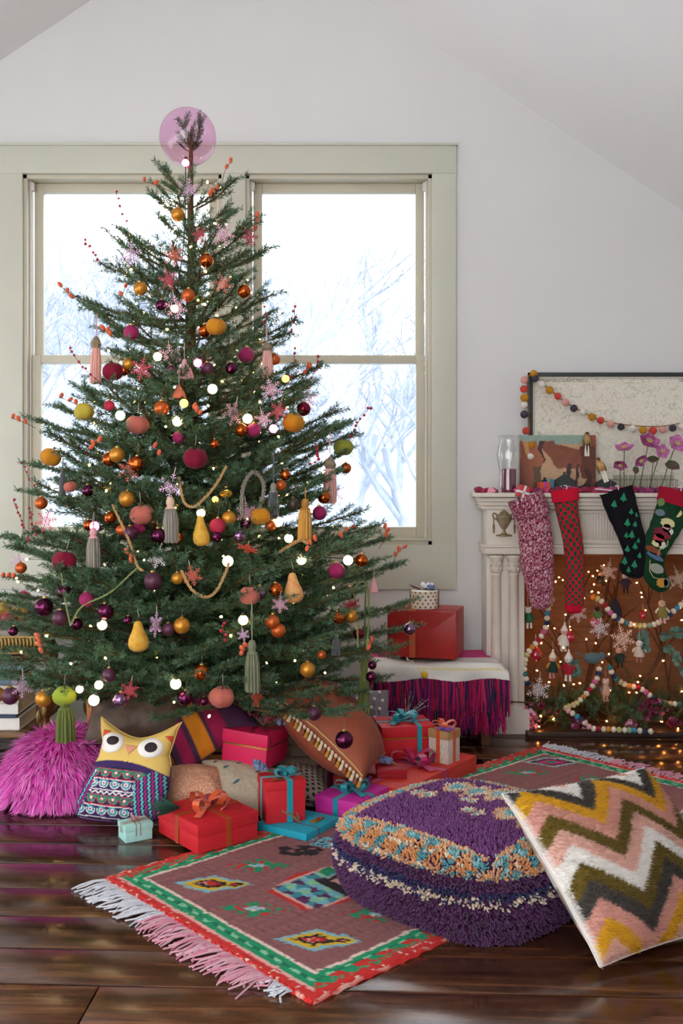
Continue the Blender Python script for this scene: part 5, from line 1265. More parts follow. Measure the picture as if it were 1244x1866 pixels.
# outline in px offsets from the photo centre line
def oside(v):
    L = [(0, -76), (.05, -80), (.15, -80), (.35, -70), (.60, -52), (.75, -48), (.86, -54), (1, -58)]; Rr = [(0, 66), (.05, 76), (.15, 80), (.35, 84), (.55, 84), (.66, 78), (.80, 84), (.92, 88), (1, 95)]
    def it(T):
        for (a, x), (b_, y) in zip(T, T[1:]):
            if v <= b_: return x+(y-x)*(v-a)/(b_-a)
        return T[-1][1]
    return it(L), it(Rr)
def otop(u): x = 2*u-1; return 150+36*abs(x)**1.6*(1.0 if x < 0 else .92)
def obot(u): x = 2*u-1; return 4+4*abs(x)**3
def OS(u, v, side=1, off=0):
    l, r_ = oside(v); x = l+(r_-l)*u; z = obot(u)+(otop(u)-obot(u))*v
    a, c = 2*u-1, 2*v-1; h = (max(0, 1-abs(a)**2.6)*max(0, 1-abs(c)**3))**.5*.062
    return oB+oR*x*OK_+oU*z*OK_+oN*side*(h+off)
oc = {k: hx(v) for k, v in dict(y='#e2c06c', pu='#3d2a5c', nav='#23284a', g='#3f9f7c', g2='#2c6f5e', red='#c2404a', w='#efe6e0', aq='#6fc3c9', pk='#d884b8', mg='#b0287c', cor='#e08a72').items()}
def owlcol(u, v):
    l, r_ = oside(v); x = l+(r_-l)*u; z = obot(u)+(otop(u)-obot(u))*v
    zc = 107-9*(x/60)**2-x*.07                                # chest line
    if z > zc: return oc['y'] if z > zc+2 else oc['pu']
    # wings
    wr = x > 28+max(0, z-73)*1.5 and z < 98; wl_ = x < -50-max(0, 70-z)*.42 and z < 98
    if wr or wl_:
        q = x+(.12 if wr else -.5)*z+1.2*math.sin(z*.9)
        k = int(q/3.2) % 4; return (oc['nav'], oc['mg'], oc['nav'], oc['aq'])[k]
    if z > zc-9: return oc['pu']
    rows = [(78, 96, 'g'), (58, 78, 'a'), (50, 58, 'zig'), (32, 50, 'g'), (10, 32, 'a'), (0, 10, 'n')]
    zz = z+x*.06+2
    for a, b_, k in rows:
        if a <= zz < b_:
            if k == 'n': return oc['nav'] if abs(zz-5) > 1.5 else oc['pk']
            if k == 'zig': return oc['w'] if abs(zz-54-1.8*math.sin(x*.55)) < 1.3 else oc['pu']
            if zz-a < 1.6 or b_-zz < 1.2: return oc['w'] if k == 'a' else oc['red']
            W = 21; dx = ((x+60) % W)-W/2; dz = zz-(a+(b_-a)*.62); d = math.hypot(dx, dz*1.1); an = math.atan2(dz, dx)
            if k == 'g':
                if d < 2.2: return oc['w']
                if d < 3.6: return oc['red']
                if d < 8.2: return oc['g'] if math.sin(an*14) > -.4 else oc['nav']
                return oc['red'] if d < 9.6 and dz < 2 else (oc['g2'] if dz > 0 else oc['nav'])
            if d < 2: return oc['mg']
            if d < 3.8: return oc['w']
            if d < 8: return oc['aq'] if math.sin(an*13) > -.3 else oc['nav']
            return oc['w'] if d < 9.4 and dz < 2 else oc['pu']
    return oc['nav']
b = MB(); b.grid(lambda u, v: (OS(u, v), owlcol(u, v)), 110, 110); wpart(b, 'front_cover', VCS, ow)
b = MB(); b.grid(lambda u, v: (OS(u, v, -1), oc['nav']), 30, 30); wpart(b, 'back_cover', VCS, ow)
b = MB(); b.col = oc['w']; b.tube([OS(i/30, 0) for i in range(30)]+[OS(1, i/30) for i in range(30)]+[OS(1-i/30, 1) for i in range(30)]+[OS(0, 1-i/30) for i in range(31)], .003, 5)
b.c = [oc['y'] if (Vector(p)-oB).dot(oU)/OK_ > 104 else oc['nav'] for p in b.v]; wpart(b, 'piping', VCS, ow)
def oinv(x, z):
    u, v = .5, .5
    for _ in range(12):
        l, r_ = oside(v); u = min(.99, max(.01, (x-l)/(r_-l))); v = min(.99, max(.01, (z-obot(u))/(otop(u)-obot(u))))
    return u, v
def opatch(poly_fn, n, mat, name, off, par=ow):
    b = MB(); rings = []
    for q in (1.0, .66, .33, .02):
        rings.append([b.av(OS(*oinv(*poly_fn(2*PI*i/n, q)), 1, off+.0012*(1-q))) for i in range(n)])
    rings.insert(0, [b.av(OS(*oinv(*poly_fn(2*PI*i/n, 1.0)), 1, -.001)) for i in range(n)]); b.rings(rings, True, False, True)
    return link(name, b.mesh(name, mat, True, ow.location), par)
m_fw = M('white_felt', '#f1ebe6', rough=.9); m_fb = M('black_felt', '#2b1d22', rough=.8); m_fc = M('coral_felt_beak', '#e0987a', rough=.9); m_fr = M('red_felt', '#d8543a', rough=.9)
def ell(cx, cz, a, c): return lambda t, q: (cx+a*q*math.cos(t), cz+c*q*math.sin(t))
def tri(p): 
    def f(t, q):
        k = t/(2*PI)*3; i = int(k) % 3; s = k-int(k); A, B_ = p[i], p[(i+1) % 3]; gx = sum(a[0] for a in p)/3; gz_ = sum(a[1] for a in p)/3
        x = A[0]+(B_[0]-A[0])*s; z = A[1]+(B_[1]-A[1])*s; return gx+(x-gx)*q, gz_+(z-gz_)*q
    return f
e_ = opatch(ell(-26, 140, 23, 18), 24, m_fw, 'eye', .002); link('pupil', opatch(ell(-24, 144, 11.5, 8), 18, m_fb, 'pupil', .0045).data, e_); bpy.data.objects.remove([o for o in ow.children if o.name.startswith('pupil')][0])
e_ = opatch(ell(48, 134, 23, 18), 24, m_fw, 'eye', .002); link('pupil', opatch(ell(49, 135, 11.5, 9), 18, m_fb, 'pupil', .0045).data, e_); bpy.data.objects.remove([o for o in ow.children if o.name.startswith('pupil')][0])
opatch(tri([(0, 138), (24, 136), (10, 120)]), 18, m_fc, 'beak', .002)
opatch(tri([(-46, 163), (-30, 161), (-45, 150)]), 18, m_fr, 'ear_patch', .002); opatch(tri([(90, 157), (70, 156), (86, 142)]), 18, m_fr, 'ear_patch', .002)

# ------------------------------------------------------------------ pink fur pouf
fc = G(90, 1478)+Vector((.0, .20, 0)); fpf = thing('fur_pouf', 'hot pink long haired fur pouf left of the owl', 'pouf', fc)
fa = {k: hx(v) for k, v in dict(a='#f04cc4', b='#ff9fe2', c='#cc2a9e', d='#f472d0').items()}
def fsurf(a, t):
    """t 0 top centre..1 floor rim"""
    th = t*PI*.56; r = .235*math.sin(th)**.85*(1+.06*nz((math.cos(a)*2, math.sin(a)*2, 4))); return Vector((r*math.cos(a), r*math.sin(a), .03+.23*max(0, math.cos(th))+.0*t))
b = MB(); b.grid(lambda u, v: (fsurf(2*PI*u, max(.001, v)), fa['c']), 40, 14, True); part(b, 'core', VCF, fpf)
b = MB(); r = random.Random(12)
for i in range(9000):
    a = r.uniform(0, 2*PI); t = math.sqrt(r.random())*.98+.01; p = fsurf(a, t); q = fsurf(a, min(1, t+.02)); nrm = (p-Vector((0, 0, .05))).normalized(); dn = (q-p); dn = dn.normalized() if dn.length > 1e-6 else Vector((0, 0, -1))
    cl = Vector((nz((a*9, t*14, 0)), nz((a*9, t*14, 5)), nz((a*9, t*14, 9))))*.9; d = (nrm*.55+dn*.75+cl).normalized(); L = r.uniform(.05, .085)
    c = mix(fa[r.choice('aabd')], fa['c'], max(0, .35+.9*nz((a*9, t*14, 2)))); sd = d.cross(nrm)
    if sd.length < 1e-3: continue
    sd = sd.normalized()*.0024; m1 = p+d*L*.5; e = p+d*L+Vector((0, 0, -.012)); e.z = max(e.z, .004); m1.z = max(m1.z, .004)
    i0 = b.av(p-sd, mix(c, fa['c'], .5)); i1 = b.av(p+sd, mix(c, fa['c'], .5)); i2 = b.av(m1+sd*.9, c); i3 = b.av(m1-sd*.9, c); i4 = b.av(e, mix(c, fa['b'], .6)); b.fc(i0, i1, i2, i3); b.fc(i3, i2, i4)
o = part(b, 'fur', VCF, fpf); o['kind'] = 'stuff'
# ================================================================== GIFTS
def paper(n, c, **k): return M(n, c, rough=k.pop('rough', .5), spec=.35, var=.05, vs=25, **k)
m_red = paper('red_card', '#c5222c'); m_red2 = paper('brick_red_paper', '#a5241f', rough=.38); m_hot = paper('hot_pink_card', '#d81f55'); m_mag = paper('magenta_card', '#cc2f9c'); m_turq = paper('turquoise_card', '#1b9cb4'); m_mint = paper('mint_card', '#a9ddd4'); m_kraft = paper('kraft_card', '#b58d5d'); m_speck = M('speckled_card', '#cfc0b2', rough=.7, var=.3, vs=160); m_purp = paper('purple_card', '#a3186e'); m_drd = paper('dark_red_card', '#a01c26'); m_coral = paper('coral_red_paper', '#c9382f')
r_teal = M('teal_satin', '#1a93a0', rough=.35, sheen=.3); r_orange = M('orange_satin', '#d4562a', rough=.35, sheen=.3); r_mag = M('magenta_satin', '#b3145c', rough=.35, sheen=.3); r_cop = M('copper_ribbon', '#a8441f', rough=.4); r_blk = M('black_cord', '#2a1518', rough=.7); r_gold = M('gold_foil', '#d2a23e', rough=.25, metal=.8)
m_lav = M('lavender_buds', '#7383a8', rough=.9, var=.3, vs=90); m_lavp = M('violet_buds', '#7a52a8', rough=.9, var=.3, vs=90); m_spg = M('sprig_green', '#4d6a4a', rough=.8); m_spb = M('dry_stem', '#8a7350', rough=.9); m_dkl = M('deep_green_leaf', '#1d4a3a', rough=.6)
def ribbon(w_, d, h, mat, rw, root, two=True, ox=0, oy=0):
    b = MB(); e = .0012
    b.box((ox, 0, h+e/2), (rw, d+2*e, e)); b.box((ox, -d/2-e/2, h/2), (rw, e, h)); b.box((ox, d/2+e/2, h/2), (rw, e, h)); part(b, 'ribbon', mat, root, False)
    if two:
        b = MB(); b.box((0, oy, h+e*.8), (w_+2*e, rw, e)); b.box((-w_/2-e/2, oy, h/2), (e, rw, h)); b.box((w_/2+e/2, oy, h/2), (e, rw, h)); part(b, 'ribbon', mat, root, False)
def bow(root, c, L, rw, mat, rz=0, loops=4, tails=2):
    c = Vector(c); o = None; r = random.Random(int(L*9999))
    for i in range(loops):
        a = rz+2*PI*i/loops+r.uniform(-.2, .2); d = Vector((math.cos(a), math.sin(a), 0)); u = Vector((0, 0, 1)); s = Vector((-d.y, d.x, 0)); pts = []
        for k in range(13):
            t = k/12; an = 2*PI*t; pts.append(c+d*L*(.5-.5*math.cos(an))*.95+u*(L*.30*math.sin(an)*(1 if True else 0)+L*.34*(.5-.5*math.cos(an))+.004))
        b = MB(); b.strip(pts, s+u*.15, [rw*(.6+.5*math.sin(PI*k/12)) for k in range(13)], .0012); part(b, 'bow_loop', mat, root)
    for i in range(tails):
        a = rz+.5+PI*i+r.uniform(-.3, .3); d = Vector((math.cos(a), math.sin(a), 0)); s = Vector((-d.y, d.x, 0)); b = MB(); b.strip([c+Vector((0, 0, .006)), c+d*L*.5+Vector((0, 0, L*.18)), c+d*L*1.0+Vector((0, 0, .006)), c+d*L*1.35+Vector((0, 0, .003))], s, [rw*.6, rw, rw, rw], .0012); part(b, 'bow_tail', mat, root)
    b = MB(); b.sphere(c+Vector((0, 0, L*.14)), rw*.45, 10, 6, (1, 1, .7)); part(b, 'knot', mat, root)
def sprig(root, c, n, L, m_s, m_b, spread=.7, rz=0, bud=.004, lift=.25, nb=7):
    c = Vector(c); r = random.Random(int(c.x*999+n)); s_ = MB(); q = MB()
    for i in range(n):
        a = rz+r.uniform(-spread, spread); d = Vector((math.cos(a), math.sin(a), r.uniform(.4, 1.3)*lift)); pts = [c+d*L*t+Vector((0, 0, .02*math.sin(PI*t)*L*4)) for t in (0, .4, .75, 1)]; s_.tube(pts, .0011, 4)
        for k in range(nb): t = .45+.55*k/nb; q.sphere(c+d*L*t+Vector((r.uniform(-1, 1), r.uniform(-1, 1), r.uniform(-.3, 1)))*bud*1.1+Vector((0, 0, .02*math.sin(PI*t)*L*4)), bud*r.uniform(.7, 1.2), 6, 4, (1, 1, 1.3))
    part(s_, 'sprig_stem', m_s, root); part(q, 'sprig_buds', m_b, root)['kind'] = 'stuff'
def gift(name, near, th, w_, d, h, mbody, label, lid=.38, mlid=None, tilt=None, wrap=False, gold=False, z=0):
    """near: ground point of the nearest corner; th: direction (deg) of the right hand edge"""
    a = math.radians(th); near = Vector(near); near.z = z; ex = Vector((math.cos(a), math.sin(a), 0)); ey = Vector((-math.sin(a), math.cos(a), 0))
    root = thing(name, label, 'gift box', near+ex*w_/2+ey*d/2, (tilt[0] if tilt else 0, tilt[1] if tilt else 0, a))
    if wrap:
        b = MB(); b.box((0, 0, h/2), (w_, d, h), None, .006); part(b, 'wrapped_box', mbody, root)
        for s in (-1, 1):
            b = MB(); b.prism([(-d/2*.98, h*.97), (d/2*.98, h*.97), (0, h*.42)], .0015, Matrix.Translation((s*(w_/2+.001), 0, 0)) @ Matrix.Rotation(PI/2, 4, 'Z'))
            part(b, 'paper_fold', mbody, root, False)
    else:
        hl = h*lid; b = MB(); b.box((0, 0, (h-hl)/2+.001), (w_-.005, d-.005, h-hl+.002), None, .0015); part(b, 'body', mbody, root)
        b = MB(); b.box((0, 0, h-hl/2), (w_, d, hl), None, .002); part(b, 'lid', mlid or mbody, root)
        if gold: b = MB(); b.box((0, 0, h-hl-.003), (w_-.002, d-.002, .006)); part(b, 'gold_band', r_gold, root, False)
    return root
# big red box, orange bow
g = gift('gift_box', G(360, 1558, .014), 39, .25, .28, .098, m_red, 'red gift box with orange satin bow in front of the owl', .42, z=.014)
ribbon(.25, .28, .098, r_cop, .022, g); bow(g, (0, 0, .099), .085, .026, r_orange, .4, 4, 2); sprig(g, (.0, .03, .10), 4, .035, m_spg, m_lavp, 3, 1, .005, .6)
b = MB(); r = random.Random(8)
for i in range(26):
    a = 2.6+r.uniform(-.9, .9); d = Vector((math.cos(a), math.sin(a), r.uniform(-.05, .35))); L = r.uniform(.07, .13); b.strip([Vector((-.08, .06, .10)), Vector((-.08, .06, .10))+d*L*.5, Vector((-.08, .06, .10))+d*L], (0, 0, 1), [.004, .010, .002], .0008)
part(b, 'feather_sprig', m_dkl, g)
# mint box
g = gift('gift_box', G(228, 1538), 31, .104, .085, .060, m_mint, 'tiny mint green box tied with brown thread on the floor', .35)
b = MB()
for s in (-.012, .004): b.tube([(s-.0, -.044, .02), (s, -.044, .061), (s+.01, .044, .0615), (s+.01, .044, .02)], .0012, 5); b.tube([(-.053, s, .03), (-.053, s, .061), (.053, s+.008, .0615), (.053, s+.008, .03)], .0012, 5)
part(b, 'thread', r_cop, g); sprig(g, (0, 0, .062), 5, .025, m_spb, M('pink_buds', '#c98a94', rough=.9), 3, 0, .0025, .3)
# turquoise flat box
g = gift('gift_box', G(558, 1538), 57, .215, .225, .034, m_turq, 'flat turquoise box with dried sprig and gold tag', .8)
ribbon(.215, .225, .034, M('plum_thread', '#5b3a4a', rough=.7), .004, g, False, -.03); sprig(g, (-.03, -.03, .036), 9, .075, m_spb, M('dry_buds', '#8d7d4e', rough=.9), .9, 1.2, .003, .7)
b = MB(); b.box((.03, -.065, .037), (.062, .022, .004), None, .001); part(b, 'gold_tag', r_gold, g)
# red cube on the turquoise box
g = gift('gift_box', G(484, 1503, .035), 18, .153, .135, .152, m_red, 'red cube gift with turquoise ribbon standing on the flat turquoise box', .22, z=.035)
ribbon(.153, .135, .152, r_teal, .022, g, True, .015, 0); bow(g, (.015, 0, .153), .045, .024, r_teal, .3, 4, 1); sprig(g, (-.02, .01, .155), 6, .085, m_spg, m_lav, .5, 2.9, .006, .5, 9)
b = MB(); b.strip([(-.05, -.05, .156), (-.03, -.06, .164), (-.005, -.055, .156)], (.3, 1, 0), .02, .001); part(b, 'gold_tag', r_gold, g)
# magenta flat box
g = gift('gift_box', G(650, 1502), 58, .24, .19, .078, m_mag, 'magenta gift box with teal satin bow left of the shag pouf', .5)
ribbon(.24, .19, .078, r_teal, .022, g); bow(g, (0, 0, .079), .07, .026, r_teal, .6, 5, 2); sprig(g, (.06, -.02, .08), 6, .06, m_spb, m_lavp, .8, .3, .004, .6)
# small purple box
g = gift('gift_box', G(588, 1442), 20, .09, .085, .10, m_purp, 'small purple foil box behind the magenta gift', .25); ribbon(.09, .085, .10, M('foil_plum', '#7a1f5c', rough=.2, metal=.5), .03, g); bow(g, (0, 0, .101), .035, .02, r_mag, 0, 4, 1)
sprig(g, (.05, -.01, .10), 7, .11, m_spb, m_lav, .35, -.1, .006, .25, 8)
b = MB(); b.sphere((.085, -.02, .125), .009, 8, 6, (2.2, .8, .8)); part(b, 'cotton_bud', M('cotton', '#eee8e0', rough=1), g)
# wide flat coral red parcel
WZ0 = .076
g = gift('wrapped_parcel', Vector((.243, 3.90, 0)), 54, .60, .345, WZ0, m_coral, 'wide flat red wrapped parcel under the smaller gifts', wrap=True)
b = MB(); b.box((.02, 0, WZ0+.001), (.028, .349, .0014)); b.box((.02, -.1735, WZ0/2), (.028, .0014, WZ0)); part(b, 'ribbon', r_mag, g, False); b = MB(); b.box((0, -.02, WZ0+.001), (.604, .026, .0014)); part(b, 'ribbon', r_mag, g, False)
bow(g, (.02, -.02, WZ0+.002), .10, .03, r_mag, .9, 4, 2)
# red box with teal bow
g = gift('gift_box', G(692, 1389, WZ0), 10, .235, .20, .148, m_red, 'red gift box with gold band and teal bow on the wide parcel', .32, gold=True, z=WZ0); g.location += Vector((.008, .0, 0))
ribbon(.235, .20, .148, r_teal, .020, g, True, .05, 0); bow(g, (.0, 0, .149), .072, .026, r_teal, .2, 5, 2); sprig(g, (.02, .02, .15), 8, .10, M('pale_stem', '#b9b6ad', rough=.8), M('dark_buds', '#3d3a3c', rough=.8), 1.0, .7, .003, .8)
# kraft box
g = gift('gift_box', G(822, 1396, WZ0)+Vector((-.012, .012, 0)), 50, .095, .105, .14, m_speck, 'speckled white gift box with kraft lid and orange bow', .26, m_kraft, z=WZ0)
ribbon(.095, .105, .14, r_orange, .018, g, True); bow(g, (0, 0, .141), .055, .022, r_orange, .8, 4, 2); sprig(g, (-.02, -.03, .142), 7, .035, m_spg, m_lavp, 1.2, 3.6, .0045, .2)
# small dark red box
g = gift('gift_box', G(686, 1420, WZ0)+Vector((.0, .0, 0)), 2, .125, .085, .040, m_drd, 'small flat dark red box with lavender sprig on the wide parcel', .55, z=WZ0); sprig(g, (.03, .01, .042), 9, .075, m_spb, m_lav, .35, 2.9, .0045, .25, 8)
# hot pink box on the cushions
nc = P(484, 1402, 3.90); g = gift('gift_box', nc, 68, .20, .20, .135, m_hot, 'hot pink gift box tilted on the cream cushion', .38, tilt=(.06, .02), z=nc.z, gold=True)
b = MB(); b.tube(bez([(-.10, -.03, .136), (-.02, .0, .138), (.10, -.05, .136)], 10), .0016, 5); b.tube(bez([(.0, -.10, .136), (.01, 0, .138), (-.03, .10, .136)], 10), .0016, 5); b.tube(bez([(0, -.02, .138), (-.05, -.06, .139), (-.08, -.10, .13), (-.075, -.104, .09)], 10), .0014, 5); part(b, 'cord', r_blk, g)
sprig(g, (.02, -.02, .138), 8, .07, m_spg, M('crimson_berries', '#8e1d3c', rough=.5), 3, 0, .005, .7); sprig(g, (.03, -.04, .138), 4, .08, m_spg, m_lav, .5, -1.2, .006, .4)
b = MB()
for k in range(7):
    a = 2*PI*k/7; d = Vector((math.cos(a)*.6, math.sin(a)*.6, 1)); b.strip([Vector((.04, .03, .137)), Vector((.04, .03, .137))+d*.04, Vector((.04, .03, .137))+d*.075], (1, 0, 0), [.006, .022, .002], .001)
part(b, 'leaf_sprig', m_dkl, g)

# ================================================================== BENCH, THROWS, PARCEL
BZ = .385; bx0, bx1, by0, by1 = .16, .76, 4.80, 5.24
bn = thing('low_bench', 'low wooden bench hidden beneath the fringed throws', 'bench', ((bx0+bx1)/2, (by0+by1)/2, 0)); m_ben = M('bench_wood', '#5d4028', rough=.5, var=.2, vs=10, stretch=(1, 8, 8))
b = MB(); b.box(((bx0+bx1)/2, (by0+by1)/2, BZ-.025), (bx1-bx0-.04, by1-by0-.02, .03), None, .004); wpart(b, 'seat', m_ben, bn)
for x in (bx0+.06, bx1-.06):
    for y in (by0+.05, by1-.05): b = MB(); b.box((x, y, (BZ-.04)/2), (.045, .045, BZ-.04), None, .004); wpart(b, 'leg', m_ben, bn)
def throw_pt(u, v, th, drop, x0=bx0, x1=bx1, sx=.03):
    """u along the bench, v from wall over the front edge and down"""
    x = x0-sx+(x1-x0+2*sx)*u; D = by1-by0; s = v*(D+drop); n = .008*nz((u*4, v*4, th*99)); zt = BZ+.004+th
    if s < D: y, z = by1-s, zt+n+.006*math.sin(u*9+1)*(s/D)
    else:
        q = s-D; y = by0-.012-th-.012*math.sin(u*14+th*50)*(q/drop); z = zt-.012-q+n
        if q < .02: y += .008*(1-q/.02)
    e = max(0, (x0+.01-x)/sx, (x-x1+.01)/sx)
    return Vector((x, y, z-.03*min(1, e)**2))
tw1 = hx('#c22c72')
mg = thing('magenta_throw', 'magenta throw spread over the bench under the red parcel', 'throw', ((bx0+bx1)/2, by0, BZ))
b = MB(); b.grid(lambda u, v: (throw_pt(u, v, .0, .17), mix(hx('#c4296f'), hx('#e05a94'), .5+.5*nz((u*3, v*3, 1)))), 40, 30); wpart(b, 'cloth', VC, mg)
FRC = [hx(c) for c in ('#a3174f', '#c42a5e', '#7d1a5e', '#2c2c48', '#8a2a6e', '#b0203c', '#3c3050', '#c9356f')]
def fringe(root, ybase, z0f, L, n, seed, x0, x1):
    b = MB(); r = random.Random(seed)
    for i in range(n):
        x = x0+(x1-x0)*(i+r.random())/n; y, z = ybase-r.uniform(0, .02), z0f(x); l = L*r.uniform(.82, 1.1); sw = r.uniform(-.02, .02); b.col = mix(FRC[int(abs(nz((x*26, seed, 0)))*23+r.randrange(2)) % 8], (0, 0, 0), r.uniform(0, .2))
        b.tube([(x, y, z), (x+sw*.4, y-.006-r.uniform(0, .01), z-l*.45), (x+sw, y-r.uniform(-.004, .014), max(.006, z-l))], [.003, .0038, .003], 4)
    o = wpart(b, 'fringe', VC, root); o['kind'] = 'stuff'
fringe(mg, by0-.016, lambda x: BZ-.155, .155, 260, 3, bx0+.08, bx1+.02)
wt = thing('white_throw', 'white woven throw with magenta and navy fringe draped over the bench', 'throw', ((bx0+bx1)/2, by0, BZ))
b = MB()
def wp(u, v): return throw_pt(u, .52+.48*v, .009, .075, bx0, bx1+.01, .035)
b.grid(lambda u, v: (wp(u, v), mix(hx('#e9e4dc'), hx('#d6d2cb'), max(0, .5+.8*nz((u*6, v*6, 1)))) if not (abs(v-.72) < .018 and .35 < u < .95) else hx('#d8c98a')), 50, 30); wpart(b, 'cloth', VC, wt)
fringe(wt, by0-.03, lambda x: BZ-.055+.008*math.sin(x*20), .165, 330, 5, bx0-.03, bx1+.045)
p = wp(.40, .85); b = MB(); b.sphere(p+Vector((0, -.008, 0)), .018, 10, 8, fn=lambda d: 1+.15*nz(d*5)); b.tube([p+Vector((0, -.01, -.01)), p+Vector((0, -.016, -.045))], [.008, .002], 6); wpart(b, 'yellow_tuft', M('yellow_wool', '#dba92c', rough=1, bump=.8, bs=200), wt)
p = wp(.3, .15); b = MB(); b.tube([p, p+Vector((-.01, -.005, .03))], [.006, .002], 6); b.tube([p, p+Vector((.03, -.02, .0))], [.006, .004], 6); wpart(b, 'white_tassel', M('white_wool', '#eeeae2', rough=1), wt)
PZ = BZ+.028
nc = P(831, 1212, 4.84); g = gift('wrapped_parcel', nc, 74, .24, .345, .235, m_red2, 'large red wrapped parcel standing on the bench throws', wrap=True, z=PZ)
b = MB(); b.box((0, .045, .1185), (.243, .03, .2385)); part(b, 'ribbon', M('rust_ribbon', '#b9502c', rough=.3), g, False)
rp = P(773, 1110, 4.97); rp.z = PZ+.237
rb = thing('round_gift', 'small round white gift box with gold dots on the red parcel', 'gift box', rp); RR, RH = .068, .088
m_rw = M('white_gift_card', '#efe6da', rough=.5)
b = MB(); b.lathe([(RR-.002, 0), (RR-.002, RH*.7), (RR-.002, RH*.71)], 28); part(b, 'body', m_rw, rb)
b = MB(); b.lathe([(RR, RH*.68), (RR+.001, RH*.7), (RR+.001, RH-.002), (RR-.002, RH), (.002, RH)], 28); part(b, 'lid', m_rw, rb)
b = MB(); b.lathe([(.0058, 0), (.0055, .0012), (.001, .0014)], 10); dm = b.mesh('gold_dot', M('gold_dot', '#a8864c', rough=.3, metal=.6), True)
for j in range(5):
    for i in range(16):
        a = 2*PI*(i+.5*(j % 2))/16; o = link('gold_dot', dm, rb, ((RR+.0008)*math.cos(a), (RR+.0008)*math.sin(a), .010+j*.0175), (PI/2, 0, a+PI/2))
b = MB(); b.tube([((RR+.003)*math.cos(a), (RR+.003)*math.sin(a), z) for a, z in ((PI, .0), (PI, .088))]+[(0, 0, RH+.004)]+[(RR+.003, 0, RH), (RR+.003, 0, 0)], .0026, 5); part(b, 'cord', M('brown_cord', '#4a2420', rough=.7), rb)
sprig(rb, (-.01, -.01, RH+.003), 8, .06, m_dkl, m_lav, .5, -.1, .006, .25, 8); b = MB()
for k in range(8): b.sphere((.012+R_.uniform(-.02, .03), R_.uniform(-.02, .02), RH+.016+R_.uniform(0, .012)), .012, 8, 6)
part(b, 'white_blossom', M('white_blossom', '#efeaf2', rough=.9), rb); b = MB()
for k in range(3): b.tube([(-.02, -.01, RH+.006), (-.06-.008*k, -.015, RH+.012+.008*k)], .0018, 4)
part(b, 'twig', M('brown_twig', '#5a2d28', rough=.8), rb)

# ================================================================== LEFT TABLE WITH BOOKS
m_old = M('worn_table_top', '#6f6152', rough=.45, var2='#94867a', vs=7, stretch=(1, 3, 3)); m_gilt = M('gilt', '#8f7443', rough=.42, metal=.7, var=.25, vs=60)
lx0, lx1, ly0, ly1 = -2.1, WX(112, 4.3), 4.34, 5.20; LZ = WZ(1151, 4.32)
lt = thing('console_table', 'low gilded console table with worn top at the left edge', 'table', ((lx0+lx1)/2, (ly0+ly1)/2, 0))
b = MB(); b.box(((lx0+lx1)/2, (ly0+ly1)/2, LZ-.012), (lx1-lx0, ly1-ly0, .024), None, .004); wpart(b, 'table_top', m_old, lt)
b = MB(); b.box(((lx0+lx1)/2-.05, ly0+.035, LZ-.024-.035), (lx1-lx0-.12, .03, .07), None, .003); b.box(((lx0+lx1)/2-.05, ly0+.02, LZ-.028), (lx1-lx0-.10, .04, .010), None, .003); b.box(((lx0+lx1)/2-.05, ly0+.02, LZ-.098), (lx1-lx0-.10, .04, .010), None, .003); wpart(b, 'apron', m_gilt, lt)
b = MB(); b.sphere((0, 0, 0), 1, 8, 5, (.0065, .008, .028)); gm_ = b.mesh('gadroon', m_gilt, True)
for i in range(34): link('gadroon', gm_, lt, (lx1-.13-i*.016-lt.location.x, ly0+.018-lt.location.y, LZ-.062))
for x, y in ((lx1-.09, ly0+.06), (lx1-.09, ly1-.06), (lx0+.1, ly0+.06), (lx0+.1, ly1-.06)):
    b = MB(); b.tube(bez([(x, y, LZ-.05), (x+.025, y-.02, LZ-.2), (x-.01, y, LZ-.4), (x+.03, y-.02, .06), (x+.055, y-.03, .03)], 24), [.030+.012*math.sin(i*.9) for i in range(25)], 10); b.sphere((x+.05, y-.03, .032), .032, 10, 6, (1.3, 1, .9))
    for k in range(5): a = k*1.2; b.sphere((x+.03*math.cos(a), y-.03+.02*math.sin(a), .16+.03*k), .02, 8, 5, (.6, .6, 1.7))
    wpart(b, 'gilded_leg', m_gilt, lt)
SZ = WZ(1338, 4.36); b = MB(); b.box(((lx0+lx1)/2-.06, (ly0+ly1)/2, SZ-.012), (lx1-lx0-.25, ly1-ly0-.1, .024), None, .003); wpart(b, 'lower_shelf', M('shelf_wood', '#7a5a3a', rough=.5, var=.2, vs=9, stretch=(1, 6, 6)), lt)
m_page = M('book_pages', '#d8cdb6', rough=.9, stretch=(1, 1, 90), var=.15, vs=4); z = SZ
bk = [('#e6e2da', .045, 'thick white book at the bottom of the table stack'), ('#37485e', .010, 'thin navy book on the thick white one'), ('#e9e6e0', .040, 'white book with pale spine above the thin navy one'), ('#cfc7b8', .05, 'cream book in the middle of the table stack'), ('#d9d2bd', .016, 'thin ivory book below the blue books'), ('#5f7688', .026, 'grey blue book under the navy one'), ('#34506a', .022, 'navy blue book below the pale blue one'), ('#7d93a5', .030, 'pale blue book near the top of the table stack'), ('#7a4a3e', .028, 'reddish brown book on top of the table stack')]
kh = (LZ-.115-SZ)/sum(h for _, h, _ in bk)*.97; r = random.Random(3)
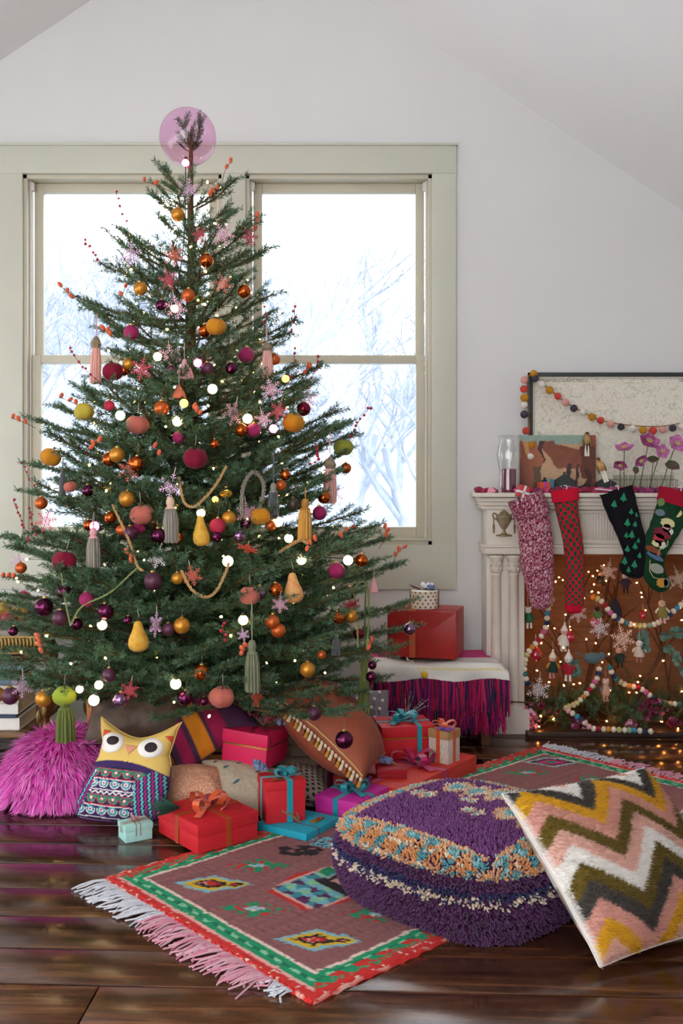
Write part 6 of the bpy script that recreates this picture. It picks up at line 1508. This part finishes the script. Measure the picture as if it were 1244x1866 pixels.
for i, (c, h, lab) in enumerate(bk):
    h *= kh; w_ = r.uniform(.36, .44); d = .27; xr = lx1-.21+r.uniform(-.03, .0); cx = xr-w_/2; cy = ly0+.08+d/2+r.uniform(0, .02)
    t = thing('book', lab, 'book', (cx, cy, z), (0, 0, r.uniform(-.02, .02)), 'books stacked under the console table'); mc = M('book_cover_%d' % i, c, rough=.55, var=.06, vs=20); ct = min(.003, h*.2)
    b = MB(); b.box((0, 0, h/2), (w_-.012, d-.012, h-2*ct)); part(b, 'pages', m_page, t, False)
    b = MB(); b.box((0, 0, ct/2), (w_, d, ct)); b.box((0, 0, h-ct/2), (w_, d, ct)); b.box((0, -d/2+ct/2, h/2), (w_, ct, h)); part(b, 'cover', mc, t, False); z += h
# fruit and greenery on the table
rd = random.Random(14)
def tfruit(mat, px, py, r, label, Y=4.55, lobes=0):
    p = P(px, py, Y); s = r*Y/FPX; p.z = max(LZ+s*.93, p.z) if py > 1095 else p.z
    t = thing('table_fruit', label, 'fruit', p, (rd.uniform(-.3, .3), rd.uniform(-.3, .3), rd.uniform(0, 6)), 'fruit on the console table', s); b = MB()
    b.sphere((0, 0, 0), 1, 22, 14, (1, 1, .92), fn=lambda d: (1-.2*math.exp(-((1-d.z*d.z)/.09)))*(1+.05*math.cos(lobes*math.atan2(d.y, d.x)))); part(b, 'flesh', mat, t); b = MB(); b.tube([(0, 0, .66), (.05, 0, 1.0)], .05, 5); part(b, 'stalk', m_stalk, t)
m_ap = M('green_apple', '#9aa83c', rough=.3, var2='#b5563a', vs=3); m_pom = M('pomegranate', '#8e1f2e', rough=.4, var=.2, vs=10)
tfruit(m_ap, 2, 1110, 19, 'green apple at the left edge on the table'); tfruit(FM_['orange'], 34, 1119, 16, 'orange pumpkin shaped fruit right of the green apple', 4.5, 8); tfruit(m_pom, 18, 1128, 15, 'dark red pomegranate before the green apple', 4.46); tfruit(m_pom, 49, 1107, 13, 'dark red fruit behind the orange pumpkin fruit', 4.66); tfruit(m_pom, 45, 1085, 10, 'small red fruit at the back of the table heap', 4.8)
b = MB(); b.lathe([(.05, 0), (.06, .005), (.13, .035), (.19, .06), (.20, .062), (.19, .066), (.12, .042), (.03, .012)], 28); o = single(b, 'silver_bowl', M('pewter', '#9c9a9c', rough=.3, metal=.8), (0, 0, 0), 'pewter bowl behind the fruit on the console table', 'bowl'); o.location = (WX(60, 4.85), 4.87, LZ)
# wooden crate round the trunk foot
cr_ = thing('tree_crate', 'honey coloured wooden crate holding the foot of the tree', 'crate', (TX-.13, TY+.22, 0)); m_cr = M('honey_wood', '#b8743a', rough=.5, var=.2, vs=8, stretch=(1, 8, 8)); cw_, chh = .30, .36
for s in (-1, 1):
    for k in range(3):
        z = .06+k*.115; b = MB(); b.box((0, s*cw_, z), (2*cw_, .018, .105), None, .003); part(b, 'slat', m_cr, cr_); b = MB(); b.box((s*cw_, 0, z), (.018, 2*cw_-.02, .105), None, .003); part(b, 'slat', m_cr, cr_)
# ================================================================== STOCKINGS
def stocking(path, widths, Y, label, colf, flat=.5, cuff=None, extra=None, n=56, m=64, mats=VC, toe=1.0):
    """path px points with half widths px; colf(a, t, x, z)"""
    k = Y/FPX; pts = bez([P(x, y, Y) for x, y in path], n); ws = []
    for i in range(n+1):
        t = i/n*(len(widths)-1); j = min(int(t), len(widths)-2); ws.append((widths[j]+(widths[j+1]-widths[j])*(t-j))*k)
    root = thing('stocking', label, 'stocking', pts[0], group='stockings on the mantel')
    b = MB(); rs = []
    for i, p in enumerate(pts):
        tg = (pts[min(i+1, n)]-pts[max(0, i-1)]).normalized(); sd = Vector((0, 1, 0)).cross(tg).normalized(); w_ = ws[i]
        if i > n-6: w_ *= math.sqrt(max(.02, 1-((i-(n-6))/6.2)**2))
        ring = []
        for j in range(m):
            a = 2*PI*j/m; wob = 1+.05*nz((p.x*25, p.z*25, math.sin(a)*2)); q = p+sd*math.cos(a)*w_*wob+Vector((0, 1, 0))*math.sin(a)*w_*flat*wob
            ring.append(b.av(q, colf(a, i/n, math.cos(a)*w_/k, i/n)))
        rs.append(ring)
    b.rings(rs, True, False, True); wpart(b, 'leg_and_foot', mats, root)
    if cuff:
        c0, c1, grow, cf = cuff; b = MB(); rs = []
        i0, i1 = int(c0*n), max(int(c1*n), int(c0*n)+2)
        for i in range(i0, i1+1):
            p = pts[i]; tg = (pts[min(i+1, n)]-pts[max(0, i-1)]).normalized(); sd = Vector((0, 1, 0)).cross(tg).normalized(); w_ = ws[i]*grow
            rs.append([b.av(p+sd*math.cos(2*PI*j/m)*w_+Vector((0, 1, 0))*math.sin(2*PI*j/m)*w_*flat*1.1, cf(2*PI*j/m, i/n)) for j in range(m)])
        rs = [[b.av(Vector(b.v[q])*.0+pts[i0]+(Vector(b.v[q])-pts[i0])*.9, b.c[q]) for q in rs[0]]]+rs+[[b.av(pts[i1]+(Vector(b.v[q])-pts[i1])*.9, b.c[q]) for q in rs[-1]]]
        b.rings(rs, True, False, False); wpart(b, 'cuff', mats, root)
    b = MB(); p = pts[0]; b.tube(bez([p+Vector((.01, 0, -.005)), p+Vector((.012, .0, .018)), p+Vector((.0, .015, .02))], 6), .0025, 5); wpart(b, 'hanging_loop', mats, root)
    return root, pts
mk = [hx(c) for c in ('#8f3350', '#c98a9a', '#e6d2d2', '#a84c66', '#6d2038')]
def marl(a, t, x, z):
    n = nz((math.cos(a)*14, math.sin(a)*14, t*110)); n2 = nz((math.cos(a)*40, math.sin(a)*40, t*300)); c = mk[4] if n+n2 < -.22 else mk[0] if n+n2 < .04 else (mk[1] if n+n2 < .3 else (mk[2] if n+n2 < .5 else mk[3]))
    return c
def marlr(a, t): return mix(marl(a, t, 0, 0), mk[4], .5 if math.sin(a*22) > .1 else 0)
s1, p1 = stocking([(956, 904), (969, 938), (976, 985), (979, 1030), (984, 1075), (986, 1111)], [29, 29, 31, 30, 24, 17], 4.985, 'chunky pink marled knit stocking stuffed with gifts', marl, .55, (.0, .22, 1.15, marlr), n=120, m=110)
chk = [hx('#c4152f'), hx('#1c5038')]
def chkc(a, t, x, z):
    if t > .90: return chk[0]
    i = int(t*34); j = int(a/(2*PI)*18); return chk[(i+j) % 2] if t > .08 else chk[0]
s2, p2 = stocking([(1028, 892), (1033, 930), (1043, 985), (1047, 1040), (1047, 1085), (1044, 1118)], [22, 21, 18, 17, 18, 15], 4.99, 'slim red and green checked stocking', chkc, .45, (0, .12, 1.15, lambda a, t: hx('#cf1a36')), n=136, m=108)
s3, p3 = stocking([(1122, 893), (1132, 925), (1146, 965), (1157, 1000), (1158, 1022), (1149, 1040), (1144, 1051)], [32, 29, 25, 23, 24, 24, 17], 4.985, 'black stocking with small green fir trees', lambda a, t, x, z: mix(hx('#14161c'), hx('#2a1622'), max(0, nz((a*3, t*20, 0)))), .35)
b = MB(); r = random.Random(2); m_fir = M('green_fir_felt', '#1f8a5f', rough=.95)
k = 4.985/FPX
for x, y, s in ((1119, 918, 8), (1136, 906, 9), (1150, 932, 6), (1143, 952, 8), (1157, 955, 6), (1141, 975, 6), (1151, 974, 8), (1143, 1000, 7), (1157, 995, 7), (1163, 985, 5), (1138, 1022, 8), (1156, 1028, 8), (1165, 1012, 6), (1145, 1038, 6), (1159, 938, 5), (1148, 898, 6)):
    # nearest path point gives the depth of the front of the stocking
    q = P(x, y, 4.985); j = min(range(len(p3)), key=lambda i: (p3[i]-q).length); off = (q-p3[j]).length; wz = .068; yy = 4.985-.35*math.sqrt(max(.0001, wz*wz-off*off))-.006
    q = P(x, y, yy); s *= k; b = MB(); b.prism([(-s*.7, -s*.62), (-s*.1, -s*.68), (s*.05, -s*.95), (s*.25, -s*.92), (s*.2, -s*.66), (s*.75, -s*.5), (-s*.15, s)], .003, Matrix.Translation(q) @ Matrix.Rotation(.2, 4, 'Y')); wpart(b, 'fir_patch', m_fir, s3, False)
def nut(a, t, x, z): return hx('#9c1630') if t < .10 else mix(hx('#1f4a30'), hx('#16351f'), .5+.5*nz((a*4, t*30, 0)))
s4, p4 = stocking([(1236, 895), (1226, 930), (1207, 970), (1190, 1005), (1188, 1035), (1200, 1060), (1216, 1074)], [34, 32, 27, 24, 22, 18, 12], 4.985, 'dark green stocking with embroidered toy soldier and red cuff', nut, .35, (0, .13, 1.06, lambda a, t: hx('#a3182f')))
def patch(x, y, a, c, col, name, Y=4.975, rot=0):
    q = P(x, y, Y); b = MB(); kk = Y/FPX; Mx = Matrix.Translation(q) @ Matrix.Rotation(rot, 4, 'Y'); b.prism([(1.3*a*kk*math.cos(2*PI*i/16)*(1+.12*math.sin(3*i)), 1.25*c*kk*math.sin(2*PI*i/16)) for i in range(16)], .004, Mx); wpart(b, name, M('felt_'+col[1:], col, rough=.95, bump=.4, bs=300), s4, True)
YF4 = 4.958
for x, y, a, c, col, nm, rt in ((1202, 934, 7, 5, '#6f7d86', 'drum_patch', .2), (1222, 938, 6, 7, '#22282a', 'hat_patch', -.3), (1216, 953, 10, 7, '#d8cf9a', 'hair_patch', .3), (1214, 962, 6, 6, '#c99a96', 'face_patch', 0), (1206, 972, 13, 8, '#7d1f30', 'coat_patch', .4), (1200, 981, 8, 7, '#c23a48', 'coat_front_patch', .3), (1221, 969, 4, 5, '#d8cfc8', 'glove_patch', 0), (1196, 990, 7, 5, '#d9cf9c', 'trouser_patch', .3), (1206, 993, 5, 6, '#d6d2c2', 'trouser_patch', 0), (1190, 1003, 12, 5, '#8a4a2a', 'horse_patch', .5), (1193, 1014, 13, 4, '#4f678a', 'rocker_patch', .5), (1196, 1036, 10, 7, '#9a9a90', 'toy_patch', .4), (1206, 1062, 8, 7, '#c28a38', 'ball_patch', 0), (1214, 1062, 4, 7, '#5f7d8a', 'ball_patch', 0), (1234, 935, 6, 6, '#d8cf8a', 'star_patch', 0), (1204, 915, 5, 6, '#6f8a54', 'fir_patch', .3)):
    patch(x, y, a, c, col, nm, YF4, rt)
b = MB(); b.tube([P(x, y, YF4) for x, y in ((1184, 1020), (1183, 1040), (1190, 1052), (1204, 1056), (1220, 1056), (1225, 1066), (1220, 1074))], .002, 5); b.tube(bez([P(x, y, YF4) for x, y in ((1198, 1012), (1203, 1000), (1214, 996), (1217, 985))], 10), .0025, 5); wpart(b, 'gold_stitching', M('gold_stitch', '#c9bf8a', rough=.8), s4)
# things peeping out of the first stocking
tp_ = P(952, 896, 4.98)
t = thing('mini_gift', 'small red and white wrapped gift peeping out of the marled stocking', 'gift box', tp_, (0, .3, .2)); b = MB(); b.box((0, 0, 0), (.055, .04, .06), None, .003); part(b, 'body', M('red_stripe_paper', '#c23a3a', rough=.5), t); b = MB(); b.box((0, 0, 0), (.012, .042, .062)); b.box((0, 0, -.004), (.057, .042, .012)); part(b, 'ribbon', M('white_ribbon', '#e6e2e6', rough=.5), t, False)
t = thing('mini_gift', 'tiny white box with navy band at the lip of the marled stocking', 'gift box', P(940, 918, 4.97), (.1, -.4, .3)); b = MB(); b.box((0, 0, 0), (.035, .03, .035), None, .003); part(b, 'body', M('white_box', '#e9e4ea', rough=.5), t); b = MB(); b.box((0, 0, -.006), (.037, .032, .010)); part(b, 'band', M('navy_band', '#2a2438', rough=.5), t, False)

# ================================================================== INSIDE THE FIREPLACE
HZ = .024
m_twig = M('bare_twig', '#513a2b', rough=.9, var=.2, vs=40)
def twig(pts, label, r0, Y0, Y1, subs=6, seed=1):
    w_ = [P(x, y, Y0+(Y1-Y0)*i/(len(pts)-1)) for i, (x, y) in enumerate(pts)]; path = bez(w_, 24); r = random.Random(seed); o = thing('bare_branch', label, 'branch', path[0], group='bare branches in the fireplace')
    b = MB(); b.tube(path, [r0*1.3*(1-.6*i/24) for i in range(25)], 6); wpart(b, 'stem', m_twig, o)
    for k in range(subs):
        i = r.randrange(5, 22); d = (path[i+1]-path[i]).normalized(); q = Vector((r.uniform(-1, 1), r.uniform(-.15, .15), r.uniform(.1, 1))); d = (d*.7+q).normalized(); L = r.uniform(.1, .22)
        pp_ = [path[i], path[i]+d*L*.5+Vector((0, 0, .01)), path[i]+d*L]
        for v in pp_: v.z = min(v.z, FBZ-.01); v.y = max(5.12, min(5.58, v.y)); v.x = max(FBX0+.03, v.x)
        b = MB(); b.tube(pp_, [r0*.6, r0*.45, r0*.25], 5); wpart(b, 'twig', m_twig, o)
twig([(1075, 1315), (1070, 1250), (1085, 1180), (1098, 1120), (1110, 1050)], 'thick bare branch rising left of the middle of the fireplace', .012, 5.38, 5.45, 8, 3)
twig([(1055, 1310), (1030, 1240), (1020, 1160), (1050, 1100), (1075, 1045)], 'bare branch leaning right from the left side of the fireplace', .008, 5.34, 5.40, 8, 5)
twig([(1120, 1315), (1118, 1250), (1112, 1190), (1120, 1100), (1130, 1030)], 'straight bare branch in the middle of the fireplace', .009, 5.44, 5.5, 7, 7)
twig([(1150, 1300), (1172, 1250), (1195, 1210), (1215, 1180)], 'stout cut branch slanting up to the eucalyptus', .011, 5.28, 5.22, 3, 9)
twig([(1220, 1310), (1215, 1230), (1190, 1130), (1165, 1060)], 'thin bare branch crossing the right of the fireplace', .006, 5.42, 5.45, 8, 11)
twig([(905, 1281), (935, 1279), (975, 1283), (1030, 1296)], 'twig poking out past the fireplace column at the left', .004, 5.02, 5.12, 1, 13)
# bead garland
bp_ = {'w': '#e9ddc8', 'c': '#d8c39a', 't': '#2f7d86', 'n': '#2a3a5c', 'p': '#d0639c', 'o': '#d98a32', 'r': '#a51f2f', 'b': '#3f8fb0', 'y': '#c9c47a', 'g': '#8fb08a', 'k': '#e6a9b0'}
bmm = {}
for kx, c in bp_.items():
    b = MB(); b.sphere((0, 0, 0), .0158, 12, 8, (1, 1, .86)); bmm[kx] = b.mesh('bead', M('wool_bead_'+kx, c, rough=.95, bump=.5, bs=300), True)
def beads(pts, Y0, Y1, label, pattern, step=.0248):
    n = len(pts); w_ = bez([P(x, y, Y0+(Y1-Y0)*i/(n-1)) for i, (x, y) in enumerate(pts)], 240); o = thing('bead_garland', label, 'garland', w_[0], group='felt bead garlands')
    b = MB(); b.tube(w_, .0014, 4); wpart(b, 'string', M('bead_string', '#b8a88a', rough=.9), o); acc = 0; i = 0
    for a, c in zip(w_, w_[1:]):
        acc += (c-a).length
        if acc >= step:
            acc -= step; d = (c-a).normalized(); q = link('bead', bmm[pattern[i % len(pattern)]], o, c-o.location, frame((d.cross(Vector((0, 1, .1)))), d).to_euler()); i += 1
pat = 'wnwpwrwowywgwtwn'
beads([(1010, 1085), (998, 1110), (995, 1140), (982, 1165), (965, 1185), (956, 1205), (956, 1230), (962, 1247)], 5.16, 5.10, 'felt bead garland hanging down the left side of the fireplace', 'ccwbwnwpwrwowywcwtwnwp')
beads([(1072, 1085), (1095, 1095), (1115, 1120), (1140, 1135), (1165, 1140), (1190, 1138), (1210, 1128), (1225, 1115), (1255, 1090)], 5.14, 5.16, 'felt bead garland swagged across the upper middle of the fireplace', 'oywrwpwnwtwyycgwwpwnwbwyw')
beads([(1092, 1210), (1088, 1235), (1070, 1262), (1050, 1282), (1030, 1290), (1040, 1298), (1060, 1312), (1078, 1327), (1110, 1329), (1150, 1331), (1192, 1333)], 5.18, 4.93, 'felt bead garland trailing down onto the hearth floor', 'wnwpwrwowycyckwbnwkwrwowywgbwnwpwrwowyg')
beads([(1108, 1208), (1118, 1232), (1140, 1248), (1165, 1254), (1185, 1268), (1205, 1280), (1240, 1284)], 5.16, 5.2, 'felt bead garland sloping to the lower right of the fireplace', 'twntcwowrwpwnwtwcw')
# paper snowflakes
for c, x, y, rr2, lab in (('white', 980, 1257, 19, 'warm white flake hanging lower left in the fireplace'), ('warm', 1134, 1164, 19, 'pinkish white flake in the middle of the fireplace'), ('white', 1092, 1145, 16, 'bright white flake left of the pinkish one in the fireplace'), ('white', 1053, 1118, 14, 'white flake under the red checked stocking'), ('warm', 1107, 1042, 15, 'faint flake left of the black stocking toe'), ('warm', 1236, 1055, 15, 'faint flake right of the green stocking toe')):
    flake(c, x, y, rr2, lab, 0, 0, 5.13, 'snowflakes in the fireplace')
# felt figures
def fig(px, py, h, label, body, head, hat=None, skirt=False, arms=None, ears=None, legs=None, Y=5.14, name='felt_figure'):
    p = P(px, py, Y); s = h*Y/FPX; o = thing(name, label, 'ornament', p, (0, R_.uniform(-.1, .1), R_.uniform(-.4, .4)), 'felt figures in the fireplace', s)
    mb_ = M('felt_'+body[1:], body, rough=.95, bump=.4, bs=300); mh = M('felt_'+head[1:], head, rough=.95, bump=.4, bs=300)
    b = MB(); b.lathe([(.02, -.28), (.22 if skirt else .15, -.27), (.20, -.1), (.14, .08), (.09, .15), (.02, .17)], 14); part(b, 'body', mb_, o)
    b = MB(); b.sphere((0, 0, .26), .145, 14, 10); part(b, 'head', mh, o)
    for q in (-1, 1):
        b = MB(); b.sphere((q*.05, -.135, .28), .018, 6, 4); part(b, 'eye', M('felt_eye', '#1c1718', rough=.5), o)
        b = MB(); b.tube([(q*.12, 0, .08), (q*.24, -.04, -.02), (q*.26, -.06, -.1)], [.05, .045, .04], 7); part(b, 'arm', M('felt_'+(arms or body)[1:], arms or body, rough=.95), o)
        b = MB(); b.tube([(q*.07, 0, -.26), (q*.08, -.01, -.48)], [.05, .045], 7); b.sphere((q*.08, -.04, -.49), .055, 8, 5, (1, 1.5, .7)); part(b, 'leg', M('felt_'+(legs or head)[1:], legs or head, rough=.95), o)
        if ears: b = MB(); b.sphere((q*.1, 0, .38), .055, 8, 6, (1, .6, 1.1)); part(b, 'ear', M('felt_'+ears[1:], ears, rough=.95), o)
    if hat: b = MB(); b.lathe([(.155, .30), (.14, .36), (.08, .46), (.02, .58)], 12); b.sphere((0, 0, .59), .045, 8, 6); part(b, 'hat', M('felt_'+hat[1:], hat, rough=.95), o)
    b = MB(); b.tube([(0, 0, .4), (0, .05, .95)], .008, 4); part(b, 'thread', m_twine, o)
fig(963, 1123, 42, 'tiny white dog figure with green scarf behind the marled stocking toe', '#2f6b43', '#e6dfd8', ears='#d8d0c8')
fig(1006, 1212, 46, 'felt elf with mustard book and green coat at the left', '#1e3a30', '#e0b090', '#e6dccb', True, '#c28a2e', legs='#c98a8a')
fig(1035, 1215, 50, 'felt bear in red jumper and blue scarf', '#b3202e', '#e9e0da', '#ede6e0', False, '#b3202e', legs='#e6e0d8')
fig(1027, 1163, 46, 'slim white fairy figure beside the pink glass drop', '#e6dcd0', '#e3b7a0', '#e9e0d6', True, '#e0d0c4', legs='#e6dcd0')
fig(1164, 1184, 44, 'white dog figure in a cream smock with dark ears', '#d8c7b4', '#e9e4e0', None, True, '#d8c7b4', '#2a2224', '#a87868')
fig(1139, 1060, 40, 'small dog figure in plum coat below the black stocking', '#3d2a3c', '#cfc4bc', None, False, '#3d2a3c', '#241c1e', '#2c2028')
fig(1206, 1112, 46, 'pale doll figure with olive dress at the right of the swag', '#8a7d3c', '#e0bfa6', None, True, '#e3d2c0', legs='#e0c4ac')
fig(1103, 1255, 44, 'pink rabbit figure in grey scarf near the bottom garland', '#d8a98e', '#e0c0ac', None, False, '#6f7888', '#e0c0ac', '#d6a98c')
fig(1128, 1196, 40, 'pink faced figure in dark green coat in the middle', '#22352a', '#dba890', None, True, '#22352a', legs='#30221e')
fig(1088, 1118, 34, 'little figure in green top behind the beads', '#5f7a44', '#3a2a2c', None, False, '#5f7a44', legs='#b0404c')
# dark bell shaped ornament, glass drops, baubles
b = MB(); b.lathe([(.002, .05), (.010, .048), (.014, .04), (.022, .03), (.036, .0), (.042, -.03), (.036, -.045), (.02, -.05), (.002, -.05)], 18); o = single(b, 'dark_bell', M('ink_felt', '#161a2c', rough=.8), (0, 0, 0), 'inky blue bell ornament behind the upper bead swag', 'ornament'); o.location = P(1119, 1108, 5.2)
for x, y, r_, c, lab in ((976, 1192, 15, '#b01a33', 'red glass drop by the left bead strand'), (1037, 1160, 13, '#c01f3f', 'pink red glass drop beside the white fairy'), (1171, 1121, 9, '#a81428', 'red glass ball at the right end of the upper swag'), (1083, 1133, 11, '#c05a6a', 'rose glass ball left of the bright white flake'), (1014, 1300, 9, '#b81f38', 'red glass ball in the greenery at the left')):
    b = MB(); b.lathe([(.02, -1.1), (.5, -.95), (.9, -.5), (1, -.05), (.8, .45), (.4, .9), (.15, 1.15), (.1, 1.3)], 16); o = single(b, 'glass_drop', M('glass_'+c[1:], c, rough=.08, spec=.8, coat=.6), (0, 0, 0), lab, 'ornament'); o.location = P(x, y, 5.15); o.scale = (r_*5.15/FPX*.8,)*3; q = MB(); q.tube([(0, 0, 1.2), (0, .1, 3)], .05, 4); part(q, 'thread', m_twine, o)
b = MB(); b.sphere((0, 0, 0), .03, 16, 10); o = single(b, 'slate_ball', BC['slate'], (0, 0, 0), 'dark slate ball beside the glowing lights at the top', 'bauble'); o.location = P(1094, 1059, 5.25)
b = MB(); b.sphere((0, 0, 0), .038, 14, 9, (1.3, .8, .8)); b.sphere((.05, 0, .012), .022, 10, 7); b.strip([(-.04, 0, .01), (-.085, 0, .03)], (0, 1, 0), [.03, .04], .006); o = single(b, 'felt_bird', M('blue_grey_felt', '#587078', rough=.95), (0, 0, 0), 'blue grey felt bird between the bear and the beads', 'ornament'); o.location = P(1079, 1199, 5.2)
# eucalyptus sprays
m_euc = M('eucalyptus_leaf', '#5f8273', rough=.6, var2='#47685c', vs=20)
def euc(px, py, d, L, label, Y=5.16, seed=1):
    p = P(px, py, Y); o = thing('eucalyptus_spray', label, 'foliage', p); r = random.Random(seed); d = Vector(d).normalized(); st = MB(); pts = [d*L*i/8+Vector((0, 0, -.03*(i/8)**2)) for i in range(9)]; st.tube(pts, .002, 5); part(st, 'stem', m_spb, o)
    for i in range(1, 9):
        for s in (-1, 1):
            b = MB(); sd = d.cross(Vector((0, 1, 0)))*s; q = pts[i]; dr = (sd+Vector((r.uniform(-.4, .4), -.5+r.uniform(-.4, .4), r.uniform(-.4, .4)))).normalized(); f = frame(dr, Vector((r.uniform(-.5, .5), -1, r.uniform(-.2, .8))), q); l = .034*r.uniform(.7, 1.15); b.grid(lambda u, v: (f @ Vector((l*v, (u-.5)*l*1.0*math.sin(PI*min(.97, .08+.9*v)), .004*math.sin(PI*v))), None), 4, 6); part(b, 'leaf', m_euc, o)
euc(1198, 1160, (.9, -.1, .3), .17, 'eucalyptus spray at the right reaching out of frame', seed=2); euc(1212, 1175, (.6, -.2, -.7), .16, 'eucalyptus spray drooping at the right', seed=5); euc(1165, 1150, (.2, -.2, -.5), .07, 'short eucalyptus tip under the middle of the swag', seed=8); euc(1050, 1235, (-.2, -.2, .9), .12, 'eucalyptus tip behind the felt bear', seed=11)
# fir greenery and blossoms along the hearth
grn = thing('hearth_greenery', 'bank of fir sprigs and leaves along the fireplace floor', 'foliage', P(1120, 1335, 5.3)); grn.location.z = HZ
r = random.Random(31)
for i in range(64):
    px = 958+(1300-958)*r.random(); Y = r.uniform(5.08, 5.5); L = r.choice((.15, .15, .24)); wood, nd, l0 = r.choice(PROTO[L]); base = Vector(((px-CX)/FPX*Y, Y, HZ+.004)); d = Vector((r.uniform(-.8, .8), r.uniform(-.5, .1), r.uniform(.25, .9)))
    o = bpy.data.objects.new('sprig', wood); COL.objects.link(o); o.parent = grn; o.matrix_local = Matrix.Translation(-grn.location) @ frame(d, (0, -.5, 1), base) @ Matrix.Scale(r.uniform(.7, .95), 4); c = bpy.data.objects.new('needles', nd); COL.objects.link(c); c.parent = o
def blossom(px, py, R, n, mats, label, Y=5.06):
    p = P(px, py, Y); p.z = max(p.z, HZ+.02); o = thing('blossom_cluster', label, 'flowers', p, group='pink blossoms on the hearth'); r = random.Random(int(px))
    for i in range(n):
        b = MB(); q = Vector((r.gauss(0, 1), r.gauss(0, .5), r.gauss(0, .8)))*R*.45; f = frame(Vector((r.uniform(-1, 1), r.uniform(-1, 0), r.uniform(-.5, 1))), (0, -1, .3), q)
        for k in range(4): petal(b, f @ Matrix.Rotation(PI/2*k, 4, 'Z'), .014, .008, .4)
        part(b, 'petal_cluster', r.choice(mats), o)
pk_ = [M('pink_blossom', '#c9729a', rough=.8), M('mauve_blossom', '#a84f7c', rough=.8), M('pale_blossom', '#dba0b8', rough=.8)]; cr2 = [M('crimson_blossom', '#8e1f44', rough=.8), pk_[1], M('plum_blossom', '#6d1f3c', rough=.8)]
blossom(966, 1302, .05, 26, pk_, 'pink blossom cluster at the left end of the hearth'); blossom(962, 1328, .035, 12, pk_, 'low pink blossoms by the left plinth'); blossom(1185, 1290, .07, 34, cr2, 'crimson and mauve blossom cluster right of the middle'); blossom(1050, 1318, .05, 18, pk_+cr2, 'scattered blossoms behind the trailing beads'); blossom(1225, 1318, .04, 14, cr2, 'crimson petals at the right of the hearth', 5.03); blossom(985, 1290, .03, 10, cr2, 'wine red blossoms beside the left glass ball'); blossom(1150, 1318, .03, 10, pk_, 'small pink blossoms in the middle of the hearth')
# firebox fairy lights
ff = thing('hearth_lights', 'strands of tiny warm lights among the fireplace branches', 'string lights', P(1100, 1040, 5.3)); pts = []
for x, y in ((1012, 1060), (1018, 1052), (1025, 1057), (1072, 1042), (1080, 1050), (1095, 1067), (1064, 1090), (1088, 1040), (1030, 1120), (1010, 1145), (998, 1140), (1038, 1142), (1038, 1148), (986, 1172), (1026, 1180), (978, 1222), (1021, 1206), (1000, 1243), (1027, 1249), (1045, 1247), (1056, 1245), (1068, 1165), (1085, 1172), (1091, 1128), (1109, 1192), (1097, 1207), (1158, 1052), (1160, 1062), (1168, 1080), (1169, 1088), (1176, 1112), (1148, 1140), (1155, 1138), (1165, 1168), (1166, 1232), (1162, 1243), (1196, 1236), (1208, 1204), (1112, 1258), (1159, 1262), (1146, 1262), (1120, 1288), (1105, 1314), (1205, 1315), (985, 1305), (982, 1324), (1008, 1310), (1238, 1108), (1242, 1130), (1242, 1260), (1235, 1328), (1082, 1065), (1090, 1080), (1100, 1030), (1078, 1078), (1104, 1058)):
    pts.append(P(x, y, r.uniform(5.10, 5.45) if y < 1290 else 5.03))
b = MB(); b.sphere((0, 0, 0), .0042, 6, 4, (1, 1, 1.5)); m_hl = M('hearth_bulb_lit', '#ffd9a0', rough=.4, emit='#ff9440', es=40.0); hm = b.mesh('mini_bulb', m_hl, True)
for p in pts: link('mini_bulb', hm, ff, p-ff.location, (r.uniform(0, 3), r.uniform(0, 3), 0))
b = MB(); srt = sorted(pts, key=lambda p: -p.z); b.tube([p+Vector((0, .006, 0)) for p in srt[::2]], .001, 4); b.tube([p+Vector((0, .006, 0)) for p in srt[1::2]], .001, 4); wpart(b, 'wire', M('copper_light_wire', '#6b4424', rough=.5, metal=.5), ff)
